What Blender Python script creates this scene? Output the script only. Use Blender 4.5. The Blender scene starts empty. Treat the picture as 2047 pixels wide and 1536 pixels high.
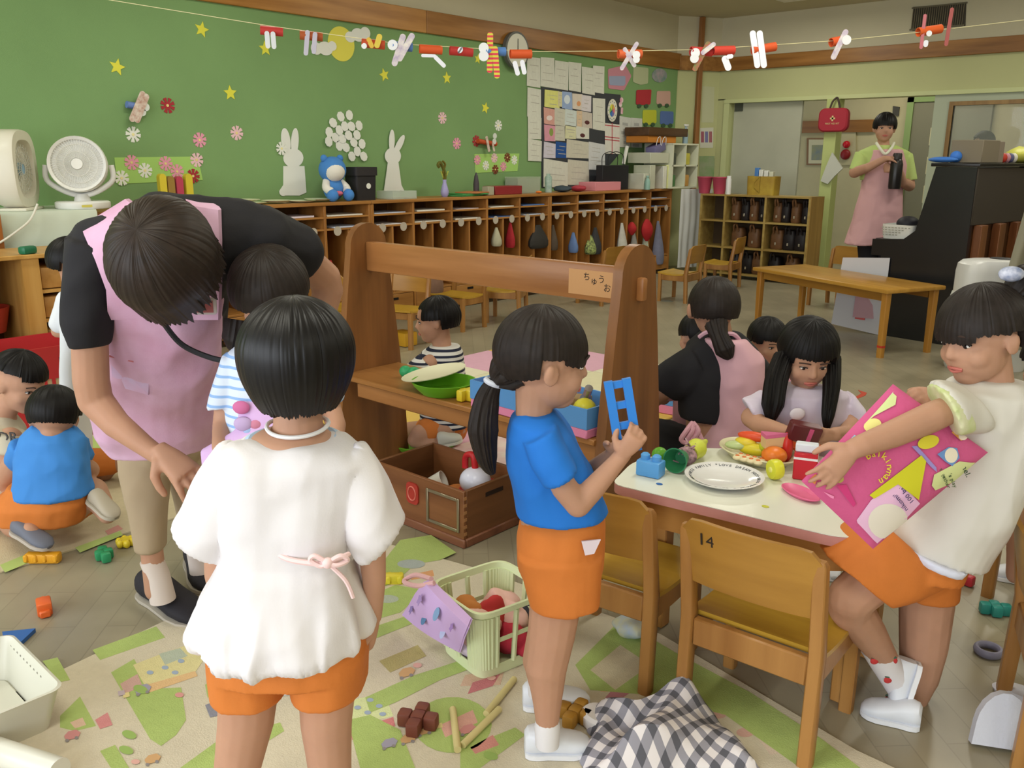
import bpy, bmesh, math, random
import numpy as np
from mathutils import Vector, Matrix, noise as mnoise

# ------------------------------------------------------------------ camera
F_PX = 1750.0; CX = 1023.5; CY = 768.0
TH = math.atan(452 / F_PX); ROLL = math.atan(0.005); PSI = 0.7259; CAM_H = 1.30
hx = np.array([-math.sin(PSI), math.cos(PSI), 0.0]); UP = np.array([0, 0, 1.0])
cf = hx * math.cos(TH) - UP * math.sin(TH)
r0 = np.array([math.cos(PSI), math.sin(PSI), 0.0]); u0 = np.cross(r0, cf)
cr = r0 * math.cos(ROLL) + u0 * math.sin(ROLL)
cu = u0 * math.cos(ROLL) - r0 * math.sin(ROLL)
CAM = np.array([0, 0, CAM_H])
scene = bpy.context.scene
cam_data = bpy.data.cameras.new('camera'); cam = bpy.data.objects.new('camera', cam_data)
scene.collection.objects.link(cam); scene.camera = cam
cam_data.sensor_width = 36.0; cam_data.lens = F_PX / 2047 * 36.0
cam_data.clip_start = 0.05; cam_data.clip_end = 100
cam.matrix_world = Matrix(((cr[0], cu[0], -cf[0], CAM[0]), (cr[1], cu[1], -cf[1], CAM[1]), (cr[2], cu[2], -cf[2], CAM[2]), (0, 0, 0, 1)))

# ------------------------------------------------------------------ light
scene.view_settings.view_transform = 'Standard'; scene.view_settings.look = 'None'
scene.view_settings.gamma = 1.0; scene.view_settings.use_curve_mapping = False
scene.view_settings.exposure = 0.22
world = bpy.data.worlds.new('world'); scene.world = world; world.use_nodes = True
world.node_tree.nodes['Background'].inputs[0].default_value = (0.80, 0.88, 1.0, 1)
world.node_tree.nodes['Background'].inputs[1].default_value = 1.0
def area(name, loc, rot, sx, sy, power, col):
    l = bpy.data.lights.new(name, 'AREA'); l.shape = 'RECTANGLE'; l.size = sx; l.size_y = sy
    l.energy = power; l.color = col
    o = bpy.data.objects.new(name, l); o.location = loc; o.rotation_euler = rot
    scene.collection.objects.link(o); return o
# daylight entering through the tall windows of the wall behind the photographer (y = -2.6)
WINX = (-5.3, -2.6, 0.1)
for wx in WINX:
    area('window_daylight', (wx + 1.1, -2.72, 1.5), (math.radians(90), 0, 0), 2.2, 1.9, 66, (0.90, 0.95, 1.0))
# fluorescent ceiling lamps (fixtures are built further down)
LAMPS = [(x, y) for y in (0.3, 3.1, 5.9, 8.4) for x in (-4.2, -1.2, 1.8)]
for lx, ly in LAMPS:
    area('ceiling_lamp_light', (lx, ly, 2.83), (0, 0, 0), 0.22, 1.2, 19.5, (1.0, 0.97, 0.84))
area('corridor_lamp_light', (-3.8, 11.4, 2.6), (0, 0, 0), 1.6, 0.3, 14, (1.0, 0.93, 0.80))

# ------------------------------------------------------------------ pixel helpers (2047 x 1536 frame)
def ray(px, py): return cf + cr * ((px - CX) / F_PX) + cu * ((CY - py) / F_PX)
def onz(px, py, z=0.0):
    d = ray(px, py); return CAM + d * ((z - CAM_H) / d[2])
def onx(px, py, x):
    d = ray(px, py); return CAM + d * (x / d[0])
def ony(px, py, y):
    d = ray(px, py); return CAM + d * (y / d[1])
def athd(hd, px, py):
    d = ray(px, py); return CAM + d * (hd / (hx @ d))
def mpp(p): return ((np.array(p) - CAM) @ cf) / F_PX      # metres per pixel at a point

# ------------------------------------------------------------------ materials
def lin(c):
    if isinstance(c, str):
        c = [int(c[i:i + 2], 16) / 255 for i in (0, 2, 4)]
    return tuple((x / 12.92 if x <= 0.04045 else ((x + 0.055) / 1.055) ** 2.4) for x in c) + (1.0,)
MATS = {}
def M(col, rough=0.6, var=0.0, vs=8.0, bump=0.0, bs=60.0, spec=0.35, metal=0.0, stretch=None, col2=None, alpha=None, trans=0.0, sheen=0.0, emit=0.0, sss=0.0, wr=0.0):
    key = (col, rough, var, vs, bump, bs, spec, metal, stretch, col2, alpha, trans, sheen, emit, sss, wr)
    if key in MATS: return MATS[key]
    m = bpy.data.materials.new('mat_' + str(col)); m.use_nodes = True
    nt = m.node_tree; b = nt.nodes['Principled BSDF']; L = nt.links
    c = lin(col); b.inputs['Base Color'].default_value = c
    b.inputs['Roughness'].default_value = rough; b.inputs['Specular IOR Level'].default_value = spec
    b.inputs['Metallic'].default_value = metal
    if sheen: b.inputs['Sheen Weight'].default_value = sheen
    if trans: b.inputs['Transmission Weight'].default_value = trans
    if alpha is not None: b.inputs['Alpha'].default_value = alpha
    if sss:
        b.inputs['Subsurface Weight'].default_value = sss; b.inputs['Subsurface Radius'].default_value = (0.02, 0.008, 0.005)
        b.inputs['Subsurface Scale'].default_value = 0.4
    if emit:
        b.inputs['Emission Color'].default_value = c; b.inputs['Emission Strength'].default_value = emit
    if var or bump or col2:
        tc = nt.nodes.new('ShaderNodeTexCoord'); mp = nt.nodes.new('ShaderNodeMapping')
        L.new(tc.outputs['Object'], mp.inputs[0])
        if stretch: mp.inputs['Scale'].default_value = stretch
    if var or col2:
        n = nt.nodes.new('ShaderNodeTexNoise'); n.inputs['Scale'].default_value = vs; n.inputs['Detail'].default_value = 5
        L.new(mp.outputs[0], n.inputs['Vector'])
        rp = nt.nodes.new('ShaderNodeValToRGB'); rp.color_ramp.elements[0].position = 0.3; rp.color_ramp.elements[1].position = 0.7
        c2 = lin(col2) if col2 else tuple(x * (1 - var) for x in c[:3]) + (1,)
        rp.color_ramp.elements[0].color = c2; rp.color_ramp.elements[1].color = c
        L.new(n.outputs['Fac'], rp.inputs[0]); L.new(rp.outputs[0], b.inputs['Base Color'])
    if bump:
        n2 = nt.nodes.new('ShaderNodeTexNoise'); n2.inputs['Scale'].default_value = bs; n2.inputs['Detail'].default_value = 4
        L.new(mp.outputs[0], n2.inputs['Vector'])
        bp = nt.nodes.new('ShaderNodeBump'); bp.inputs['Strength'].default_value = bump; bp.inputs['Distance'].default_value = 0.01
        L.new(n2.outputs['Fac'], bp.inputs['Height']); L.new(bp.outputs[0], b.inputs['Normal'])
    if wr:
        tw = nt.nodes.new('ShaderNodeTexCoord'); nw = nt.nodes.new('ShaderNodeTexNoise'); nw.inputs['Scale'].default_value = 6.5; nw.inputs['Detail'].default_value = 1.0; nw.inputs['Distortion'].default_value = .5
        L.new(tw.outputs['Object'], nw.inputs['Vector']); bw_ = nt.nodes.new('ShaderNodeBump'); bw_.inputs['Strength'].default_value = wr; bw_.inputs['Distance'].default_value = 0.06
        L.new(nw.outputs['Fac'], bw_.inputs['Height'])
        if bump: L.new(bw_.outputs[0], bp.inputs['Normal'])
        else: L.new(bw_.outputs[0], b.inputs['Normal'])
    MATS[key] = m; return m
def wood(col, col2, axis='x', rough=0.38, vs=5.0):
    s = {'x': (0.25, 3, 3), 'y': (3, 0.25, 3), 'z': (3, 3, 0.25)}[axis]
    return M(col, rough, vs=vs, col2=col2, stretch=s, bump=0.04, bs=30, spec=0.4)
def stripes(c1, c2, freq, axis=2, rough=0.8, thr=0.5, coord='Object', c3=None, axis2=None):
    key = ('st', c1, c2, freq, axis, thr, c3, axis2)
    if key in MATS: return MATS[key]
    m = bpy.data.materials.new('mat_stripes'); m.use_nodes = True; nt = m.node_tree; L = nt.links
    b = nt.nodes['Principled BSDF']; b.inputs['Roughness'].default_value = rough; b.inputs['Specular IOR Level'].default_value = 0.2
    tc = nt.nodes.new('ShaderNodeTexCoord'); sp = nt.nodes.new('ShaderNodeSeparateXYZ'); L.new(tc.outputs[coord], sp.inputs[0])
    def band(ax):
        mu = nt.nodes.new('ShaderNodeMath'); mu.operation = 'MULTIPLY'; mu.inputs[1].default_value = freq; L.new(sp.outputs[ax], mu.inputs[0])
        fr = nt.nodes.new('ShaderNodeMath'); fr.operation = 'FRACT'; L.new(mu.outputs[0], fr.inputs[0])
        gt = nt.nodes.new('ShaderNodeMath'); gt.operation = 'GREATER_THAN'; gt.inputs[1].default_value = thr; L.new(fr.outputs[0], gt.inputs[0])
        return gt
    g = band(axis); out = g.outputs[0]
    if axis2 is not None:
        g2 = band(axis2); ad = nt.nodes.new('ShaderNodeMath'); ad.operation = 'ADD'; L.new(out, ad.inputs[0]); L.new(g2.outputs[0], ad.inputs[1])
        hv = nt.nodes.new('ShaderNodeMath'); hv.operation = 'MULTIPLY'; hv.inputs[1].default_value = 0.5; L.new(ad.outputs[0], hv.inputs[0]); out = hv.outputs[0]
    rp = nt.nodes.new('ShaderNodeValToRGB'); rp.color_ramp.interpolation = 'CONSTANT' if axis2 is None else 'LINEAR'
    e = rp.color_ramp.elements; e[0].color = lin(c1); e[1].position = 0.5 if axis2 is None else 1.0; e[1].color = lin(c2)
    if c3:
        x = e.new(0.5); x.color = lin(c3)
    L.new(out, rp.inputs[0]); L.new(rp.outputs[0], b.inputs['Base Color'])
    MATS[key] = m; return m

# ------------------------------------------------------------------ mesh data: (verts, faces)
def A(*p): return np.array(p, float)
def jn(*mds):
    V, Fc = [], []
    for v, f in mds:
        o = len(V); V += [tuple(map(float, p)) for p in v]; Fc += [tuple(i + o for i in q) for q in f]
    return V, Fc
def box(c, s, bev=0.0, rz=0.0):
    bm = bmesh.new(); bmesh.ops.create_cube(bm, size=1.0)
    for v in bm.verts: v.co = Vector((v.co.x * s[0], v.co.y * s[1], v.co.z * s[2]))
    if bev: bmesh.ops.bevel(bm, geom=list(bm.edges), offset=min(bev, min(s) * 0.45), segments=2 if bev > 0.004 else 1, affect='EDGES', profile=0.5)
    bm.verts.index_update()
    co, si = math.cos(rz), math.sin(rz)
    V = [(c[0] + v.co.x * co - v.co.y * si, c[1] + v.co.x * si + v.co.y * co, c[2] + v.co.z) for v in bm.verts]
    Fc = [tuple(v.index for v in f.verts) for f in bm.faces]; bm.free(); return V, Fc
def b2(lo, hi, bev=0.0):
    return box([(a + b) / 2 for a, b in zip(lo, hi)], [abs(b - a) for a, b in zip(lo, hi)], bev)
def frame_of(d, ref=None):
    d = np.array(d, float); d = d / (np.linalg.norm(d) + 1e-12)
    a = np.array(ref if ref is not None else (UP if abs(d[2]) < 0.9 else A(1, 0, 0)), float)
    u = np.cross(a, d); u /= np.linalg.norm(u) + 1e-12; v = np.cross(d, u); return u, v
def loft(rings, caps=True):
    n = len(rings[0]); V = [tuple(p) for r in rings for p in r]; Fc = []
    for k in range(len(rings) - 1):
        for i in range(n):
            j = (i + 1) % n; Fc.append((k * n + i, k * n + j, (k + 1) * n + j, (k + 1) * n + i))
    if caps:
        Fc.append(tuple(range(n))[::-1]); Fc.append(tuple((len(rings) - 1) * n + i for i in range(n)))
    return V, Fc
def ring(c, U, V, n=20, e=2.0):
    out = []
    for i in range(n):
        t = 2 * math.pi * i / n; cc, ss = math.cos(t), math.sin(t)
        cc = math.copysign(abs(cc) ** (2 / e), cc); ss = math.copysign(abs(ss) ** (2 / e), ss)
        out.append(np.array(c) + np.array(U) * cc + np.array(V) * ss)
    return out
def cyl(p0, p1, ra, rb=None, n=16):
    rb = ra if rb is None else rb; u, v = frame_of(np.array(p1) - np.array(p0))
    return loft([ring(p0, u * ra, v * ra, n), ring(p1, u * rb, v * rb, n)])
def tube(path, r, n=8, ref=None):
    P = [np.array(p, float) for p in path]; rs = r if hasattr(r, '__len__') else [r] * len(P); R = []
    u = None
    for i, p in enumerate(P):
        d = P[min(i + 1, len(P) - 1)] - P[max(i - 1, 0)]
        d = d / (np.linalg.norm(d) + 1e-12)
        if u is None: u, v = frame_of(d, ref)
        else:
            u = u - d * (u @ d); u /= np.linalg.norm(u) + 1e-12; v = np.cross(d, u)
        R.append(ring(p, u * rs[i], v * rs[i], n))
    return loft(R)
def smoothpath(pts, n=6):
    P = [np.array(p, float) for p in pts]; out = []
    for i in range(len(P) - 1):
        a, b, c, d = P[max(i - 1, 0)], P[i], P[i + 1], P[min(i + 2, len(P) - 1)]
        for k in range(n):
            t = k / n
            out.append(0.5 * ((2 * b) + (c - a) * t + (2 * a - 5 * b + 4 * c - d) * t * t + (3 * b - a - 3 * c + d) * t ** 3))
    return out + [P[-1]]
def sph(c, r, n=16, m=10, axes=None):
    r = (r, r, r) if not hasattr(r, '__len__') else r
    ax = [A(1, 0, 0), A(0, 1, 0), A(0, 0, 1)] if axes is None else [np.array(a) for a in axes]
    V = [np.array(c) + ax[2] * r[2]]; Fc = []
    for j in range(1, m):
        ph = math.pi * j / m
        for i in range(n):
            t = 2 * math.pi * i / n
            V.append(np.array(c) + ax[0] * r[0] * math.sin(ph) * math.cos(t) + ax[1] * r[1] * math.sin(ph) * math.sin(t) + ax[2] * r[2] * math.cos(ph))
    V.append(np.array(c) - ax[2] * r[2])
    for i in range(n): Fc.append((0, 1 + i, 1 + (i + 1) % n))
    for j in range(m - 2):
        for i in range(n):
            a = 1 + j * n; Fc.append((a + i, a + n + i, a + n + (i + 1) % n, a + (i + 1) % n))
    e = len(V) - 1; a = 1 + (m - 2) * n
    for i in range(n): Fc.append((e, a + (i + 1) % n, a + i))
    return V, Fc
def lathe(prof, c=(0, 0, 0), n=24, sx=1.0, sy=1.0, caps=True):
    R = [[np.array(c) + A(r * sx * math.cos(2 * math.pi * i / n), r * sy * math.sin(2 * math.pi * i / n), z) for i in range(n)] for r, z in prof]
    return loft(R, caps)
def prism(poly, o, u, v, t):
    """2D polygon extruded by thickness t along u x v; polygon in metres."""
    o, u, v = map(lambda q: np.array(q, float), (o, u, v)); nrm = np.cross(u, v); n = len(poly)
    V = [o + u * x + v * y for x, y in poly] + [o + u * x + v * y + nrm * t for x, y in poly]
    Fc = [tuple(range(n))[::-1], tuple(range(n, 2 * n))] + [(i, (i + 1) % n, n + (i + 1) % n, n + i) for i in range(n)]
    return V, Fc
def wprism(pts, nrm, t):
    """world polygon extruded along nrm by t."""
    nrm = np.array(nrm, float); P = [np.array(p, float) for p in pts]; n = len(P)
    a = np.zeros(3)
    for i in range(n): a += np.cross(P[i] - P[0], P[(i + 1) % n] - P[0])
    if a @ nrm < 0: P = P[::-1]
    V = P + [p + nrm * t for p in P]
    return V, [tuple(range(n))[::-1], tuple(range(n, 2 * n))] + [(i, (i + 1) % n, n + (i + 1) % n, n + i) for i in range(n)]
def xf(md, loc=(0, 0, 0), rz=0.0, s=1.0, rx=0.0, ry=0.0):
    m = Matrix.Translation(Vector(loc)) @ Matrix.Rotation(rz, 4, 'Z') @ Matrix.Rotation(ry, 4, 'Y') @ Matrix.Rotation(rx, 4, 'X')
    return [tuple(m @ (Vector(tuple(map(float, p))) * s)) for p in md[0]], md[1]
def circ(r, n=20, ry=None): return [(r * math.cos(2 * math.pi * i / n), (ry or r) * math.sin(2 * math.pi * i / n)) for i in range(n)]
def rrect(w, h, r, n=4):
    out = []
    for cx, cy, a0 in ((w / 2 - r, h / 2 - r, 0), (-w / 2 + r, h / 2 - r, 90), (-w / 2 + r, -h / 2 + r, 180), (w / 2 - r, -h / 2 + r, 270)):
        for i in range(n + 1):
            a = math.radians(a0 + 90 * i / n); out.append((cx + r * math.cos(a), cy + r * math.sin(a)))
    return out
def star(r, k=5, q=0.45, rot=90): return [((r if i % 2 == 0 else r * q) * math.cos(math.radians(rot + 180 * i / k)), (r if i % 2 == 0 else r * q) * math.sin(math.radians(rot + 180 * i / k))) for i in range(2 * k)]
def flower(r, k=8):
    out = []
    for i in range(k):
        for da, q in ((-0.36, 0.45), (-0.34, 0.95), (-0.12, 1.0), (0, 0.9), (0.12, 1.0), (0.34, 0.95), (0.36, 0.45)):
            a = 2 * math.pi * (i + da) / k; out.append((r * q * math.cos(a), r * q * math.sin(a)))
    return out

# ------------------------------------------------------------------ objects
COL = scene.collection
ORG = {}
def mesh(md, name, smooth=True):
    me = bpy.data.meshes.new(name); me.from_pydata([tuple(map(float, v)) for v in md[0]], [], md[1]); me.update()
    if smooth:
        me.polygons.foreach_set('use_smooth', [True] * len(me.polygons))
        try: me.set_sharp_from_angle(angle=math.radians(38))
        except Exception: pass
    return me
def put(name, md, mat, parent=None, smooth=True, local=False):
    if parent is not None and not local:
        o = ORG.get(parent.name, np.zeros(3)); md = ([np.array(v) - o for v in md[0]], md[1])
    me = mesh(md, name, smooth)
    for mm in (mat if isinstance(mat, (list, tuple)) else [mat]): me.materials.append(mm)
    ob = bpy.data.objects.new(name, me); COL.objects.link(ob)
    if parent is not None:
        ob.parent = parent; ORG[ob.name] = ORG.get(parent.name, np.zeros(3))
    else: ORG[ob.name] = np.zeros(3)
    return ob
def tag(o, label, cat, group=None):
    o['label'] = label; o['category'] = cat
    if group: o['group'] = group
    return o
def struct(name, md, mat, parent=None, smooth=False, label=None):
    o = put(name, md, mat, parent, smooth)
    if parent is None: o['kind'] = 'structure'
    if label: o['label'] = label
    return o
def thing(name, label, cat, loc=(0, 0, 0), rz=0.0, group=None):
    o = bpy.data.objects.new(name, None); COL.objects.link(o); o.empty_display_size = 0.05
    o.location = tuple(map(float, loc)); o.rotation_euler = (0, 0, rz); tag(o, label, cat, group)
    ORG[o.name] = np.array(loc, float) if rz == 0 else np.array(loc, float); return o
def solo(name, md, mat, label, cat, group=None, smooth=True):
    V = np.array([tuple(v) for v in md[0]], float); lo, hi = V.min(0), V.max(0)
    o = A((lo[0] + hi[0]) / 2, (lo[1] + hi[1]) / 2, lo[2])
    ob = put(name, ([v - o for v in V], md[1]), mat, None, smooth); ob.location = tuple(o); ORG[ob.name] = o
    return tag(ob, label, cat, group)
def copy_tree(o, parent=None):
    c = o.copy(); COL.objects.link(c); c.parent = parent
    ORG[c.name] = ORG.get(o.name, np.zeros(3))
    for ch in list(o.children):
        copy_tree(ch, c)
    return c
def textmd(s, size, o, u, v, t=0.0006, align='CENTER', res=2):
    cu_ = bpy.data.curves.new('lettering', 'FONT'); cu_.body = s; cu_.size = size; cu_.extrude = t; cu_.align_x = align; cu_.align_y = 'CENTER'; cu_.resolution_u = res
    ob = bpy.data.objects.new('lettering', cu_); COL.objects.link(ob); bpy.context.view_layer.update()
    dg = bpy.context.evaluated_depsgraph_get(); me = bpy.data.meshes.new_from_object(ob.evaluated_get(dg))
    u, v = np.array(u, float), np.array(v, float); w = np.cross(u, v)
    V = [np.array(o) + u * p.co.x + v * p.co.y + w * p.co.z for p in me.vertices]; Fc = [tuple(p.vertices) for p in me.polygons]
    bpy.data.objects.remove(ob); bpy.data.curves.remove(cu_); bpy.data.meshes.remove(me)
    return V, Fc
rnd = random.Random(7)

# ------------------------------------------------------------------ the room
XW = -5.85; YB = 10.0; ZC = 2.92; XR = 3.4; YR = -2.6
m_cream = M('CFC8AC', 0.85, var=0.05, vs=2.0)
m_yg = M('C0C28F', 0.8, var=0.05, vs=2.0)
m_ceil = M('C9C1A4', 0.9, var=0.04, vs=3)
def floor_mat():
    m = bpy.data.materials.new('mat_vinyl_floor'); m.use_nodes = True; nt = m.node_tree; L = nt.links; b = nt.nodes['Principled BSDF']
    tc = nt.nodes.new('ShaderNodeTexCoord'); mp = nt.nodes.new('ShaderNodeMapping'); mp.inputs['Rotation'].default_value = (0, 0, math.radians(45)); L.new(tc.outputs['Object'], mp.inputs[0])
    br = nt.nodes.new('ShaderNodeTexBrick'); br.inputs['Scale'].default_value = 1.0; br.inputs['Brick Width'].default_value = 0.42; br.inputs['Row Height'].default_value = 0.085
    br.inputs['Mortar Size'].default_value = 0.0018; br.inputs['Color1'].default_value = lin('978C6E'); br.inputs['Color2'].default_value = lin('8F8568'); br.inputs['Mortar'].default_value = lin('857B60')
    L.new(mp.outputs[0], br.inputs['Vector'])
    n = nt.nodes.new('ShaderNodeTexNoise'); n.inputs['Scale'].default_value = 3.0; n.inputs['Detail'].default_value = 8; L.new(tc.outputs['Object'], n.inputs['Vector'])
    mx = nt.nodes.new('ShaderNodeMix'); mx.data_type = 'RGBA'; mx.blend_type = 'OVERLAY'; mx.inputs[0].default_value = 0.3
    L.new(br.outputs['Color'], mx.inputs[6]); L.new(n.outputs['Fac'], mx.inputs[7])
    hs = nt.nodes.new('ShaderNodeHueSaturation'); hs.inputs['Saturation'].default_value = 0.8; L.new(mx.outputs[2], hs.inputs['Color'])
    L.new(hs.outputs[0], b.inputs['Base Color']); b.inputs['Roughness'].default_value = 0.34; b.inputs['Specular IOR Level'].default_value = 0.5
    return m
struct('floor', b2((XW - .2, YR - .2, -.1), (XR + .2, 13.2, 0)), floor_mat())
struct('ceiling', b2((XW - .2, YR - .2, ZC), (XR + .2, YB + .1, ZC + .1)), m_ceil)
struct('wall_left', b2((XW - .15, YR - .2, 0), (XW, 9.5, ZC)), m_cream)
def felt():
    return M('82A56E', 0.95, var=0.10, vs=1.5, bump=0.15, bs=300, spec=0.1)
board = struct('wall_board', b2((XW, YR, .9), (XW + .02, 9.5, 2.33)), felt()); board['label'] = 'large green felt pinboard covering the left wall'
# slanted wall piece in the corner
a0, a1 = A(XW, 9.5, 0), A(-5.55, YB, 0)
dv = (a1 - a0) / np.linalg.norm(a1 - a0); nv = A(dv[1], -dv[0], 0)
struct('wall_corner', wprism([a0, a1, a1 - nv * .3 , a0 - nv * .3], UP, 2.33), m_yg)
struct('wall_corner_upper', wprism([a0 + UP * 2.33, a1 + UP * 2.33, a1 - nv * .3 + UP * 2.33, a0 - nv * .3 + UP * 2.33], UP, ZC - 2.33), m_cream)
XO = -5.45   # left jamb of the wide opening
struct('wall_back', jn(b2((-5.6, YB, 0), (XO, YB + .16, 2.0)), b2((-5.6, YB, 1.99), (XR, YB + .16, 2.33))), m_yg)
struct('wall_back_upper', b2((-5.6, YB, 2.33), (XR, YB + .16, ZC)), m_cream)
struct('wall_right', b2((XR, YR, 0), (XR + .15, 13, ZC)), m_cream)
# wall behind the photographer, with window openings
wr = [b2((XW, YR - .15, 0), (XR, YR, .5)), b2((XW, YR - .15, 2.5), (XR, YR, ZC))]
edges = [XW] + [e for w in WINX for e in (w, w + 2.2)] + [XR]
for i in range(0, len(edges), 2): wr.append(b2((edges[i], YR - .15, .5), (edges[i + 1], YR, 2.5)))
struct('wall_rear', jn(*wr), m_cream)
for k, w in enumerate(WINX):
    fr = [b2((w, YR - .1, .5), (w + 2.2, YR - .04, .55)), b2((w, YR - .1, 2.45), (w + 2.2, YR - .04, 2.5)), b2((w, YR - .1, .5), (w + .05, YR - .04, 2.5)), b2((w + 2.15, YR - .1, .5), (w + 2.2, YR - .04, 2.5)), b2((w + 1.07, YR - .1, .5), (w + 1.13, YR - .04, 2.5))]
    struct('window_%d' % (k + 1), jn(*fr), M('B8B8B4', .4, metal=.6))
# timber beams
mw = {'a': wood('C08A45', '9A6526', 'y'), 'b': wood('A9763A', '84561F', 'y'), 'c': wood('A8753A', '7E5220', 'x')}
Yj = 5.43
struct('trim_1', b2((XW, YR, 2.32), (XW + .05, Yj - .002, 2.50), .004), mw['a'])
struct('trim_2', b2((XW, Yj + .002, 2.32), (XW + .05, 9.52, 2.50), .004), mw['b'])
struct('trim_3', wprism([a0 + nv * .05 + UP * 2.32, a1 + nv * .05 + UP * 2.32, a1 + UP * 2.32, a0 + UP * 2.32], UP, .16), mw['c'])
struct('trim_4', b2((-5.57, YB - .05, 2.32), (XR, YB, 2.47), .004), mw['c'])
# timber pole in the slanted corner
pc = (a0 + a1) / 2 + nv * .035
struct('trim_5', box((pc[0], pc[1], ZC / 2 - .002), (.055, .055, ZC - .004), .006, rz=math.atan2(dv[1], dv[0])), wood('A06C3C', '7B4E24', 'z'), label='narrow brown timber pole in the slanted corner')
# corridor behind the opening
m_conc = M('B0AE94', .85, var=.12, vs=5)
struct('wall_corridor', b2((-7.5, 12.3, 0), (XR, 12.4, 3.0)), M('C6BE96', .85, var=.05))
struct('ceiling_corridor', b2((-7.5, YB + .16, 2.75), (XR, 12.4, 2.85)), m_ceil)
struct('wall_corridor_end', b2((-7.6, YB, 0), (-7.5, 12.4, 2.8)), m_cream)
struct('trim_6', b2((-7.5, 12.26, 1.66), (-4.45, 12.3, 1.82)), wood('9A6A34', '7C5226', 'x'))
# opening frame: jamb, post, sliding doors
m_gr = M('C8CE98', .5)
struct('trim_7', jn(b2((XO, YB - .03, 0), (XO + .07, YB + .17, 1.949)), b2((XO - .0, YB - .035, 1.95), (XR, YB + .17, 1.992))), m_gr)
post = struct('trim_8', jn(b2((-4.17, YB - .06, 0), (-4.03, YB + .10, 1.95), .006)), M('B9C47F', .5)); post['label'] = 'pale green door post in the wide opening'
d1 = struct('door_1', b2((-5.36, YB + .06, .0), (-4.50, YB + .10, 1.95), .003), M('B9BAA6', .7, var=.10, vs=3)); d1['label'] = 'plain grey sliding door panel'
d2 = struct('door_2', jn(b2((-3.05, YB + .0, 0), (-2.86, YB + .05, 1.95)), b2((-1.95, YB, 0), (-1.7, YB + .05, 1.95)), b2((-2.86, YB, 0), (-1.95, YB + .05, 1.15)), b2((-2.86, YB, 1.84), (-1.95, YB + .05, 1.95))), M('AEB6A0', .6))
d2['label'] = 'grey sliding door with a window'
struct('door_window_frame', jn(b2((-2.9, YB - .015, 1.12), (-2.86, YB + .06, 1.88)), b2((-1.95, YB - .015, 1.12), (-1.91, YB + .06, 1.88)), b2((-2.86, YB - .015, 1.84), (-1.95, YB + .06, 1.88)), b2((-2.86, YB - .015, 1.12), (-1.95, YB + .06, 1.16))), wood('9C7A44', '7A5A2C', 'z'), d2)
struct('door_pane', b2((-2.86, YB + .022, 1.16), (-1.95, YB + .028, 1.84)), M('E8F0E8', .02, alpha=.12, spec=.6), d2)
# corridor door with four square panes
d3 = struct('door_3', b2((-3.98, 12.24, 0), (-3.05, 12.3, 2.02), .004), M('85836C', .6)); d3['label'] = 'dark grey corridor door with square lights'
for k in range(4):
    struct('door_pane', b2((-3.74, 12.225, 1.48 - k * .36), (-3.52, 12.242, 1.70 - k * .36), .004), M('D6D0A8', .3), d3)
struct('door_frame', jn(b2((-4.06, 12.22, 0), (-3.98, 12.3, 2.1)), b2((-4.06, 12.22, 2.02), (-3.0, 12.3, 2.1))), M('8FA86A', .6), d3)
# lamps
for i, (lx, ly) in enumerate(LAMPS):
    t = thing('ceiling_lamp', 'white fluorescent lamp on the ceiling, %s row, %s' % (('nearest', 'second', 'third', 'farthest')[i // 3], ('left', 'middle', 'right')[i % 3]), 'lamp', (lx, ly, 2.85), group='fluorescent ceiling lamps')
    put('housing', b2((lx - .14, ly - .65, 2.85), (lx + .14, ly + .65, ZC), .01), M('EFEFEA', .4), t)

# ================================================================== large furniture
m_cub = wood('B07A3E', '8E5C2A', 'z', .42); m_cub2 = wood('B98447', '96652F', 'y', .42); m_dark = M('3A2C1C', .8)
STEP = 0.4455; Y0 = 3.62; XF = -5.5
def Yk(k): return Y0 + STEP * k
def cubby(k0, k1, label, first):
    ya, yb = Yk(k0), Yk(k1)
    t = thing('cubby_shelf', label, 'shelf', (XW + .2, (ya + yb) / 2, 0), group='wooden cubby shelves along the pinboard')
    put('top_board', b2((XW + .021, ya + .001, .945), (XF + .012, yb - .001, .97), .003), m_cub2, t)
    put('back_panel', b2((XW + .021, ya + .002, .02), (XW + .03, yb - .002, .945)), wood('6E4A26', '553618', 'z'), t)
    for z in (.862, .772): put('shelf_board', b2((XW + .03, ya + .003, z - .014), (XF, yb - .003, z), .002), m_cub2, t)
    put('shelf_board', b2((XW + .03, ya + .003, .205), (XF, yb - .003, .222), .002), m_cub2, t)
    put('plinth', b2((XW + .05, ya + .003, 0), (XF - .02, yb - .003, .045)), m_dark, t)
    for k in range(k0, k1 + 1):
        y = Yk(k); w = .013 if k in (k0, k1) else .011
        yy = y + (.0135 if k == k0 else -.0135 if k == k1 else 0)
        put('divider', b2((XW + .03, yy - w, .02), (XF + .004, yy + w, .945), .002), m_cub, t)
        if k < k1:
            put('divider', b2((XW + .03, y + STEP / 2 - .009, .222), (XF - .004, y + STEP / 2 + .009, .758), .002), m_cub, t)
            dr = put('drawer', b2((XW + .06, y + .017, .05), (XF, y + STEP - .017, .202), .004), m_cub2, t)
            put('finger_slot', box((XF + .001, y + STEP / 2, .165), (.004, .075, .02), .001), M('1A120A', .9), dr)
    return t
cubby(-3, 2, 'wooden cubby shelf unit behind the bending teacher', 0)
cubby(2, 7, 'wooden cubby shelf unit seen through the toy rack', 0)
cubby(7, 12, 'wooden cubby shelf unit at the far end near the corner', 0)
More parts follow.
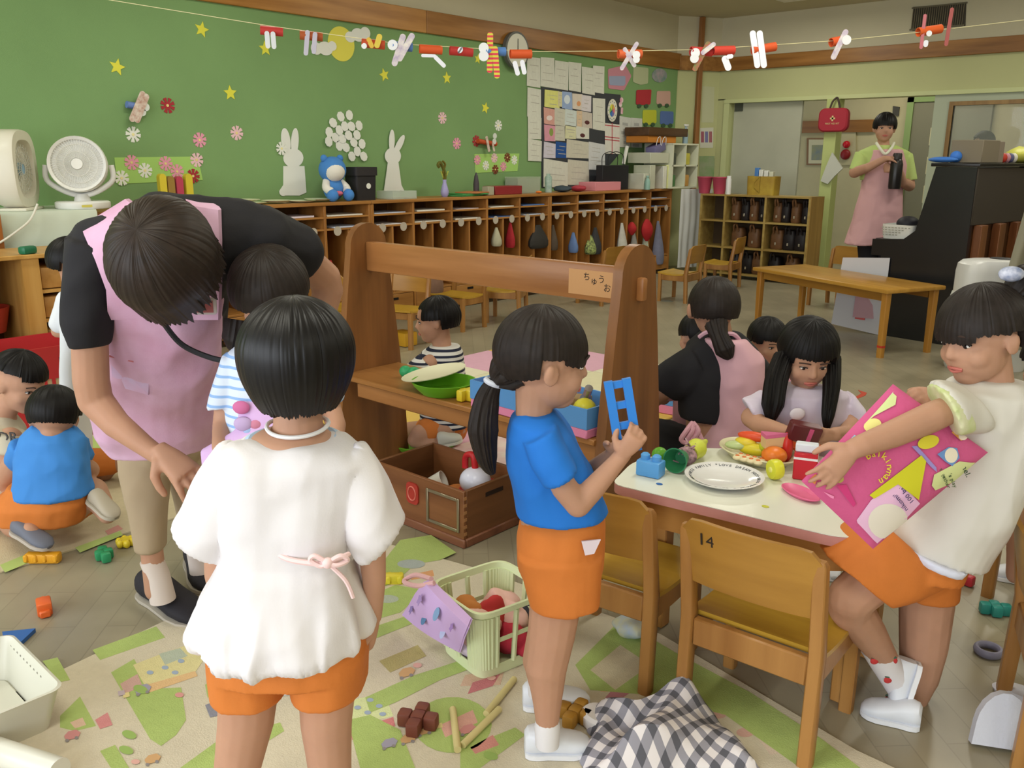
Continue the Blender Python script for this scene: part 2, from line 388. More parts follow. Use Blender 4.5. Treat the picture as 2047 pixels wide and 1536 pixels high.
# papers in the flat slots, and the round name stickers
ORD = 'first second third fourth fifth sixth seventh eighth ninth tenth eleventh twelfth thirteenth fourteenth fifteenth sixteenth'.split()
PAPC = ['E8EAF0', '7FA0D8', 'E6E6DC', 'C9D6EE', 'DDE3DE', '5A7FC0', 'E0D8E4']
for k in range(-2, 12):
    for r, z in enumerate((.862, .772)):
        w = rnd.uniform(.26, .36); y = Yk(k) + STEP / 2 + rnd.uniform(-.02, .02); h = rnd.uniform(.004, .013)
        solo('notebook_stack', box((XF - .16, y, z + h / 2 + .0005), (rnd.uniform(.24, .29), w, h), .001), M(rnd.choice(PAPC), .7),
             'flat papers in the %s slot of the %s cubby column from the left' % ('upper' if r == 0 else 'lower', ORD[k + 2]), 'papers', 'papers in the cubby slots')
    for q in (0.25, .75):
        solo('name_sticker', prism(circ(.036, 20), (XF + .0012, Yk(k) + STEP * q, .752), (0, 1, 0), (0, 0, 1), .0016), M('B9AFA0', .7),
             'round beige name sticker, %s one of the %s cubby column from the left' % ('left' if q < .5 else 'right', ORD[k + 2]), 'sticker', 'round name stickers on the cubbies')

# ------------------------------------------------------------------ child chairs
m_ch = wood('A97A42', '8A5C2C', 'z', .35); m_back = wood('B08238', '966A2A', 'x', .32); m_seat = wood('C49C3A', 'AA822C', 'x', .3)
def chair_parts(t, W=.335, D=.28, SH=.27, BH=.535, mats=(m_ch, m_back, m_seat), slat=False):
    mc, mb, ms = mats; w = W / 2 - .016
    for sx in (-1, 1):
        put('leg', loft([ring((sx * w, -D / 2 - .01, 0), A(.016, 0, 0), A(0, .017, 0), 12, 5), ring((sx * w, -D / 2, SH), A(.016, 0, 0), A(0, .019, 0), 12, 5), ring((sx * w, -D / 2 - .035, BH - .04), A(.015, 0, 0), A(0, .014, 0), 12, 5), ring((sx * w, -D / 2 - .038, BH - .028), A(.010, 0, 0), A(0, .009, 0), 12, 5)]), mc, t, local=True)
        put('leg', loft([ring((sx * w, D / 2 - .02, 0), A(.016, 0, 0), A(0, .016, 0), 12, 5), ring((sx * w, D / 2 - .02, SH - .01), A(.017, 0, 0), A(0, .017, 0), 12, 5)]), mc, t, local=True)
        put('side_rail', b2((sx * w - .010, -D / 2 + .018, SH - .07), (sx * w + .010, D / 2 - .036, SH - .012), .003), mc, t, local=True)
    put('back_rail', b2((-w + .016, -D / 2 - .012, SH - .075), (w - .016, -D / 2 + .010, SH - .005), .004), mc, t, local=True)
    put('front_rail', b2((-w + .017, D / 2 - .03, SH - .06), (w - .017, D / 2 - .01, SH - .012), .004), mc, t, local=True)
    # seat, slightly dished
    R = []
    for i in range(9):
        y = -D / 2 + .022 + (D + .0) * i / 8 * .93; s = (i / 8 - .45); z = SH - .004 + .012 * s * s * 4 - .006
        R.append([A(-W / 2 + .004, y, z - .011), A(W / 2 - .004, y, z - .011), A(W / 2 - .004, y, z + .001), A(-W / 2 + .004, y, z + .001)])
    put('seat', loft(R), ms, t, local=True)
    # curved backrest panel with rounded upper corners
    prof = rrect(W - .012, .155, .035, 5); V = []; Fc = []; n = len(prof)
    zc = BH - .085
    def yb(x, z, o): return -D / 2 - .020 - .055 * (z - SH) / (BH - SH) + o + .02 * (1 - (x / (W / 2)) ** 2) * -1 + .022
    N = 12; R = []
    for i in range(N + 1):
        x = -W / 2 + .004 + (W - .008) * i / N; e = abs(x) / (W / 2)
        top = BH - .004 - (.045 * max(0, (e - .72) / .28) ** 2.2); bot = BH - .170 + .010 * max(0, (e - .8) / .2)
        R.append([A(x, yb(x, bot, 0), bot), A(x, yb(x, top, 0), top), A(x, yb(x, top, .012), top), A(x, yb(x, bot, .012), bot)])
    put('backrest', loft(R), mb, t, local=True)
    return t
def unit_(v): return np.array(v) / np.linalg.norm(v)
def chair(x, y, rz, label, cat='chair', group='small wooden child chairs', key='std', proto=[None]):
    if proto[0] is None:
        proto[0] = thing('child_chair', label, cat, (0, 0, 0), 0, group); chair_parts(proto[0]); t = proto[0]
    else: t = copy_tree(proto[0])
    t.location = (x, y, 0); t.rotation_euler = (0, 0, rz); t['label'] = label; ORG[t.name] = A(x, y, 0)
    return t
R_ = math.radians
c14 = chair(-.775, 1.815, R_(3), 'golden wooden child chair numbered 14 tucked under the white table, in front')
chair(-1.195, 1.80, R_(6), 'wooden child chair behind the orange shorts of the girl in blue')
# far chairs
FARCH = [(onz(1355, 600), R_(95), 'wooden child chair by the white sheet, facing the cubbies'),
         (onz(1440, 575), R_(100), 'wooden child chair in front of the bag shelf'),
         (onz(915, 655), R_(185), 'wooden child chair right behind the boy in stripes'),
         (onz(1010, 640), R_(120), 'wooden child chair in the row, under the middle of the rack rail'),
         (onz(800, 690), R_(200), 'wooden child chair just right of the rack left upright'),
         (onz(1195, 605), R_(90), 'wooden child chair seen below the name tape of the rack'),
         (onz(690, 690), R_(15), 'wooden child chair partly hidden between the two rack sides and teacher'),
         (onz(1660, 612), R_(165), 'wooden child chair pushed to the far side of the brown table')]
for p, a, l in FARCH: chair(p[0], p[1], a, l)
lq = onz(1972, 1195); chair(lq[0] + .17, lq[1] + .14, R_(-8), 'empty wooden child chair behind the girl with the pink bag')
lq = onz(2010, 1375); lr = onz(2050, 1560); lm_ = (lq + lr) / 2; ld = unit_(A(-(lr - lq)[1], (lr - lq)[0], 0)); lm_ = lm_ + ld * .14; chair(lm_[0], lm_[1], math.atan2(ld[1], ld[0]) - math.pi / 2, 'wooden child chair cut off by the right edge of the photo')
# number 14 on the chair back
txt = textmd('14', .042, (-.095, -.198, .487), (1, 0, 0), (0, -.18, .98), .0008)
put('painted_number', txt, M('2A2018', .8), c14, local=True)

# ------------------------------------------------------------------ open toy rack
m_rk = wood('8E5E32', '6C4422', 'z', .36); m_rk2 = wood('B07A48', '8E5C30', 'x', .36); m_rk3 = wood('B07A45', '8E5E2E', 'x', .35)
RX0, RX1, RYc, RT, RS = -2.88, -1.55, 2.33, 1.04, .43
rack = thing('toy_rack', 'brown wooden toy rack with tapered uprights and a top rail', 'rack', ((RX0 + RX1) / 2, RYc, 0))
def upright(x):
    out = []
    for s in (-1, 1):
        for z, w in ((0, .19), (.25, .175), (.5, .15), (.75, .12), (.93, .095)): out.append((s * w, z))
        if s < 0:
            for a in range(170, 5, -15): out.append((.095 * math.cos(R_(a)), .945 + .095 * math.sin(R_(a))))
    L = [p for p in out[:5]] + out[5:-5] + out[-5:][::-1]
    return prism(L, (x - .018, RYc, 0), (0, 1, 0), (0, 0, 1), .036)
for x in (RX0, RX1): put('upright', upright(x), m_rk, rack)
put('top_rail', b2((RX0 + .018, RYc - .018, .845), (RX1 - .018, RYc + .018, .965), .006), m_rk2, rack)
put('tenon', box((RX1 + .028, RYc, .90), (.03, .028, .075), .008), m_rk2, rack)
put('shelf', b2((RX0 + .018, RYc - .17, RS - .022), (RX1 - .018, RYc + .14, RS), .004), m_rk3, rack)
put('shelf_rail', b2((RX0 + .10, RYc - .155, RS - .085), (RX1 - .018, RYc - .13, RS - .022), .004), m_rk2, rack)
tape = put('name_tape', b2((RX1 - .25, RYc - .0190, .862), (RX1 - .03, RYc - .0182, .945)), M('C0905F', .4), rack)
inkm = M('2A1E1A', .7)
for i, (ch, dx, dz) in enumerate((('ち', -.195, .922), ('ゅ', -.165, .91), ('う', -.135, .918), ('お', -.112, .892))):
    put('lettering', textmd(ch, .03, (RX1 + dx + .02, RYc - .0194, dz), (1, 0, 0), (0, 0, 1), .0003), inkm, tape)

# ------------------------------------------------------------------ toy box under the rack
tb = thing('toy_box', 'old dark wooden crate with a metal label frame', 'box', (-2.19, 2.11, 0))
bx0, bx1, by0, by1, bh = -2.43, -1.96, 1.965, 2.27, .205
m_tb = wood('8A5A36', '6B4024', 'x', .45); m_tb2 = wood('7C5232', '5C3A20', 'y', .45)
put('bottom', b2((bx0 + .014, by0 + .014, .006), (bx1 - .014, by1 - .014, .018)), m_tb2, tb)
put('front_panel', b2((bx0, by0, .03), (bx1, by0 + .014, bh), .002), m_tb, tb)
put('back_panel', b2((bx0, by1 - .014, .03), (bx1, by1, bh), .002), m_tb, tb)
put('side_panel', b2((bx0, by0 + .0145, .03), (bx0 + .014, by1 - .0145, bh), .002), m_tb2, tb)
put('side_panel', b2((bx1 - .014, by0 + .0145, .03), (bx1, by1 - .0145, bh), .002), m_tb2, tb)
put('base_moulding', jn(b2((bx0 - .008, by0 - .008, 0), (bx1 + .008, by0 + .004, .032), .004), b2((bx1 - .004, by0 + .004, 0), (bx1 + .008, by1, .032), .004), b2((bx0 - .008, by0 + .004, 0), (bx0 + .004, by1, .032), .004)), wood('8A5A40', '6A4030', 'x'), tb)
lf = put('label_frame', jn(*[b2(a, b, .002) for a, b in (((bx1 - .185, by0 - .005, .05), (bx1 - .173, by0, .175)), ((bx1 - .032, by0 - .005, .05), (bx1 - .02, by0, .175)), ((bx1 - .173, by0 - .005, .05), (bx1 - .032, by0, .062)), ((bx1 - .173, by0 - .005, .163), (bx1 - .032, by0, .175)))]), M('9A8E78', .35, metal=.7), tb)
bd = put('badge', prism(rrect(.062, .08, .018), (bx1 - .255, by0, .135), (1, 0, 0), (0, 0, 1), .006), M('A8362C', .4), tb)
put('badge_ring', jn(*[tube([(bx1 - .255 + .020 * math.cos(a), by0 - .007, .135 + .026 * math.sin(a)) for a in np.linspace(0, 2 * math.pi, 21)], .003, 6)]), M('D07060', .4), bd)
put('handle_slot', box((bx1 + .0005, (by0 + by1) / 2, .165), (.002, .09, .016), .0005), M('2A1A10', .9), tb)
for k in range(6): put('joint_finger', box((bx1 + .0003, by0 + .007, .05 + k * .026), (.0012, .014, .012)), M('A87A50', .5), tb)

# ------------------------------------------------------------------ white play table
tz = .50
tt = thing('play_table', 'low wooden play table with a white top and pink edge', 'table', (-.9, 2.05, 0))
TP = [onz(1222, 967, tz)[:2], (-.64, 1.80), (-.58, 1.86), (-.62, 2.29), (-.95, 2.30), onz(1400, 899, tz)[:2] + A(.0, .02), onz(1325, 906, tz)[:2], onz(1262, 926, tz)[:2]]
def roundpoly(P, r=.035, n=4):
    out = []; P = [np.array(p[:2], float) for p in P]
    for i, p in enumerate(P):
        a = P[i - 1] - p; b = P[(i + 1) % len(P)] - p; la, lb = np.linalg.norm(a), np.linalg.norm(b)
        q = min(r, la * .45, lb * .45); s, e = p + a / la * q, p + b / lb * q
        for k in range(n + 1):
            t = k / n; out.append((1 - t) ** 2 * s + 2 * t * (1 - t) * p + t * t * e)
    return out
RP = roundpoly(TP)
put('table_top', wprism([A(x, y, tz - .002) for x, y in RP], UP, .002), M('E9EADC', .22, spec=.5), tt)
put('edge_band', wprism([A(x, y, tz - .026) for x, y in RP], UP, .0235), M('CC8F88', .5, var=.15, vs=20), tt)
cxy = np.mean(np.array(RP), 0)
IN = [(p - cxy) * .90 + cxy for p in np.array(RP)]
apron = [A(*p, tz - .10) for p in IN]
n_ = len(apron); inn = [(p - A(*cxy, tz - .10)) * .96 + A(*cxy, tz - .10) for p in apron]
Vv = apron + [p + UP * .073 for p in apron] + inn + [p + UP * .073 for p in inn]; Ff = []
for i in range(n_):
    j = (i + 1) % n_
    Ff += [(i, j, n_ + j, n_ + i), (2 * n_ + j, 2 * n_ + i, 3 * n_ + i, 3 * n_ + j), (i, 2 * n_ + i, 2 * n_ + j, j), (n_ + i, n_ + j, 3 * n_ + j, 3 * n_ + i)]
put('apron', (Vv, Ff), wood('C28E4E', 'A06E34', 'x'), tt)
for lx, ly in ((-1.19, 1.985), (-1.02, 2.22), (-.655, 1.975), (-.68, 2.22)): put('leg', b2((lx - .022, ly - .022, 0), (lx + .022, ly + .022, tz - .027), .004), wood('C28E4E', 'A06E34', 'z'), tt)

# ------------------------------------------------------------------ brown table at the back
bt = thing('low_table', 'long honey-coloured wooden table in front of the piano', 'table', (-2.47, 6.45, 0), R_(-24))
bw, bl, bz = .54, 1.36, .47
put('table_top', box((0, 0, bz - .014), (bl, bw, .028), .006), wood('BE8F3E', '9E7028', 'x', .3), bt, local=True)
for sx in (-1, 1):
    put('apron', box((0, sx * (bw / 2 - .06), bz - .058), (bl - .16, .02, .06)), wood('A87A34', '8A5E20', 'x'), bt, local=True)
    for sy in (-1, 1):
        lg = put('leg', loft([ring((sx * (bl / 2 - .05), sy * (bw / 2 - .05), 0), A(.021, 0, 0), A(0, .021, 0), 12, 4), ring((sx * (bl / 2 - .05), sy * (bw / 2 - .05), bz - .028), A(.026, 0, 0), A(0, .026, 0), 12, 4)]), wood('C08C3E', 'A06C28', 'z'), bt, local=True)
        if sx == 1 and sy == -1:
            put('red_tape', loft([ring((sx * (bl / 2 - .05), sy * (bw / 2 - .05), .07), A(.0228, 0, 0), A(0, .0228, 0), 12, 4), ring((sx * (bl / 2 - .05), sy * (bw / 2 - .05), .085), A(.0230, 0, 0), A(0, .0230, 0), 12, 4)]), M('C03A2C', .5), lg, local=True)

# ------------------------------------------------------------------ upright piano: its cheek and its back face the camera
pn = thing('upright_piano', 'black upright piano with an open wooden back', 'piano', (-1.72, 6.72, 0), R_(-9))
mp_ = M('1B1A1C', .28, var=.2, vs=4, spec=.5)
# local: keyboard towards -x, back towards +x, treble cheek towards -y
PL = 1.46
def cheek(y):
    poly = [(-.62, .03), (-.62, .60), (-.70, .60), (-.70, .72), (-.46, .735), (-.38, .80), (-.285, 1.255), (.0, 1.255), (.0, .03)]
    return prism([(x, z) for x, z in poly], (0, y, 0), (1, 0, 0), (0, 0, 1), .04)
put('cheek_panel', cheek(.04), mp_, pn, local=True)
put('cheek_panel', cheek(PL), mp_, pn, local=True)
put('lid', b2((-.32, -.01, 1.256), (.02, PL + .01, 1.282), .006), mp_, pn, local=True)
put('fallboard', b2((-.70, .042, .60), (-.40, PL - .042, .725), .006), mp_, pn, local=True)
put('upper_panel', prism([(-.37, .725), (-.28, 1.25), (-.26, 1.25), (-.35, .725)], (0, PL - .042, 0), (1, 0, 0), (0, 0, 1), PL - .084), mp_, pn, local=True)
put('lower_panel', b2((-.30, .042, .05), (-.28, PL - .042, .60)), mp_, pn, local=True)
put('toe_block', b2((-.66, .0, 0), (-.02, .05, .03)), mp_, pn, local=True)
put('back_board', b2((-.02, .045, .06), (-.005, PL - .045, .86)), wood('4A2E18', '38220F', 'z'), pn, local=True)
put('back_cloth', b2((-.0, .0, .86), (.012, PL, 1.25), .004), M('3B342C', .85), pn, local=True)
for k in range(5): put('back_post', b2((-.004, .07 + k * .30, .05), (.055, .17 + k * .30, .86), .004), wood('7A4A28', '5A3218', 'z'), pn, local=True)
# grey curtain at the right edge
def pleat(p0, p1, z0, z1, amp, npl, n=60, flare=1.0):
    R = []; p0, p1 = np.array(p0), np.array(p1); d = p1 - p0; nn = np.cross(d / np.linalg.norm(d), UP)
    V = []; Fc = []; rows = 10
    for off in (0, .004):
        for j in range(rows + 1):
            z = z0 + (z1 - z0) * j / rows; k = 1 + (flare - 1) * (1 - j / rows)
            for i in range(n + 1):
                s = (i / n - .5) * k + .5
                V.append(p0 + d * s + nn * (amp * math.sin(2 * math.pi * npl * i / n + .5 * math.sin(j * .7)) * (1.2 - .5 * j / rows) + off) + UP * z)
    w = n + 1; h = (rows + 1) * w
    for b in (0, h):
        for j in range(rows):
            for i in range(n):
                q = (b + j * w + i, b + j * w + i + 1, b + (j + 1) * w + i + 1, b + (j + 1) * w + i); Fc.append(q if b else q[::-1])
    return V, Fc
pcur = athd(5.2, 2047, 420)
cv = pleat((0, 0, 0), (.5, 0, 0), 0, 1.25, .03, 5)
cvV = [A(p[0] + (1 - p[2] / 1.25) * (-.16) * (1 - p[0] / .5), p[1], p[2] + .2) for p in cv[0]]
solo('curtain', xf((cvV, cv[1]), (pcur[0] + .06, pcur[1] + .0, 0), R_(20)), M('8E8A78', .9), 'grey gathered cloth curtain at the right edge before the piano', 'curtain')

# ================================================================== pinboard wall
WX = XW + .02
def wp(px, py, off=0.0): return onx(px, py, WX + off)
NX = A(1, 0, 0); YU = A(0, 1, 0)
def wpoly(pts, off=0.0, t=.003): return wprism([wp(x, y, off) for x, y in pts], NX, t)
def wshape(px, py, shape, off=0.0, t=.003, rot=0.0):
    o = wp(px, py, off); c, s = math.cos(rot), math.sin(rot)
    return prism([(x * c - y * s, x * s + y * c) for x, y in shape], o, YU, UP, t)
m_star = M('E2DE4A', .6); m_wh = M('E8EAE2', .75); m_pk = M('E79DB4', .75); m_pp = M('EBC3CB', .75); m_rd = M('A8323A', .75); m_br = M('7A3A24', .75)
STARS = [(403, 59, 'nearest the top beam on the left'), (530, 97, 'beside the red paper plane'), (234, 134, 'farthest to the left'), (460, 186, 'above the pink flowers'), (820, 53, 'overlapping the timber beam'),
         (768, 150, 'below the crossed-wing plane'), (893, 156, 'below the dark red paper plane'), (970, 216, 'left of the pinned papers'), (955, 118, 'half hidden by the striped paper plane')]
for i, (x, y, w) in enumerate(STARS): solo('paper_star', wshape(x, y, star(.054 if i < 8 else .045, rot=90 + rnd.uniform(-18, 18)), 0.001), m_star, 'yellow paper star on the board ' + w, 'star', 'yellow paper stars')
FL = [(335, 211, m_rd, 'dark red', 'right of the wall plane'), (266, 269, m_wh, 'white', 'below the wall plane'), (399, 280, m_pk, 'pink', 'above the green card by the fans'), (473, 266, m_pp, 'pale pink', 'left of the tall rabbit'),
      (884, 236, m_pp, 'pale pink', 'high above the vase'), (996, 251, m_wh, 'white', 'left of the paper column'), (913, 287, m_pk, 'pink', 'right above the vase'), (952, 282, m_rd, 'dark red', 'beside the small wall plane')]
def blossom(x, y, m, label, off=.001, r=.055, rot=None):
    o = wp(x, y, off); t = thing('paper_flower', label, 'flower', o, group='paper cosmos flowers')
    put('petals', wshape(x, y, flower(r), off, .003, rnd.uniform(0, 1)), m, t, smooth=False)
    put('flower_centre', wshape(x, y, circ(r * .18, 10), off + .0031, .002), M('E8D890' if m is not m_wh else 'EFE6A8', .7), t)
for x, y, m, c, w in FL: blossom(x, y, m, c + ' paper flower on the board ' + w, r=.052)
solo('green_card', wpoly([(228, 315), (395, 313), (405, 360), (235, 368)], .001), M('A6D070', .7), 'light green paper card with flowers, beside the fans', 'card')
solo('green_card', wpoly([(948, 308), (1038, 307), (1034, 342), (950, 346)], .001), M('A6D070', .7), 'light green paper card with flowers, right of the vase', 'card')
for x, y, m, l in [(243, 356, m_wh, 'white flower at the left lower corner of the card by the fans'), (263, 325, m_pk, 'pink flower at the upper left of the card by the fans'), (290, 341, m_wh, 'white flower in the middle of the card by the fans'), (331, 327, m_pk, 'pink flower high on the card by the fans'),
                   (354, 343, m_pk, 'deep pink flower behind the colour bars'), (393, 320, m_pp, 'pale pink flower at the right corner of the card by the fans'), (386, 352, m_rd, 'dark red flower at the lower right of the card by the fans')]: blossom(x, y, m, l, .0045, .05)
for x, y, m, l in [(954, 320, m_pk, 'pink flower at the left edge of the smaller card'), (971, 331, m_wh, 'white flower low on the smaller card'), (988, 316, m_pp, 'pale pink flower at the top of the smaller card'), (990, 339, m_br, 'brown flower at the bottom of the smaller card'), (1006, 333, m_pk, 'pink flower right of the brown one on the smaller card'), (1014, 315, m_br, 'brown flower high on the smaller card'), (1028, 320, m_wh, 'white flower at the right end of the smaller card')]: blossom(x, y, m, l, .0045, .045)
solo('paper_moon', wshape(682, 88, circ(.128, 40), .001), M('E4DC5A', .7), 'yellow paper full moon on the green board', 'moon')
def cloud(lobes, off): return jn(*[wshape(x, y, circ(r, 24, ry), off + .0006 * i, .003) for i, (x, y, r, ry) in enumerate(lobes)])
solo('paper_cloud', cloud([(632, 97, .05, .045), (650, 97, .07, .05), (664, 92, .04, .035)], .005), m_wh, 'white paper cloud in front of the moon, lower left', 'cloud')
solo('paper_cloud', cloud([(700, 74, .05, .04), (716, 70, .07, .05), (730, 66, .05, .045)], .005), m_wh, 'white paper cloud at the upper right of the moon', 'cloud')
def ell(cx, cy, rx, ry, rot=0, n=22): return [(cx + rx * math.cos(a) * math.cos(rot) - ry * math.sin(a) * math.sin(rot), cy + rx * math.cos(a) * math.sin(rot) + ry * math.sin(a) * math.cos(rot)) for a in np.linspace(0, 2 * math.pi, n, endpoint=False)]
def wjoin(polys, off, t=.004): return jn(*[wpoly(p, off + .0005 * i, t) for i, p in enumerate(polys)])
m_card = M('E6E8E2', .7)
solo('rabbit_cutout', wjoin([[(566, 332), (608, 332), (612, 385), (598, 391), (562, 391), (558, 382), (566, 370)], ell(586, 316, 20, 19), ell(571, 282, 9, 26, -.12), ell(589, 283, 7.5, 27, .05), ell(566, 384, 8, 8)], .002), m_card, 'white paper rabbit cutout with a flower at its ear', 'rabbit')
blossom(563, 297, m_wh, 'white flower stuck on the ear of the left rabbit', .008, .05)
solo('rabbit_cutout', wjoin([[(775, 325), (796, 325), (802, 370), (808, 382), (767, 382)], ell(785, 312, 16, 17), ell(783, 282, 5.5, 23, .02), ell(798, 289, 6, 21, .45)], .012), m_card, 'white paper rabbit cutout with a tilted ear, above the clear tray', 'rabbit')
DG = [(518, 340), (628, 322), (420, 420), (570, 465), (655, 465), (752, 455), (370, 540), (500, 515), (618, 580), (725, 575), (450, 610), (540, 625), (685, 670), (790, 690), (365, 660), (500, 715), (585, 735), (730, 785), (660, 850), (812, 850)]
WHERE = ['at the top left', 'at the very top', 'at the upper left edge', 'high in the middle', 'high, right of the middle', 'at the upper right', 'at the left edge', 'left of the centre', 'in the centre', 'right of the centre', 'in the left middle', 'just below the centre', 'in the right middle', 'at the right edge', 'lowest at the left edge', 'beside the toy head', 'in the lower middle', 'at the lower right', 'standing behind the black box', 'at the lowest right']
for i, (x, y) in enumerate(DG): solo('paper_dumpling', wshape(600 + x / 6.4, 180 + y / 6.4, circ(.036, 8, .041), .002 + .0035 * (i % 5), .003, rnd.random()), m_wh, 'white paper dumpling ' + WHERE[i] + ' of the heap', 'paper', 'white paper dumplings')
# notices, drawings and the black notice panel
def q(x, y): return (1020 + x / 6.823, 100 + y / 6.823)
solo('notice_panel', wpoly([q(415, 505), q(1500, 610), q(1480, 1420), q(1290, 1640), q(1060, 1880), q(425, 1880)], .001, .006), M('3C3F44', .6), 'dark notice panel behind the pinned papers', 'board')
PW, PG = 'DEDFD2', 'D2D0C0'
PAP = [(230, 85, 410, 495, PW, 'white drawing, first of the top row'), (415, 95, 600, 500, PW, 'white drawing, second of the top row'), (610, 140, 795, 530, PW, 'white drawing, third of the top row'), (795, 155, 970, 555, PW, 'white drawing, fourth of the top row'), (975, 222, 1150, 595, PW, 'white drawing, fifth of the top row'), (1128, 210, 1285, 580, PW, 'white drawing, last of the top row'),
       (235, 510, 418, 915, PW, 'long white sheet, topmost of the left column'), (240, 905, 425, 1218, PW, 'white sheet in the middle of the left column'), (240, 1212, 430, 1520, PW, 'white sheet at the bottom of the left column'),
       (470, 540, 665, 780, 'E6E68A', 'yellow sheet on the dark notice panel'), (650, 565, 712, 770, 'DED6A8', 'narrow beige sheet beside the yellow one'), (708, 570, 840, 800, '9DB4DC', 'light blue card with a white shape'), (845, 585, 985, 805, 'E4D8CA', 'beige leaflet with an orange spot'), (975, 605, 1105, 830, 'E2DCE0', 'white speckled leaflet under the top row'), (1125, 645, 1295, 1085, PW, 'tall white notice left of the toy clock'),
       (455, 785, 610, 1010, 'DDA89C', 'salmon leaflet with a white cloud'), (605, 790, 750, 1025, PG, 'grey leaflet next to the salmon one'), (750, 805, 905, 1025, 'D6E0DC', 'white leaflet with a blue lower edge'), (905, 825, 980, 1040, 'E2C8A8', 'narrow peach leaflet on the notice panel'), (980, 840, 1115, 1055, 'D2C8BC', 'beige leaflet with a dark drawing'),
       (460, 1015, 615, 1245, 'E09FB0', 'pink leaflet with a green shape'), (615, 1025, 740, 1240, PG, 'plain grey leaflet right of the pink one'), (750, 1035, 900, 1215, 'DEDEB6', 'pale yellow leaflet below the white one'), (895, 1040, 1075, 1215, PW, 'white bent leaflet below the dark drawing'), (460, 1255, 620, 1475, 'D6D2E0', 'white sheet with a violet border'), (620, 1250, 765, 1475, '28569C', 'deep blue sheet on the notice panel'), (770, 1215, 1070, 1480, 'D2CFBE', 'wide beige sheet beside the blue one'), (1070, 1255, 1290, 1640, 'D8DADA', 'white timetable above the black bag'), (1290, 1000, 1490, 1420, 'E0DED4', 'wall calendar with red rules under the toy clock'),
       (455, 1485, 785, 1880, PW, 'large white notice at the bottom left of the panel'), (785, 1490, 1070, 1850, PG, 'large white notice at the bottom middle of the panel'), (1490, 905, 1645, 1330, 'CFD0C8', 'left newsletter page with grey print'), (1645, 920, 1800, 1335, 'CFD0C8', 'right newsletter page with grey print')]
for i, (x0, y0, x1, y1, c, l) in enumerate(PAP):
    sk = (x1 - x0) * .13
    j = [rnd.uniform(-8, 8) for _ in range(4)]
    pts = [q(x0, y0 + j[0]), q(x1, y0 + sk + j[1]), q(x1 + j[2], y1 + (.02 if y1 > 1200 else 1) * sk), q(x0 + j[3], y1 - sk * .3)]
    t = thing('pinned_paper', l, 'paper', wp(*pts[3], .008), group='papers pinned to the board')
    off = .0075 + .0012 * (i % 6)
    sh = put('sheet', wpoly(pts, off, .001), M(c, .8, var=.08, vs=30), t)
    cen = np.mean(np.array(pts), 0)
    if l.startswith('light blue'): put('print_mark', wpoly(ell(cen[0], cen[1] - 2, 6, 9), off + .0011, .0004), M('DDE8F0', .8), sh)
    elif l.startswith('salmon'): put('print_mark', wpoly(ell(cen[0], cen[1] + 3, 6, 5), off + .0011, .0004), M('EEE0DC', .8), sh)
    elif l.startswith('pink'): put('print_mark', wpoly(ell(cen[0] + 3, cen[1] - 2, 4, 8), off + .0011, .0004), M('8FA050', .8), sh)
    elif 'orange spot' in l: put('print_mark', wpoly(ell(cen[0] + 3, cen[1] + 4, 4, 5), off + .0011, .0004), M('E0A070', .8), sh)
    elif 'dark drawing' in l: put('print_mark', wpoly(ell(cen[0], cen[1] + 5, 5, 4, .3), off + .0011, .0004), M('5A3030', .8), sh)
    elif 'calendar' in l:
        for fy in (.05, .43, .52): put('print_rule', wpoly([(pts[0][0], pts[0][1] + 61 * fy), (pts[1][0], pts[1][1] + 61 * fy), (pts[1][0], pts[1][1] + 61 * fy + 2), (pts[0][0], pts[0][1] + 61 * fy + 2)], off + .0011, .0004), M('C05058', .8), sh)
        put('print_rule', wpoly([(cen[0] - 1, pts[0][1]), (cen[0] + .5, pts[0][1]), (cen[0] + .5, pts[2][1]), (cen[0] - 1, pts[2][1])], off + .0011, .0004), M('C05058', .8), sh)
    else:
        n = 5 if 'news' in l or 'timetable' in l else 3
        for k in range(n):
            f = (k + 1) / (n + 1) + rnd.uniform(-.04, .04); a = [np.array(p) for p in pts]; L0 = a[0] * (1 - f) + a[3] * f; R0 = a[1] * (1 - f) + a[2] * f
            s0, s1 = rnd.uniform(.1, .4), rnd.uniform(.6, .92); h = 6 if 'news' in l and k % 2 == 0 else rnd.uniform(.6, 1.4)
            P0, P1 = L0 + (R0 - L0) * s0, L0 + (R0 - L0) * s1
            put('print_line', wpoly([P0, P1, P1 + A(0, h), P0 + A(0, h)], off + .0011, .0003), M('A8A8A4' if h > 2 else 'B4B0A6', .8), sh)
# toy clock
tc = thing('toy_clock', 'round paper play clock with coloured wedges', 'clock', wp(*q(1390, 985), .02))
put('dial', wshape(*q(1390, 825), circ(.088, 30, .118), .016, .006), M('E2E0CE', .7), tc)
for k, c in enumerate(['D8707A', 'E0B050', 'D8D850', '88B858', '3E78B8', '7A70B0']):
    a0_, a1_ = k * 60 - 30, k * 60 + 30
    put('wedge', wshape(*q(1390, 825), [(0, 0)] + [(.05 * math.cos(R_(a)), .066 * math.sin(R_(a))) for a in (a0_, a0_ + 20, a0_ + 40, a1_)], .0222, .001), M(c, .7), tc)
for k in range(12):
    a = R_(k * 30); x_, y_ = q(1390, 825); o = wp(x_, y_, .0222) + YU * .071 * math.cos(a) + UP * .096 * math.sin(a)
    put('numeral', prism(circ(.007, 8), o, YU, UP, .001), M('5A6890', .7), tc)
hands = put('clock_hand', jn(wshape(*q(1390, 825), [(-.004, 0), (.004, 0), (.002, .06), (-.002, .06)], .0235, .001, -.2), wshape(*q(1390, 825), [(-.004, 0), (.004, 0), (.002, .045), (-.002, .045)], .0248, .001, 2.2)), M('20407A', .6), tc)
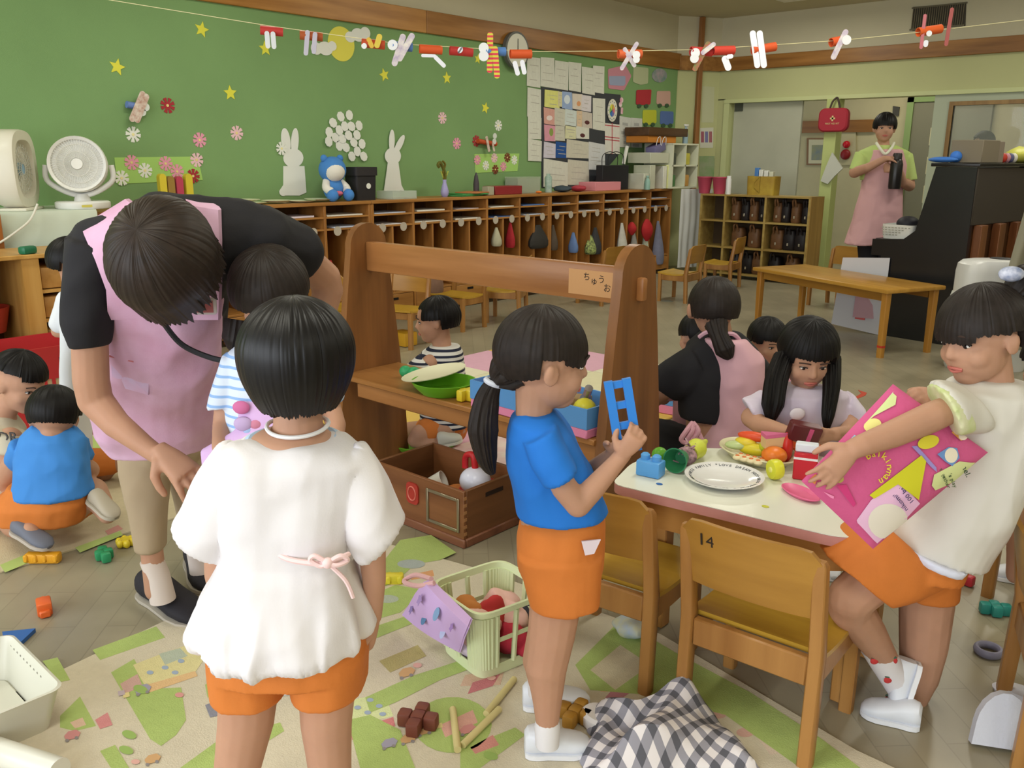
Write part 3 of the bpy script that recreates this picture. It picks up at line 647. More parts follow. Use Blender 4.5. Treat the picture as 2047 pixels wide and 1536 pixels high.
solo('clock_figure', jn(wshape(*q(1515, 685), circ(.03, 16), .01, .006), wshape(*q(1500, 745), circ(.028, 16), .012, .006), wshape(*q(1520, 830), rrect(.04, .07, .01), .01, .004)), M('D85A90', .7, col2='EDE6E0', vs=16), 'small pink and white paper figure beside the toy clock', 'ornament')
PIC = [((1215, 138), (1250, 130), (1262, 152), (1247, 181), (1216, 177), 'C98A98', 'pink picture of the train row, topmost left'), ((1217, 152), (1250, 152), (1250, 168), (1246, 172), (1218, 170), '9AA4C0', 'grey-blue picture overlapping the pink one'), ((1266, 133), (1296, 136), (1295, 167), (1280, 170), (1265, 164), 'B5BC96', 'pale green picture in the top row'),
       ((1272, 180), (1302, 179), (1300, 209), (1285, 210), (1271, 209), 'B0323A', 'red picture car on the board'), ((1313, 182), (1340, 182), (1340, 211), (1326, 212), (1312, 208), 'CFA79A', 'beige-pink picture car on the board'), ((1285, 220), (1312, 220), (1312, 246), (1298, 250), (1284, 246), 'C2C63C', 'yellow picture car on the board'), ((1320, 222), (1346, 223), (1346, 247), (1333, 250), (1319, 248), '5A74AE', 'blue picture car on the board'), ((1318, 255), (1350, 258), (1350, 268), (1335, 268), (1316, 264), 'C8C020', 'yellow strip low on the board by the corner')]
for i, p in enumerate(PIC):
    t = thing('picture_car', p[6], 'picture', wp(*p[4], .003), group='picture cars pinned near the corner')
    put('card', wpoly(roundpoly(p[:5], 3, 3), .003 + .002 * (i % 2), .003), M(p[5], .7), t)
    if 'car' in p[6]:
        for dx in (7, 21): put('wheel', wpoly(ell(p[4][0] + dx, p[4][1] + 3, 4, 4), .009, .003), M('3F5A40', .7), t)
solo('picture_disc', wpoly(ell(1318, 151, 15, 14), .003, .003), M('6E8E86', .7, col2='B0A0A8', vs=14), 'round grey-green picture in the top row by the corner', 'picture')
# wall clock
wc = thing('wall_clock', 'round wall clock with a dark rim overlapping the beam', 'clock', wp(1028, 138, .04))
o_ = onx(1028, 101, XW + .055)
def disc(o, r, t, n=36): return prism(circ(r, n), o, YU, UP, t)
put('rim', jn(disc(o_, .165, .04)), M('5E5E58', .4), wc); put('dial', disc(o_ + NX * .0405, .145, .004), M('D8D6C4', .3), wc)
put('clock_hand', jn(prism([(-.004, 0), (.004, 0), (.003, .1), (-.003, .1)], o_ + NX * .046, YU, UP, .002)), M('303030', .5), wc)

# ================================================================== paper planes on a string
GH = 4.1
def gp(px, py, d=0.0): return athd(GH + d, px, py)
def gs(pts): return smoothpath([gp(*p) for p in pts], 6)
strp = [gp(220, 0) + (gp(220, 0) - gp(300, 14)) * 6, gp(220, 0), gp(540, 52), gp(800, 88), gp(1060, 103), gp(1260, 102), gp(1400, 99), gp(1525, 91), gp(1690, 80), gp(1860, 62), gp(2047, 40), gp(2047, 40) + (gp(2047, 40) - gp(1860, 62)) * 4.5]
strp = [p if p[2] < ZC - .01 else p + UP * (ZC - .01 - p[2]) for p in strp]
solo('string_line', tube(strp, .0016, 5), M('D8D0A0', .7), 'thin string across the room carrying paper planes', 'string')
def strip(x0, y0, x1, y1, w, c, d): # a rounded paddle-shaped strip
    a, b = gp(x0, y0, d), gp(x1, y1, d); u = b - a; L = np.linalg.norm(u); u /= L; v = np.cross(u, -hx); v /= np.linalg.norm(v)
    return prism([(x + L / 2, y) for x, y in rrect(L, w, w * .48, 5)], a, u, v, .003)
def plane(px, py, l, ang, c, label, strips=(), eyes=(), r=.019):
    o = gp(px, py); t = thing('paper_plane', label, 'paper plane', o, group='paper planes made of rolls and paddles')
    dx, dy = math.cos(ang) * l / 2, math.sin(ang) * l / 2
    a, b = gp(px - dx, py - dy, -.012), gp(px + dx, py + dy, .012); u, v = frame_of(b - a)
    R = [ring(a, u * r, v * r, 20), ring(b, u * r, v * r, 20), ring(b, u * (r - .0025), v * (r - .0025), 20), ring(a, u * (r - .0025), v * (r - .0025), 20)]
    md = loft(R + [R[0]], False); put('roll_body', md, M(c, .6), t)
    for i, (x0, y0, x1, y1, w, sc) in enumerate(strips): put('wing_strip', strip(x0, y0, x1, y1, w, sc, -.024 - .004 * i), M(sc, .6) if isinstance(sc, str) else sc, t)
    for i, (ex, ey, er) in enumerate(eyes):
        e = put('eye_disc', prism(circ(er), gp(ex, ey, -.026 - .0045 * (i % 2)), r0, UP, .003), M('E9EAEC', .6), t)
        put('pupil', prism(circ(er * .4, 12), gp(ex, ey, -.0262 - .0045 * (i % 2)) - hx * .0005, r0, UP, .001), M('404048', .6), e)
WS = 'E9EAF2'; OR = 'D8592A'; RD = 'C23A36'
m_deco = M('E6DFD6', .7, col2='B8A8C0', vs=45); m_rain = stripes('D84A5A', 'D8D050', 55, 2, c3=None)
plane(543, 62, 46, .09, RD, 'red paper plane, leftmost on the string', [(533, 62, 536, 97, .021, 'D4D6DA'), (545, 63, 548, 98, .021, 'D4D6DA')])
plane(622, 72, 46, .09, 'B0582E', 'brown-orange paper plane left of the moon', [(615, 60, 611, 111, .02, 'B9B4C2'), (630, 64, 627, 108, .02, 'B9B4C2')])
plane(746, 88, 46, .1, 'C4502E', 'orange-red paper plane with yellow wings', [(735, 75, 745, 96, .02, 'D8B040'), (760, 68, 752, 96, .024, 'D8C048')], [(728, 92, .012)])
plane(804, 93, 40, .1, '5A80C0', 'blue paper plane with crossed speckled wings', [(807, 68, 787, 132, .026, m_deco), (826, 67, 796, 122, .026, m_deco)], [(785, 90, .022)])
plane(861, 99, 45, .06, OR, 'orange paper plane with one drooping white wing', [(842, 111, 872, 112, .013, WS), (868, 112, 890, 134, .018, WS)])
plane(922, 103, 46, .08, 'B83430', 'dark red paper plane with a white window', [(916, 97, 924, 103, .03, WS)])
plane(990, 103, 40, .02, '5A88C8', 'rainbow-striped paper plane with long wings', [(980, 64, 979, 146, .026, m_rain), (989, 92, 994, 157, .026, m_rain)], [(967, 96, .022), (967, 112, .022)])
plane(1041, 108, 42, 0, OR, 'orange paper plane in front of the wall clock', [(1028, 122, 1036, 151, .02, WS), (1043, 120, 1049, 149, .02, WS)])
plane(1259, 108, 46, 0, 'E0683A', 'orange paper plane with crossed wings above the pictures', [(1247, 95, 1270, 134, .018, m_deco), (1275, 84, 1241, 140, .018, m_deco)], [(1272, 110, .017), (1272, 119, .015)])
plane(1402, 103, 42, .05, RD, 'red paper plane with colourful dotted wings before the pole', [(1418, 83, 1387, 142, .022, M('6A8A50', .6, col2='C05050', vs=60)), (1430, 86, 1402, 108, .02, m_deco)], [(1390, 106, .02), (1388, 117, .019)])
plane(1446, 101, 42, -.03, 'D04030', 'red paper plane with one hanging white wing', [(1447, 112, 1458, 141, .028, 'F2F3F8'), (1452, 114, 1466, 112, .018, 'F2F3F8')])
plane(1527, 97, 46, -.17, OR, 'orange paper plane with two long white wings', [(1504, 61, 1515, 136, .026, 'F2F3F8'), (1518, 61, 1528, 136, .026, 'F2F3F8')])
plane(1676, 82, 30, -.2, OR, 'small orange paper plane turned sideways', [(1693, 59, 1664, 119, .024, m_deco)], [(1692, 80, .02)])
plane(1858, 61, 46, -.15, 'D9602A', 'orange paper plane in front of the ceiling vent', [(1850, 28, 1841, 98, .014, 'C07078'), (1852, 80, 1850, 94, .02, WS)], [(1857, 67, .012)])
solo('paper_strip', jn(strip(1904, 15, 1891, 92, .016, '', -.02)), M('A85A58', .6), 'dull pink paper strip, rightmost on the string', 'paper strip')
def wplane(px, py, c, strips, eyes, label):
    t = thing('wall_plane', label, 'paper plane', wp(px, py, .03), group='paper planes stuck on the board')
    a, b = wp(px - 20, py - 3, .03), wp(px + 16, py + 3, .03); put('roll_body', cyl(a, b, .022, n=20), M(c, .6), t)
    for i, (x0, y0, x1, y1, w) in enumerate(strips):
        p0, p1 = wp(x0, y0, .055 + .004 * i), wp(x1, y1, .055 + .004 * i); u = p1 - p0; L = np.linalg.norm(u); u /= L
        put('wing_strip', prism([(x + L / 2, y) for x, y in rrect(L, w, w * .48, 5)], p0, u, np.cross(NX, u), .003), M('E2DACE', .7, col2='B89080', vs=40), t)
    for ex, ey in eyes: put('eye_disc', wshape(ex, ey, circ(.026), .055, .003), M('D8DCD6', .6), t)
wplane(273, 212, '6A84C0', [(287, 183, 262, 243, .04), (294, 188, 272, 245, .04)], [(291, 214), (284, 224)], 'blue paper plane with tan wings on the board, left side')
wplane(975, 285, 'C0502A', [(972, 272, 978, 304, .03), (984, 285, 988, 303, .022)], [(989, 272), (988, 283)], 'small orange paper plane stuck above the smaller green card')

# ================================================================== on the cubby tops
CZ = .9705
def cb(px, py=395, X=-5.66): p = onx(px, py, X); return A(p[0], p[1], CZ)
def zat(px, py, X): return onx(px, py, X)[2]
# cabinet under the sheet, and the two fans on it
sheet = thing('draped_cabinet', 'low cabinet draped with a pale green-white sheet under the fans', 'cabinet', (-5.5, 2.0, 0))
def drape(lo, hi, z0, amp=.012, n=14):
    x0, y0, x1, y1 = *lo, *hi; per = []
    for a, b in (((x0, y0), (x1, y0)), ((x1, y0), (x1, y1)), ((x1, y1), (x0, y1)), ((x0, y1), (x0, y0))):
        for i in range(n): per.append((A(*a) * (1 - i / n) + A(*b) * (i / n)))
    c = A((x0 + x1) / 2, (y0 + y1) / 2); R = []
    for k, (z, o) in enumerate(((z0, 1.0), (z0 * .985, 1.012), (z0 * .93, 1.02), (z0 * .85, 1.03), (z0 * .76, 1.04))):
        R.append([A(*(c + (p - c) * (o + amp * k * .5 * math.sin(i * 1.7) * (1 if k else 0))), z) for i, p in enumerate(per)])
    return loft(R[::-1])
put('body', b2((-5.82, 1.76, 0), (-5.26, 2.24, .985)), wood('A87238', '865626', 'z'), sheet)
put('sheet', drape((-5.83, 1.75), (-5.24, 2.26), 1.0, .01), M('CDD8C8', .85, var=.06), sheet)
def ringtube(c, n, R_in, r, k=36):
    u, v = frame_of(n); return loft([[np.array(c) + (u * math.cos(a) + v * math.sin(a)) * (R_in + r * math.cos(b)) + np.array(n) * r * math.sin(b) for b in np.linspace(0, 2 * math.pi, 8, endpoint=False)] for a in np.linspace(0, 2 * math.pi, k)], False)
f1 = thing('box_fan', 'oval white box fan standing at the left edge', 'fan', onx(45, 410, -5.45) * A(1, 1, 0) + UP * 1.0)
c1 = onx(35, 338, -5.45); n1 = A(.62, .78, 0); n1 /= np.linalg.norm(n1); s1 = np.cross(UP, n1)
body = [ring(c1 + n1 * o, s1 * .19 * k, UP * .215 * k, 40, 3) for o, k in ((-.11, .75), (-.10, .9), (-.06, 1), (.03, 1), (.045, .97), (.045, .74), (.0, .70))]
put('housing', loft(body), M('DAD6C6', .35), f1)
put('grille', jn(*[ringtube(c1 + n1 * .03, n1, r, .0022) for r in (.03, .06, .09, .12)], *[tube([c1 + n1 * .032 + (s1 * math.cos(a) + UP * math.sin(a)) * .03, c1 + n1 * .032 + (s1 * math.cos(a) + UP * math.sin(a)) * .135], .0016, 5) for a in np.linspace(0, 2 * math.pi, 24, endpoint=False)]), M('C8C8BE', .4), f1)
put('blade_hub', cyl(c1 + n1 * .005, c1 + n1 * .028, .035), M('8FB0C8', .4), f1)
put('foot', box((c1[0], c1[1], 1.0 + .008), (.14, .3, .016), .006, rz=math.atan2(s1[1], s1[0]) - math.pi / 2), M('DAD6C6', .35), f1)
f2 = thing('round_fan', 'round white circulator fan with a swivel base', 'fan', onx(165, 410, -5.4) * A(1, 1, 0) + UP * 1.0)
c2 = onx(157, 330, -5.4); n2 = A(.86, -.5, .12); n2 /= np.linalg.norm(n2); s2, v2 = frame_of(n2)
put('drum', loft([ring(c2 + n2 * o, s2 * k, v2 * k, 40) for o, k in ((-.11, .10), (-.10, .13), (-.05, .155), (.05, .16), (.07, .155), (.06, .14), (.04, .135))]), M('E2E2DE', .35), f2)
gr = []
for a in np.linspace(0, 2 * math.pi, 60, endpoint=False):
    gr.append(tube([c2 + n2 * .062 + (s2 * math.cos(a) + v2 * math.sin(a)) * .035, c2 + n2 * .058 + (s2 * math.cos(a + .35) + v2 * math.sin(a + .35)) * .145], .0014, 4))
put('grille', jn(*gr, ringtube(c2 + n2 * .06, n2, .07, .002), ringtube(c2 + n2 * .06, n2, .11, .002)), M('D8D8D2', .4), f2)
put('grille_cap', cyl(c2 + n2 * .05, c2 + n2 * .066, .036, .03, 24), M('E6E6E2', .35), f2)
put('yoke', tube(smoothpath([c2 - s2 * .175 + UP * .0, c2 - s2 * .165 - UP * .1, c2 - UP * .175, c2 + s2 * .165 - UP * .1, c2 + s2 * .175], 6), .016, 10), M('DCDCD8', .35), f2)
pb = A(c2[0], c2[1], 0)
put('stem', cyl(pb + UP * 1.035, pb + UP * (c2[2] - .165), .05, .035, 20), M('DCDCD8', .35), f2)
put('base', lathe([(.145, 1.001), (.15, 1.008), (.15, 1.035), (.14, 1.042)], pb, 32), M('E2E2DE', .35), f2)
bs = put('base_label', prism(rrect(.09, .014, .004), pb + A(.149, -.03, 1.02), (-.15, .98, 0), UP, .003), M('D8D06A', .5), f2)
solo('power_cord', tube(smoothpath([onx(75, 408, -5.2), onx(60, 440, -5.18), onx(30, 465, -5.16), onx(0, 485, -5.14), onx(-40, 505, -5.12)], 6), .006, 8), M('DAD8CC', .5), 'white power cord hanging down the draped cabinet', 'cord')
solo('corner_cabinet', b2((-5.6, 1.15, 0), (-5.15, 1.72, 1.0), .004), wood('A8682E', '824A1C', 'z'), 'brown wooden cabinet side at the left edge beside the sheet', 'cabinet')
# low wooden tray cabinet
wcab = thing('tray_cabinet', 'light wooden tray cabinet behind the bending teacher', 'cabinet', (-4.9, 1.9, 0))
mwc, mwc2 = wood('C69A56', 'AA7C3A', 'z'), wood('C89C58', 'AC803E', 'x')
cx0, cx1, cy0, cy1, ch = -5.12, -4.72, 1.64, 2.35, .80
put('top_board', b2((cx0, cy0 - .3, ch), (cx1 + .012, cy1, ch + .022), .004), mwc2, wcab)
for y in (cy0 - .3, cy0, cy0 + .06, cy1 - .022): put('side_panel', b2((cx0, y, 0), (cx1, y + .022, ch)), mwc, wcab)
put('stile', b2((cx1 - .02, cy0 + .022, 0), (cx1, cy0 + .06, ch)), mwc, wcab)
put('back_panel', b2((cx0, cy0 - .28, .05), (cx0 + .012, cy1 - .02, ch)), wood('7C5228', '5E3A1A', 'z'), wcab)
for z in (.04, .30, .47, .62): put('shelf_board', b2((cx0 + .012, cy0 + .082, z), (cx1 - .01, cy1 - .022, z + .016)), mwc2, wcab)
for z in (.317, .487, .637):
    tr = put('tray', b2((cx0 + .03, cy0 + .095, z + .003), (cx1 - .03, cy1 - .04, z + .11), .006), wood('C49352', 'A87838', 'x'), wcab)
    put('tray_slot', box((cx1 - .029, (cy0 + cy1) / 2 + .03, z + .07), (.004, .09, .022), .002), M('2A1E10', .9), tr)
solo('red_basket', jn(lathe([(.10, .42), (.13, .55), (.125, .55), (.095, .43)], (-4.95, 1.5, 0), 20)), M('B03A2C', .5), 'red basket with a green rim in the cabinet bay at the left edge', 'basket')
solo('green_toy', xf(box((0, 0, 0), (.05, .08, .04), .012), tuple(onz(55, 500, .842)), .4), M('1F6A4A', .4), 'small dark green toy on the tray cabinet top', 'toy')
# things on the cubbies
def bar(px, y0, y1, wpx, col, label):
    X = -5.6; p = onx(px, y1, X); s = mpp(p); h = max(.05, zat(px, y0, X) - CZ); w = wpx * s * .95
    t = solo('colour_bar', prism([(-w / 2, 0), (w / 2, 0), (w / 2, h - w / 2)] + [(w / 2 * math.cos(a), h - w / 2 + w / 2 * math.sin(a)) for a in np.linspace(.3, math.pi - .3, 6)] + [(-w / 2, h - w / 2)], A(p[0], p[1], CZ), YU, UP, .04), M(col, .5), label, 'bar', 'colour bars with rounded tops')
for px, c, l in ((323, 'D8C43A', 'yellow rounded bar, leftmost of the four'), (339, '9A7A3A', 'brown rounded bar, second of the four'), (356, 'B8405A', 'crimson rounded bar, third of the four'), (375, 'D2C038', 'yellow rounded bar, rightmost of the four')): bar(px, 347 if 'yellow' in l else 352, 392, 15, c, l)
for i, (px, py, l) in enumerate([(445, 404, 'pale paper plate at the left end of the plate row'), (492, 396, 'pale paper plate with a dark pen, raised on the row'), (505, 402, 'pale paper plate below the raised one'), (555, 400, 'pale paper plate in the middle of the plate row'), (605, 398, 'pale paper plate under the left rabbit'), (640, 399, 'pale paper plate next to the blue toy')]):
    p = onx(px, py, -5.60); z = CZ + .001 + (.022 if i == 1 else .0085 * (i % 2))
    solo('paper_plate', lathe([(.0, 0), (.065, 0), (.105, .012), (.108, .014), (.104, .014), (.066, .0025), (.0, .0025)], (-5.62, p[1], z), 28, caps=False), M('DEE2C2', .6), l, 'plate', 'paper plates on the cubbies')
# plain blue plush toy
pl = thing('plush_toy', 'plain blue round-headed plush toy sitting on the cubby', 'plush toy', cb(667, 395))
pc_ = cb(667, 395, -5.62); hd_ = pc_ + UP * .235; mbl = M('4A86CE', .9, bump=.3, bs=200); mwt = M('E6E2DA', .9, bump=.3, bs=200)
put('head', sph(hd_, (.10, .108, .10), 24, 16), mbl, pl)
put('face_patch', sph(hd_ + A(.035, -.01, -.012), (.075, .085, .075), 24, 16), mwt, pl)
put('body', sph(pc_ + UP * .095, (.07, .08, .095), 20, 14), mbl, pl)
for s in (-1, 1):
    put('arm', tube(smoothpath([pc_ + A(.0, s * .06, .15), pc_ + A(.04, s * .095, .10), pc_ + A(.075, s * .07, .075)], 5), [.03] * 10 + [.028], 12), mwt, pl)
    put('foot', sph(pc_ + A(.09, s * .075, .047), (.045, .043, .047), 18, 12), mbl, pl)
    put('ear', sph(hd_ + A(0, s * .075, .085), (.022, .028, .028), 14, 10), mbl, pl)
put('skirt', sph(pc_ + A(.04, 0, .06), (.05, .05, .022), 18, 10), M('D8708A', .9), pl)
bk = cb(722, 397, -5.63)
bb = thing('black_box', 'tall black cardboard box with a white dot', 'box', bk)
put('body', loft([ring(bk + UP * z, NX * .085 * k, YU * .105 * k, 32, 7) for z, k in ((0, .92), (.19, .98))]), M('262426', .6), bb)
put('lid_rim', loft([ring(bk + UP * z, NX * .092, YU * .114, 32, 7) for z in (.19, .255)]), M('2B282A', .6), bb)
put('white_dot', prism(circ(.022), bk + A(.084, .01, .11), YU, UP, .003), m_wh, bb)
m_clear = M('DDE6DC', .1, alpha=.28, spec=.6)
tr_ = cb(793, 385, -5.62)
def tray(c, sx, sy, h, t=.004): return jn(b2((c[0] - sx / 2, c[1] - sy / 2, c[2]), (c[0] + sx / 2, c[1] + sy / 2, c[2] + t)), *[b2((c[0] + a, c[1] + b, c[2]), (c[0] + a2, c[1] + b2_, c[2] + h)) for a, b, a2, b2_ in ((-sx / 2, -sy / 2, -sx / 2 + t, sy / 2), (sx / 2 - t, -sy / 2, sx / 2, sy / 2), (-sx / 2, -sy / 2, sx / 2, -sy / 2 + t), (-sx / 2, sy / 2 - t, sx / 2, sy / 2))])
solo('clear_tray', tray(tr_, .2, .26, .065), m_clear, 'clear plastic tray in front of the right rabbit', 'tray', smooth=False)
vs_ = cb(889, 386, -5.62)
vz = thing('vase', 'slim lavender vase with a dried curled stem', 'vase', vs_)
put('vase_body', lathe([(.022, 0), (.034, .02), (.036, .045), (.026, .085), (.016, .12), (.017, .145), (.012, .145)], vs_, 20), M('A9A4D4', .35), vz)
for k, (c, pts) in enumerate((('7A6A20', [(0, 0, .13), (0, -.02, .2), (0, .01, .27), (0, -.02, .30)]), ('6E6A28', [(0, 0, .13), (0, .005, .2), (0, -.045, .285), (0, -.075, .27), (0, -.06, .25)]), ('C4D060', [(0, .0, .13), (0, .03, .19), (0, .045, .215)]), ('C4D060', [(0, .0, .13), (0, -.03, .19), (0, -.045, .215)]))): put('dried_stem' if k < 2 else 'leaf', tube(smoothpath([vs_ + A(*p) for p in pts], 5), .009 if k == 0 else .014 if k == 1 else .006, 7), M(c, .8, var=.4, vs=60), vz)
solo('dark_cone', lathe([(.026, 0), (.027, .10), (.016, .17), (.004, .20)], cb(952, 382, -5.7), 16), M('4A444A', .6), 'dark grey pointed cone standing by the smaller green card', 'cone')
for i, (px, c, a, l) in enumerate([(925, '3E8A4A', .15, 'green folder at the bottom of the slanted pile'), (935, '4C9A56', -.1, 'green folder in the middle of the slanted pile'), (945, 'C87A4A', .3, 'orange folder on top of the slanted pile')]):
    p = cb(px, 388, -5.62); solo('folder', box((p[0], p[1], CZ + .006 + .0115 * i), (.22, .33 - .03 * i, .010), .002, rz=a), M(c, .5), l, 'folder', 'folders on the cubby')
def cbox(px0, px1, py, py_top, X, dx, col, label, name='box', cat='box', bev=.004, mat=None):
    p0, p1 = onx(px0, py, X), onx(px1, py, X); z = zat((px0 + px1) / 2, py_top, X)
    return solo(name, b2((X - dx, p0[1], CZ + .0005), (X, p1[1], max(z, CZ + .01)), bev), mat or M(col, .5), label, cat)
cbox(990, 1044, 388, 372, -5.56, .16, '8E2A2E', 'dark red flat box on the cubby', 'flat_box')
cbox(976, 988, 388, 373, -5.55, .08, 'A8A690', 'small grey tub left of the red box', 'small_tub')
cc = onx(1045, 380, -5.72); solo('clear_case', jn(tray(A(-5.72, cc[1], CZ), .16, .34, .14), b2((-5.8, cc[1] - .175, CZ + .14), (-5.64, cc[1] + .175, CZ + .155))), M('C8D0BE', .15, alpha=.35), 'clear plastic case with a pale lid behind the red box', 'case', smooth=False)
pz = cb(1077, 385, -5.56); solo('orange_toy', sph(pz + UP * .012, (.03, .034, .0115)), M('E07A2A', .5), 'small orange toy on the cubby edge', 'toy')
pz = cb(1096, 378, -5.66); solo('spray_can', lathe([(.036, 0), (.036, .14), (.03, .155), (.02, .16), (.02, .18)], pz, 18), M('B4C6BC', .4, col2='8CA89C', vs=30), 'pale green cylinder bottle before the notices', 'bottle')
for i, (px, c, w, l) in enumerate([(1125, '39454E', .2, 'dark crumpled bag on the cubby before the notices'), (1155, 'B03A48', .16, 'red bundle on the cubby beside the dark bag')]):
    p = cb(px, 384, -5.6); md = sph(p + UP * .032, (.09, w / 2, .032), 20, 12); md = ([np.array(v) * 1.0 + A(0, 0, .012 * mnoise.noise(Vector(v) * 18)) if v[2] > CZ + .012 else v for v in md[0]], md[1]); solo('soft_bundle', md, M(c, .7), l, 'bag')
cbox(1190, 1241, 380, 364, -5.54, .22, 'DC8F98', 'flat pink box in front of the black paper bag', 'flat_box')
pb_ = cb(1228, 376, -5.63)
pbag = thing('paper_bag', 'black paper carrier bag with looped handles', 'bag', pb_)
yb0, yb1 = onx(1205, 340, -5.63)[1], onx(1257, 340, -5.63)[1]
put('bag_body', b2((-5.72, yb0, CZ), (-5.63, yb1, CZ + .26), .004), M('1C1C22', .5), pbag)
for x in (-5.715, -5.635): put('handle', tube(smoothpath([A(x, yb0 + .1, CZ + .25), A(x, yb0 + .11, CZ + .36), A(x, (yb0 + yb1) / 2, CZ + .40), A(x, yb1 - .11, CZ + .36), A(x, yb1 - .1, CZ + .25)], 5), .004, 6), M('20201E', .6), pbag)
solo('paper_roll', cyl((-5.67, yb1 - .05, CZ + .27), (-5.67, yb1 + .01, CZ + .46), .02), M('DADAD2', .6), 'white rolled paper sticking out of the black bag', 'paper roll')
# white organiser, bottles and the white cube shelf at the end of the cubbies
for i, (px, w, h, c, l) in enumerate([(1275, .10, .17, 'D2D4C2', 'white plastic organiser box beside the black bag'), (1287, .11, .26, 'C9CBB6', 'tall translucent file box near the cube shelf'), (1312, .08, .25, 'E0E0D4', 'white magazine file leaning by the cube shelf'), (1317, .05, .26, 'D8DA9A', 'pale yellow magazine file beside the cube shelf')]):
    p = cb(px, 372, -5.58); solo('file_box', xf(box((0, 0, h / 2), (.22, w, h), .004), (p[0], p[1], CZ + .0005), 0), M(c, .4, var=.1, vs=12), l, 'file box')
pz = cb(1294, 372, -5.44); solo('spray_bottle', lathe([(.03, 0), (.032, .08), (.02, .11), (.012, .125), (.016, .13), (.016, .15)], pz, 16), M('8FB4A8', .3), 'small green spray bottle in front of the file boxes', 'bottle')
cs = thing('cube_shelf', 'white two-by-two cube shelf at the end of the cubbies', 'shelf', (-5.62, 9.16, CZ))
m_ws = M('D8DAC2', .5)
y0_, y1_ = 8.82, 9.38; zt = CZ + .50
for z in (CZ + .0, CZ + .243, zt - .018): put('board', b2((-5.80, y0_, z + .001), (-5.42, y1_, z + .018)), m_ws, cs)
for y in (y0_, (y0_ + y1_) / 2 - .009, y1_ - .018): put('upright_board', b2((-5.80, y + .0005, CZ + .019), (-5.42, y + .0175, zt - .019)), m_ws, cs)
put('back_board', b2((-5.806, y0_, CZ), (-5.8005, y1_, zt)), m_ws, cs)
for (y, z, c, l) in [(8.92, .262, '4A5046', 'dark roll in the upper left cube'), (9.22, .262, 'C8C050', 'yellow box in the upper right cube'), (8.92, .019, '4E7A48', 'green bottle in the lower left cube'), (9.22, .019, 'C89850', 'orange packets in the lower right cube')]:
    solo('cube_content', box((-5.52, y, CZ + z + .066), (.12, .09, .13), .01), M(c, .5), l, 'box')
solo('wooden_box', b2((-5.80, 8.40, zt + .075), (-5.48, 9.22, zt + .165), .006), wood('5A3E26', '442C18', 'y'), 'long dark brown box on top of the cube shelf', 'box')
solo('orange_box', b2((-5.79, 8.42, zt + .002), (-5.5, 9.0, zt + .074), .004), M('C07A2C', .5), 'orange box below the long brown box', 'box')
pz = A(-5.55, 8.66, zt - .08); vb = thing('gift_bag', 'violet paper bag with white handles lying on the files', 'bag', pz)
put('bag_body', xf(box((0, 0, 0), (.12, .26, .09), .006), tuple(pz + UP * .02), .1, rx=.25), M('6E6A92', .6), vb)
for s in (-.05, .06): put('handle', tube(smoothpath([pz + A(.06, s - .04, .05), pz + A(.07, s - .02, .13), pz + A(.07, s + .03, .14), pz + A(.06, s + .05, .06)], 5), .004, 6), M('DADAD8', .6), vb)
solo('storage_base', b2((-5.76, 8.42, CZ + .28), (-5.46, 8.80, zt - .105), .004), M('C2C4B0', .5), 'grey plastic storage case under the violet bag', 'case')
sp_ = A(-5.56, 9.30, zt); so = thing('cleaner_bottle', 'white trigger spray bottle on the cube shelf', 'bottle', sp_)
put('bottle', lathe([(.04, .001), (.042, .1), (.03, .15), (.014, .18), (.014, .2)], sp_, 16, .7), M('9AB4C2', .3), so); put('trigger', jn(box(sp_ + A(0, .01, .21), (.025, .08, .025), .005), box(sp_ + A(0, .04, .185), (.012, .01, .04), .003)), M('E6E6E0', .4), so)
solo('tissue_box', box((-5.55, 9.27, 0), (.1, .01, .01)), m_ws, 'x', 'x') if False else None
# white sheet hanging below the cube shelf
ys0, ys1 = onx(1346, 460, -5.4)[1], onx(1392, 460, -5.4)[1]
solo('hanging_sheet', pleat((-5.40, 9.0, 0), (-5.22, 9.40, 0), .06, .965, .008, 5), M('C8CAC6', .85), 'white cloth sheet hanging beside the end of the cubbies', 'sheet')
# bags and caps hung in the cubbies
def hangbag(px, py_top, py_bot, wpx, col, label, X=-5.52, col2=None, round_=False, name='hanging_bag', cat='bag', lean=0.0):
    pt, pb = onx(px, py_top, X), onx(px + lean, py_bot, X); s = mpp(pt); w = wpx * s * 1.25; mm = M(col, .8, col2=col2, vs=45) if col2 else M(col, .8, var=.15, vs=20)
    R = []; N = 10
    for k in range(N + 1):
        t = k / N; c = pt * (1 - t) + pb * t
        kk = (math.sin(math.pi * min(1, .08 + t * .84)) if round_ else (.22 + .78 * min(1, t * 1.5)) * (1 if t < .93 else .8))
        R.append([c + YU * (w / 2 * kk * math.cos(a) * (1 + .1 * math.sin(3 * a + px))) + NX * (.055 * kk * math.sin(a)) for a in np.linspace(0, 2 * math.pi, 18, endpoint=False)])
    return solo(name, loft(R), mm, label, cat, 'bags and caps hanging in the cubbies')
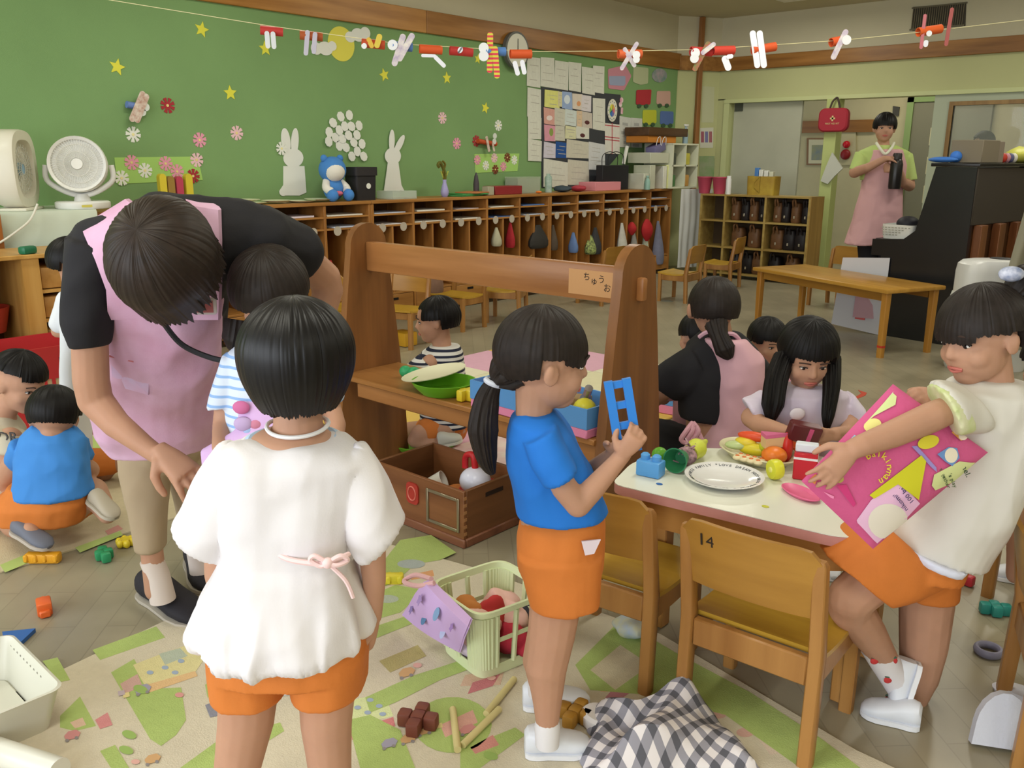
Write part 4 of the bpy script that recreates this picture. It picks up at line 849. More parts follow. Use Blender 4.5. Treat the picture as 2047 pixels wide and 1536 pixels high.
HB = [(1190, 455, 508, 26, '3A3A3C', 'black nylon bag, left of the name tape', None), (1105, 450, 500, 14, '55493C', 'dark cloth bag behind the rail middle', None), (992, 455, 492, 16, 'B8B498', 'beige bag low in a cubby behind the rail', None), (1020, 445, 495, 12, 'A8252E', 'red strap bag behind the rail', None), (1075, 450, 496, 46, '35322E', 'large slouching black bag behind the rail', None), (1146, 465, 505, 14, '6A86B8', 'light blue pouch next to the dotted bag', None), (1180, 470, 508, 24, '2C302C', 'dark bag with green and white dots', 'B8C878'),
      (1243, 446, 510, 20, 'C9C7BC', 'white cloth bag in the far cubby', None), (1267, 465, 520, 18, '9C9A94', 'grey cloth bag under the small red hat', None), (1290, 460, 555, 22, 'A9BE9C', 'green and white patterned bag with a round bottom', 'E2E2D4'), (1316, 442, 528, 26, '7E8096', 'grey-blue jacket hanging at the end of the cubbies', None), (660, 520, 545, 10, 'B03030', 'red pouch in the cubby beside the elbow', None),
      (868, 520, 590, 34, '8A6A58', 'brown bag hanging behind the striped boy', None), (975, 535, 575, 34, 'A07A96', 'violet cloth bag behind the far chairs', None), (1002, 535, 575, 18, '7A9A70', 'green checked bag behind the far chairs', 'C8D2B8'), (838, 518, 528, 12, 'B02A30', 'red thing under the rail left part', None)]
for h in HB: hangbag(h[0], h[1], h[2], h[3], h[4], h[5], col2=h[6])
hangbag(1263, 444, 470, 14, 'B4282C', 'small red hat hanging in the far cubby', -5.47, round_=True, name='red_hat', cat='hat')
hangbag(1293, 438, 482, 26, 'B4282C', 'large red hat hanging in the far cubby', -5.46, round_=True, name='red_hat', cat='hat')

# ================================================================== back of the room
# bag shelf
BX0, BX1, BY = -5.12, -3.70, 8.98
sh = thing('bag_shelf', 'open wooden shelf full of brown and black school bags', 'shelf', ((BX0 + BX1) / 2, BY + .15, 0))
m_bs = wood('B29A5C', '94793E', 'x'); m_bsz = wood('AE8A4A', '8E6C32', 'z')
cols = [BX0, BX0 + .30, BX0 + .78, BX0 + 1.27]
ZS = [.06, .35, .64, .92]
for z in ZS: put('shelf_board', b2((BX0, BY, z - .018), (BX0 + 1.27, BY + .30, z)), m_bs, sh)
for x in cols: put('divider', b2((x - .012, BY - .002, 0), (x + .012, BY + .30, .92)), m_bs, sh)
put('side_panel', b2((BX0 + 1.27, BY, 0), (BX0 + 1.29, BY + .32, .92)), m_bsz, sh)
put('back_panel', b2((BX0, BY + .30, .02), (BX0 + 1.27, BY + .31, .92)), M('4A3A26', .8), sh)
def satchel(x, z, w, h, c, label):
    y = BY + .05; t = thing('school_bag', label, 'bag', (x, y + .08, z), group='school bags in the shelf')
    put('bag_body', loft([ring((x, y + .1, z + zz), A(w / 2 * k, 0, 0), A(0, .075 * k, 0), 20, 3.5) for zz, k in ((.001, .85), (.02, 1), (h * .6, .96), (h * .82, .75), (h * .86, .4))]), M(c, .5, var=.3, vs=14), t)
    for s in (-1, 1): put('strap', tube(smoothpath([A(x + s * w * .18, y + .02, z + h * .7), A(x + s * w * .12, y - .005, z + h * .95), A(x + s * w * .02, y + .03, z + h * 1.0)], 4), .010, 7), M(c, .5, var=.3, vs=14), t)
    put('buckle', box((x, y + .022, z + h * .25), (.018, .01, .03), .003), M('C8C4B4', .3, metal=.6), t)
BR, BK = '7A5638', '241F22'
rows = {2: [(.38, BR, 'brown'), (.50, BK, 'black'), (.60, BR, 'brown'), (.71, BK, 'black'), (1.33 - .45, BR, 'brown'), (.97, BK, 'black'), (1.08, BR, 'brown'), (1.2, BK, 'black')],
        1: [(.42, BR, 'brown'), (.62, BR, 'brown'), (.89, BR, 'brown'), (1.03, BK, 'black'), (1.16, BK, 'black')], 0: [(.40, BK, 'black'), (.56, BK, 'black'), (.69, BR, 'brown'), (.88, BK, 'black'), (1.08, BR, 'brown')]}
rn = {2: 'top', 1: 'middle', 0: 'bottom'}
for r, L_ in rows.items():
    for i, (x, c, cn) in enumerate(L_): satchel(BX0 + x, ZS[r], .105 if r == 2 else .15, .25, c, '%s school bag, %s from the left on the %s shelf' % (cn, ORD[i], rn[r]))
def bucket(px, label):
    p = ony(px, 385, BY + .13); t = thing('pink_bucket', label, 'bucket', (p[0], BY + .13, .9205), group='pink buckets on the bag shelf')
    put('pail', lathe([(.06, .0), (.085, .17), (.09, .175), (.09, .185), (.083, .185), (.058, .008)], (p[0], BY + .13, .9205), 22), M('B84A62', .4), t)
bucket(1408, 'pink bucket at the left end of the bag shelf'); bucket(1438, 'pink bucket beside the white bottle'); 
pz = ony(1457, 388, BY + .06); solo('white_bottle', lathe([(.03, 0), (.03, .16), (.024, .18), (.024, .2)], (pz[0], BY + .04, .9205), 16), M('DADAD8', .3), 'slim white bottle in front of the pink buckets', 'bottle')
yb_ = ony(1525, 390, BY + .15); ybag = thing('gift_box_bag', 'mustard yellow paper bag holding small packets', 'bag', (yb_[0], BY + .15, .9205))
put('bag_body', loft([ring((yb_[0], BY + .15, .921 + z), A(.165 * k, 0, 0), A(0, .09, 0), 28, 8) for z, k in ((0, .95), (.2, 1), (.2, .97), (.02, .93))]), M('B49A3A', .6, col2='9A7A2C', vs=9), ybag)
for dx, c, h in ((-.08, '4A7AB8', .29), (-.03, 'D8D8D0', .27), (.03, 'DADAD4', .26), (.09, 'CFCFB8', .25)): solo('packet', b2((yb_[0] + dx - .022, BY + .12, .945), (yb_[0] + dx + .022, BY + .17, .92 + h), .003), M(c, .5), {'4A7AB8': 'blue packet in the yellow bag', 'D8D8D0': 'white packet next to the blue one', 'DADAD4': 'white packet in the middle of the yellow bag', 'CFCFB8': 'cream packet at the right of the yellow bag'}[c], 'packet')
# posters on the slanted wall, first aid bag, cloth, alarm, picture, vent
def onslant(px, py):
    d = ray(px, py); t = ((a0 - CAM) @ nv) / (d @ nv); return CAM + d * t
def slant(pts, off, t): return wprism([onslant(*p) + nv * off for p in pts], nv, t)
solo('wall_paper', slant([(1404, 172), (1428, 174), (1426, 245), (1402, 245)], .001, .002), M('C2C4A0', .6), 'pale blank sheet on the slanted corner wall', 'paper')
ps = thing('small_poster', 'small white poster with three coloured pictures in the corner', 'poster', onslant(1412, 296))
put('sheet', slant([(1399, 256), (1426, 255), (1425, 296), (1399, 296)], .001, .002), M('D2D2C2', .6), ps)
for i, c in enumerate(('A05A6A', '7A7AA8', 'A86A70')): put('printed_picture', slant([(1401 + 8 * i, 263), (1407 + 8 * i, 263), (1407 + 8 * i, 285), (1401 + 8 * i, 285)], .0032, .0006), M(c, .6), ps)
solo('green_notice', slant([(1398, 312), (1428, 312), (1428, 355), (1398, 355)], .001, .003), M('7FA068', .6, col2='A0A88A', vs=9), 'dull green notice low on the slanted wall', 'notice')
fa = ony(1667, 240, YB - .11); fb = thing('first_aid_bag', 'red first aid bag with a cross hanging on the door post', 'bag', fa)
def yplane(px, py, Y): return ony(px, py, Y)
NYm = A(0, -1, 0)
w_, h_ = .165, .125
put('bag_body', loft([[A(fa[0] + x * k, YB - .065 - yy, fa[2] + z * k) for x, z in rrect(w_ * 2, h_ * 2, .07, 6)] for yy, k in ((.0, .9), (.015, 1), (.07, 1), (.085, .9))]), M('A82A3A', .6, bump=.1, bs=120), fb)
put('handle', tube(smoothpath([fa + A(-.06, 0, .10), fa + A(-.035, .0, .19), fa + A(0, .03, .235), fa + A(.035, .0, .19), fa + A(.06, 0, .10)], 6), .011, 8), M('4A3E38', .7), fb)
for a, b in (((-.028, -.009), (.028, .009)), ((-.009, -.028), (.009, .028))): put('cross', b2((fa[0] + a[0], YB - .1535, fa[2] + .015 + a[1]), (fa[0] + b[0], YB - .1505, fa[2] + .015 + b[1])), M('D8C890', .6), fb)
put('lettering', textmd('FIRST AID KIT', .026, (fa[0], YB - .152, fa[2] - .04), (1, 0, 0), (0, 0, 1), .0006), M('D8C890', .6), fb)
cl0 = ony(1665, 305, YB - .08)
solo('hanging_cloth', wprism([ony(1665, 305, YB - .07), ony(1686, 337, YB - .07), ony(1670, 352, YB - .07), ony(1656, 368, YB - .07), ony(1642, 362, YB - .07), ony(1652, 335, YB - .07)], NYm, .025), M('C6C8BC', .8), 'white cloth hung by one corner on the door post', 'cloth')
al = thing('fire_alarm', 'red alarm lamp and bell on the corridor wall', 'alarm', ony(1692, 320, 12.28))
put('plate', wprism([ony(x, y, 12.298) for x, y in ((1680, 252), (1712, 252), (1712, 330), (1680, 330))], NYm, .02), M('BFB890', .5), al)
put('alarm_lamp', sph(ony(1692, 289, 12.26), (.05, .05, .05)), M('C81E2E', .2), al); put('alarm_bell', sph(ony(1690, 309, 12.26), (.07, .04, .07)), M('8A1E22', .4), al)
pf = thing('framed_picture', 'framed pale picture on the corridor wall', 'picture', ony(1635, 330, 12.29))
put('frame', wprism([ony(x, y, 12.298) for x, y in ((1614, 276), (1660, 276), (1657, 330), (1613, 330))], NYm, .02), M('8A6A48', .5), pf)
put('mat_board', wprism([ony(x, y, 12.277) for x, y in ((1617, 279), (1657, 279), (1654, 327), (1616, 327))], NYm, .002), M('D2CEAC', .6), pf)
put('print', wprism([ony(x, y, 12.274) for x, y in ((1623, 290), (1650, 290), (1648, 320), (1622, 320))], NYm, .001), M('A0A070', .6, col2='7A8A90', vs=8), pf)
vt = thing('wall_vent', 'dark slatted ventilation grille high on the back wall', 'vent', ony(1878, 60, YB - .01))
V4 = [ony(x, y, YB - .001) for x, y in ((1826, 14), (1932, 5), (1930, 52), (1824, 62))]
put('backing', wprism(V4, NYm, .004), M('4A4438', .7), vt)
vx0, vx1, vz0, vz1 = V4[0][0], V4[1][0], min(p[2] for p in V4) + .02, max(p[2] for p in V4) - .02
for k in range(24): put('slat', b2((vx0 + (vx1 - vx0) * (k + .15) / 24, YB - .016, vz0), (vx0 + (vx1 - vx0) * (k + .5) / 24, YB - .0055, vz1)), M('6E6650', .6), vt)
put('frame', jn(b2((vx0 - .01, YB - .018, vz0 - .015), (vx1 + .01, YB - .0055, vz0)), b2((vx0 - .01, YB - .018, vz1), (vx1 + .01, YB - .0055, vz1 + .015))), M('6A6450', .6), vt)
solo('corridor_sign', wprism([ony(x, y, 12.298) for x, y in ((1786, 212), (1799, 214), (1797, 232), (1785, 230))], NYm, .02), M('4A4840', .6), 'small dark sign above the corridor door', 'sign')
solo('cross_sign', wprism([ony(x, y, YB + .055) for x, y in ((1470, 200), (1486, 200), (1485, 222), (1469, 223))], NYm, .01), M('4A4E44', .6), 'small dark plate at the top of the grey sliding door', 'sign')
# things on the piano
def pw(lx, ly, z):
    c, s = math.cos(R_(-9)), math.sin(R_(-9)); return A(-1.72 + lx * c - ly * s, 6.72 + lx * s + ly * c, z)
PT = 1.2825
cbp = thing('cardboard_folder', 'grey-brown cardboard boxes lying on the piano lid', 'box', pw(-.15, .35, PT))
put('box_body', xf(box((0, 0, .078), (.22, .27, .155), .004), tuple(pw(-.14, .25, PT)), R_(-9)), M('7E7462', .8), cbp); put('box_end', xf(box((0, 0, .075), (.20, .10, .148), .004), tuple(pw(-.14, .438, PT)), R_(-9)), M('8A7E70', .8), cbp)
for i, (c, ly, l) in enumerate((('B83A2A', .53, 'small red toy on the piano'), ('C08A98', .59, 'small pink toy on the piano'), ('5A5A80', .65, 'small blue-violet toy on the piano'), ('E0DCD0', .71, 'small white toy on the piano'))): solo('piano_toy', xf(sph((0, 0, .035), (.03, .028, .035)), tuple(pw(-.06, ly, PT))), M(c, .5), l, 'toy')
md = sph((0, 0, .055), (.09, .20, .06), 24, 14); md = ([np.array(v) + A(0, 0, .02 * mnoise.noise(Vector(v) * 14)) if v[2] > .015 else v for v in md[0]], md[1])
solo('yellow_bag', xf(md, tuple(pw(-.10, .95, PT + .002)), R_(-9)), M('D2D262', .5), 'crumpled yellow plastic bag on the piano', 'bag')
md = sph((0, 0, .02), (.05, .13, .02), 20, 10); solo('blue_cloth', jn(xf(md, tuple(pw(-.26, .04, PT + .001)), R_(60)), xf(sph((0, 0, .04), (.04, .04, .04)), tuple(pw(-.20, .10, PT + .002)))), M('3A74C8', .6), 'bright blue cloth at the piano lid corner', 'cloth')
bk0 = pw(-.55, .22, .7255); wb = thing('white_basket', 'white perforated basket on the piano key lid', 'basket', bk0)
put('basket_body', xf(loft([ring((0, 0, z), A(.13 * k, 0, 0), A(0, .17 * k, 0), 32, 7) for z, k in ((0, .92), (.105, 1), (.105, .96), (.008, .88))]), tuple(bk0), R_(-9)), M('DADAD4', .4), wb)
put('basket_slots', jn(*[xf(box((0, -.1605 - .006 * (k // 9) , .03 + .018 * (k // 9)), (.014, .003, .008)), tuple(bk0 + A((k % 9 - 4) * .024, 0, 0)), R_(-9)) for k in range(36)]), M('9A9A90', .6), wb)
solo('dark_pouch', xf(sph((0, 0, .06), (.08, .1, .055), 18, 12), tuple(bk0 + UP * .05)), M('23222A', .6), 'dark pouch inside the white basket on the piano', 'pouch')
SX = -.30
dr = [pw(-.62 + SX, -.012, .56), pw(-.24 + SX, -.012, .59), pw(-.24 + SX, -.02, .0), pw(-.66 + SX, -.02, .03)]
ds = thing('drawing_sheet', 'white sheet with a pink drawing hung on the piano side', 'paper', pw(-.42, -.02, .02))
put('sheet', wprism(dr, A(math.sin(R_(-9)), -math.cos(R_(-9)), 0), .003), M('C8C8D0', .7), ds)
put('pink_drawing', wprism([pw(-.47 + SX, -.022, .40), pw(-.33 + SX, -.022, .22), pw(-.31 + SX, -.024, .12), pw(-.48 + SX, -.024, .11)], A(math.sin(R_(-9)), -math.cos(R_(-9)), 0), .0065), M('C09AA6', .7), ds)
put('red_mark', wprism([pw(-.46 + SX, -.022, .115), pw(-.38 + SX, -.022, .115), pw(-.38 + SX, -.024, .10), pw(-.46 + SX, -.024, .10)], A(math.sin(R_(-9)), -math.cos(R_(-9)), 0), .0078), M('C05858', .7), ds)
# air purifier
cA = onz(1985, 745) * A(1, 1, 0) + hx * .12
apz = thing('air_purifier', 'tall white air purifier with a rounded top at the right', 'air purifier', cA)
HA = athd(hx @ cA, 1985, 518)[2]; WA = 72 * mpp(cA)
put('body', loft([ring(cA + UP * z, r0 * WA * k, hx * .12 * k, 32, 4) for z, k in ((.0, .97), (.02, 1), (HA - .08, 1), (HA - .03, .97), (HA - .008, .86), (HA, .65))]), M('D4D4D2', .3), apz)
put('top_vent', xf(lathe([(.075, 0), (.08, .004), (.07, .008)], (0, 0, 0), 24, 1, .6), tuple(cA + UP * (HA - .001) + r0 * .03)), M('3A3A3C', .5), apz)
put('cloth_band', loft([ring(cA + UP * z, r0 * (WA + .008 + .006 * math.sin(z * 60)), hx * .13, 32, 4) for z in (HA * .48, HA * .54, HA * .6, HA * .66, HA * .7)]), M('D6D6D2', .85), apz)
pt_ = onz(1333, 602); solo('floor_plate', lathe([(.05, .0), (.05, .003), (.045, .004)], (pt_[0], pt_[1], 0), 24, 1.3, 1.0), M('6A6A60', .5), 'small dark round floor plate before the far chairs', 'floor plate')
# red tape mark on the floor
solo('tape_mark', wprism([onz(x, y, .0005) for x, y in ((1705, 797), (1722, 787), (1715, 780), (1733, 786), (1730, 791), (1708, 800))], UP, .0012), M('B8442E', .6), 'short red tape mark on the floor behind the table', 'tape')

# ================================================================== mats
def flat(pts, z=.0, t=.0006): return wprism([onz(x, y, z) for x, y in pts], UP, t)
MZ = .006
mat1 = thing('play_mat', 'cream and green town-print play mat in the foreground', 'mat', (-1.1, .8, 0))
m_matc = M('CFC5AE', .75, var=.06, vs=60, bump=.25, bs=260)
put('mat_sheet', wprism([A(-2.2, 1.80, .0006), A(-2.27, 1.20, .0006), A(-2.13, .1, .0006), A(-2.1, -.5, .0006), A(.35, -.5, .0006), A(-.02, 1.78, .0006), A(-.55, 1.80, .0006), A(-1.15, 1.93, .0006), A(-1.8, 1.88, .0006)], UP, MZ - .0006), m_matc, mat1)
GRN = 'A9BD6E'
PR = [(GRN, [(185, 1300), (312, 1253), (330, 1275), (200, 1320)]), (GRN, [(85, 1322), (115, 1315), (140, 1360), (116, 1365)]), (GRN, [(222, 1345), (268, 1318), (300, 1378), (362, 1375), (372, 1440), (352, 1470), (322, 1492), (300, 1478)]),
      ('D9CF98', [(266, 1330), (330, 1305), (398, 1282), (412, 1312), (392, 1342), (290, 1372)]), ('B4BDAA', [(318, 1308), (360, 1296), (375, 1312), (330, 1330)]), ('DDB886', [(285, 1372), (390, 1342), (395, 1352), (290, 1388)]), ('C9A49A', [(240, 1368), (275, 1348), (285, 1372), (250, 1388)]),
      (GRN, [(120, 1432), (160, 1393), (192, 1452), (150, 1462), (120, 1455)]), ('D9B8A0', [(140, 1445), (165, 1435), (172, 1450), (150, 1457)]), (GRN, [(360, 1536), (440, 1478), (560, 1445), (568, 1462), (450, 1536)]), (GRN, [(200, 1502), (230, 1490), (258, 1536), (222, 1536)]), (GRN, [(410, 1370), (425, 1355), (440, 1395), (415, 1395)]),
      (GRN, [(745, 1150), (800, 1080), (862, 1070), (912, 1105), (880, 1120), (830, 1128), (790, 1165), (745, 1180)]), ('A9B2B0', ell(822, 1128, 28, 9)), ('DDAE9C', ell(870, 1108, 14, 7)), ('D8A070', [(820, 1150), (865, 1140), (868, 1152), (822, 1160)]), (GRN, [(720, 1200), (790, 1170), (850, 1180), (800, 1225), (730, 1245)]), ('AFB8A8', ell(775, 1198, 22, 8)), (GRN, [(735, 1258), (830, 1226), (842, 1240), (738, 1282)]),
      ('B4A870', [(758, 1322), (835, 1290), (852, 1312), (780, 1345)]), (GRN, [(730, 1395), (830, 1350), (930, 1318), (960, 1330), (880, 1360), (790, 1405), (740, 1425)]), ('C99A90', [(795, 1372), (850, 1350), (858, 1362), (805, 1385)]), ('AAB4B4', [(825, 1362), (852, 1352), (856, 1362), (832, 1372)]), ('D2B09A', [(930, 1350), (1010, 1335), (1000, 1370), (920, 1372)]), ('C87A80', [(945, 1365), (1000, 1348), (985, 1372), (935, 1388)]),
      (GRN, ell(905, 1450, 78, 56)), ('D8A698', [(880, 1450), (945, 1420), (955, 1445), (890, 1475)]), (GRN, [(695, 1440), (740, 1430), (800, 1460), (830, 1536), (720, 1536)]), ('D4DCA4', [(694, 1402), (768, 1386), (786, 1432), (700, 1452)]), ('CF8080', [(700, 1462), (786, 1434), (790, 1452), (704, 1480)]), ('D0887C', [(745, 1510), (790, 1490), (785, 1520), (760, 1530)]), (GRN, [(920, 1500), (1030, 1455), (1050, 1470), (960, 1536), (920, 1536)]), ('CF8E84', [(940, 1495), (985, 1470), (998, 1490), (950, 1508)]),
      (GRN, [(1150, 1330), (1240, 1240), (1350, 1305), (1500, 1385), (1640, 1476), (1720, 1536), (1600, 1536), (1450, 1430), (1300, 1390), (1180, 1380)]), ('CFC3A4', [(1180, 1340), (1240, 1290), (1300, 1330), (1230, 1380)]), ('C08490', [(1210, 1395), (1260, 1340), (1260, 1385), (1225, 1410)]), ('D8B08E', ell(1210, 1370, 22, 14)), ('D2A89C', ell(1490, 1465, 18, 9)), ('D2A89C', ell(1436, 1430, 16, 7)), ('D6C3B0', [(1510, 1470), (1560, 1450), (1600, 1500), (1540, 1510)]), ('D08A8A', [(190, 1440), (215, 1425), (225, 1450), (200, 1458)]), ('8A8A96', [(410, 1410), (445, 1398), (450, 1428), (420, 1435)])]
for i, (c, p) in enumerate(PR): put('printed_patch', flat(p, MZ + .0001 * (i % 7) + .0001, .0003), M(c, .75, var=.08, vs=60, bump=.25, bs=260), mat1, smooth=False)
for x, y in ((300, 1345), (330, 1335), (362, 1322), (350, 1345), (715, 1415), (735, 1425), (758, 1412), (740, 1400), (765, 1428)): put('printed_window', flat(ell(x, y, 7, 4, n=10), MZ + .0012, .0003), M('9AA8BC', .75), mat1)
def zone(x, y): return (x - 570) ** 2 / 200 ** 2 + (y - 1500) ** 2 / 400 ** 2 > 1
for k in range(46):
    x, y = rnd.uniform(60, 1050), rnd.uniform(1270, 1530)
    if y < 1420 - x * .5 + 60 or not zone(x, y): continue
    kind = k % 4; z_ = MZ + .0014 + .00002 * k
    if kind == 0:
        put('printed_car', flat([(x - 16, y), (x - 8, y - 9), (x + 8, y - 13), (x + 17, y - 7), (x + 12, y + 3), (x - 12, y + 9)], z_, .0002), M(rnd.choice(['C98A88', '9A96A8', 'C9A070']), .75), mat1)
        for dx in (-10, 9): put('printed_wheel', flat(ell(x + dx, y + 6 - dx * .3, 4, 3, n=10), z_ + .0004, .0002), M('8A8484', .75), mat1)
    elif kind == 1: put('printed_flower', flat(ell(x, y, 9, 5, n=12), z_, .0002), M(rnd.choice(['D8A89C', 'D0938C', 'E0C8B4']), .75), mat1)
    elif kind == 2: put('printed_bush', flat(ell(x, y, 15, 8, .3, n=14), z_, .0002), M('93AE5E', .75), mat1)
    else: put('printed_sign', flat([(x - 7, y - 4), (x + 6, y - 7), (x + 8, y + 2), (x - 5, y + 5)], z_, .0002), M(rnd.choice(['AEB8B8', 'D8C88A', 'B8A8B0']), .75), mat1)
mat2 = thing('play_mat', 'green and cream play mat under the kneeling boys', 'mat', (-3.7, 1.3, 0))
put('mat_sheet', b2((-4.55, .2, .0005), (-2.93, 2.3, MZ)), M('C4B798', .75, var=.08, vs=40, bump=.25, bs=260), mat2)
for i, (c, p) in enumerate([(GRN, [(0, 1130), (60, 1105), (90, 1112), (10, 1145)]), (GRN, [(170, 880), (230, 850), (245, 905), (180, 935)]), (GRN, [(150, 1095), (240, 1062), (246, 1070), (160, 1105)]), ('C08A80', [(210, 1062), (236, 1050), (246, 1058), (216, 1070)]), (GRN, [(395, 1040), (430, 1020), (440, 1030), (400, 1048)]), ('B8BFA0', [(165, 830), (200, 820), (205, 845), (170, 850)])]): put('printed_patch', flat(p, MZ + .0001 + .0001 * i, .0003), M(c, .75), mat2)
fm = thing('foam_mat', 'pink, cream and yellow foam tile mat behind the rack', 'mat', (-3.4, 3.6, 0))
TC = ['DCD6B4', 'D9A9BE', 'DCD6B4', 'E0DAC0', 'D8B45A']
TS = .45
tm = {}
for i in range(1, 5):
    for j in range(5):
        c = TC[(i * 2 + j * 3) % 5]
        if c not in tm: tm[c] = mesh(box((0, 0, .006), (TS - .004, TS - .004, .011), .003), 'foam_tile'); tm[c].materials.append(M(c, .85, var=.05, vs=20))
        o = bpy.data.objects.new('foam_tile', tm[c]); COL.objects.link(o); o.parent = fm; o.location = (-4.28 + i * TS + 3.4, 2.74 + j * TS - 3.6, 0)
solo('drawing_paper', wprism([A(-2.75, 2.60, .0125), A(-2.30, 2.62, .0125), A(-2.25, 3.0, .0125), A(-2.72, 3.0, .0125)], UP, .001), M('E2D6CC', .7, col2='D8A8B0', vs=10), 'large sheet with pink scribbles on the floor behind the box', 'paper')
gl = onz(845, 885, .012); solo('green_tray', lathe([(.0, 0), (.16, 0), (.175, .02), (.17, .022), (.155, .006), (.0, .006)], (gl[0], gl[1], .0125), 32, caps=False), M('6AA82A', .4), 'bright green round tray on the floor behind the rack', 'tray')
ybx = onz(808, 690); solo('yellow_box', box((ybx[0], ybx[1], .051), (.16, .12, .1), .012), M('D2A02C', .4), 'yellow plastic box beside the rack left side', 'box')

# ================================================================== on the rack shelf
SZ = RS + .001
g = onz(888, 785, SZ); bowl = solo('green_bowl', lathe([(.0, 0), (.085, 0), (.115, .03), (.125, .048), (.119, .048), (.08, .008), (0, .006)], (g[0], g[1], SZ), 32, caps=False), M('6CB02A', .35), 'bright green plastic bowl on the rack shelf', 'bowl')
pp = onz(868, 752, SZ + .052); solo('cream_plate', xf(lathe([(.0, 0), (.075, 0), (.125, .010), (.127, .013), (.08, .005), (0, .004)], (0, 0, 0), 32, caps=False), (pp[0], pp[1], SZ + .056), 0, 1, .12, -.16), M('E0DEC0', .35), 'cream plastic plate lying over the green bowl', 'plate')
gt = onz(818, 757, SZ); solo('green_toy', jn(*[sph((gt[0] + dx, gt[1] + dy, SZ + .0255), (.03, .024, .025)) for dx, dy in ((-.02, 0), (.02, .01), (.05, -.0))]), M('2F9A62', .4), 'green bumpy toy at the left of the rack shelf', 'toy')
yt = onz(932, 800, SZ); solo('yellow_block', jn(*[box((yt[0] + dx, yt[1] + dy, SZ + .022), (.03, .03, .042), .006) for dx, dy in ((0, 0), (-.024, 0), (.024, 0), (0, -.024), (0, .02))]), M('D8C02C', .4), 'yellow cross-shaped block against the blue bin', 'block')
b0, b1 = onz(940, 813, SZ), onz(1172, 880, SZ)
dvb = (b1 - b0) / np.linalg.norm(b1 - b0); nvb = A(-dvb[1], dvb[0], 0); LB = np.linalg.norm(b1 - b0)
def binpart(L, W, h0, h1, t=.006, flare=.0):
    o = [A(0, 0), A(L, 0), A(L, W), A(0, W)]; i_ = [A(t, t), A(L - t, t), A(L - t, W - t), A(t, W - t)]
    V = [A(*p, h0) for p in o] + [A(*p, h1) for p in o] + [A(*p, h1) for p in i_] + [A(*p, h0) for p in i_]
    Fc = []
    for k in range(4):
        j = (k + 1) % 4; Fc += [(k, j, 4 + j, 4 + k), (4 + k, 4 + j, 8 + j, 8 + k), (8 + k, 8 + j, 12 + j, 12 + k)]
    return V, Fc
def bin_(name, label, o, ang, L, W, h, cat='bin'):
    t = thing(name, label, cat, o)
    put('bin_base', xf(box((L / 2, W / 2, h * .16), (L, W, h * .32), .004), tuple(o), ang), M('E088B0', .45), t)
    put('bin_wall', xf(binpart(L, W, h * .32, h), tuple(o), ang), M('5A96D8', .45), t, smooth=False)
    return t
bin_('toy_bin', 'long blue and pink toy bin on the rack shelf', b0, math.atan2(dvb[1], dvb[0]), LB, .21, .10)
def inb(u, w, z): return b0 + dvb * u + nvb * w + UP * z
solo('yellow_ball', sph(inb(LB - .06, .06, .075), .04), M('D8D040', .4), 'yellow toy fruit in the blue bin', 'toy')
solo('silver_toy', tube(smoothpath([inb(LB - .10, .09, .035), inb(LB - .09, .1, .10), inb(LB - .06, .08, .145)], 5), [.02] * 6 + [.014] * 5, 10), M('B0B0B4', .25, metal=.7), 'silver whisk toy sticking out of the blue bin', 'toy')
solo('brown_toy_box', xf(box((0, 0, .06), (.10, .07, .05), .006), tuple(inb(LB - .16, .13, .006)), .3), M('8E7040', .5), 'brown toy crate in the blue bin', 'toy')
solo('orange_toy_food', sph(inb(.3, .1, .06), (.04, .03, .03)), M('D88A30', .4), 'orange toy food in the blue bin', 'toy')
c_ = onz(1290, 838); bin_('toy_bin', 'blue and pink toy bin right of the rack on the floor', c_ + A(-.06, .1, .0125), .1, .24, .2, .15)
# ================================================================== in the wooden box
def inbox(u, w, z): return A(bx0 + u, by0 + w, z)
solo('white_cup', xf(lathe([(.028, 0), (.036, .07), (.034, .07), (.026, .004)], (0, 0, 0), 20), tuple(inbox(.14, .14, .10)), .6, 1, .0, 1.1), M('E8E6E2', .3), 'white toy cup lying in the wooden box', 'cup')
kt = inbox(.36, .17, .12); ktt = thing('toy_kettle', 'white and red toy kettle in the wooden box', 'kettle', kt)
put('kettle_body', sph(kt + UP * .05, (.06, .055, .052), 24, 16), M('DADCEE', .25), ktt)
put('kettle_handle', tube(smoothpath([kt + A(-.05, 0, .09), kt + A(-.045, 0, .135), kt + A(-.01, 0, .145), kt + A(.0, 0, .10)], 5), .012, 10), M('B8262C', .35), ktt)
put('kettle_base', lathe([(.056, .0), (.06, .02)], kt, 24), M('B8262C', .35), ktt)
md = sph((0, 0, 0), (.13, .085, .05), 26, 14); md = ([np.array(v) + A(0, 0, .02 * mnoise.noise(Vector(v) * 22)) for v in md[0]], md[1])
solo('orange_cloth', xf(md, tuple(inbox(.29, .13, .085))), M('C2763A', .8), 'orange cloth bundled in the wooden box', 'cloth')
solo('red_toy', box(inbox(.40, .24, .09), (.09, .05, .14), .012), M('B02A2C', .4), 'red toy at the back of the wooden box', 'toy')

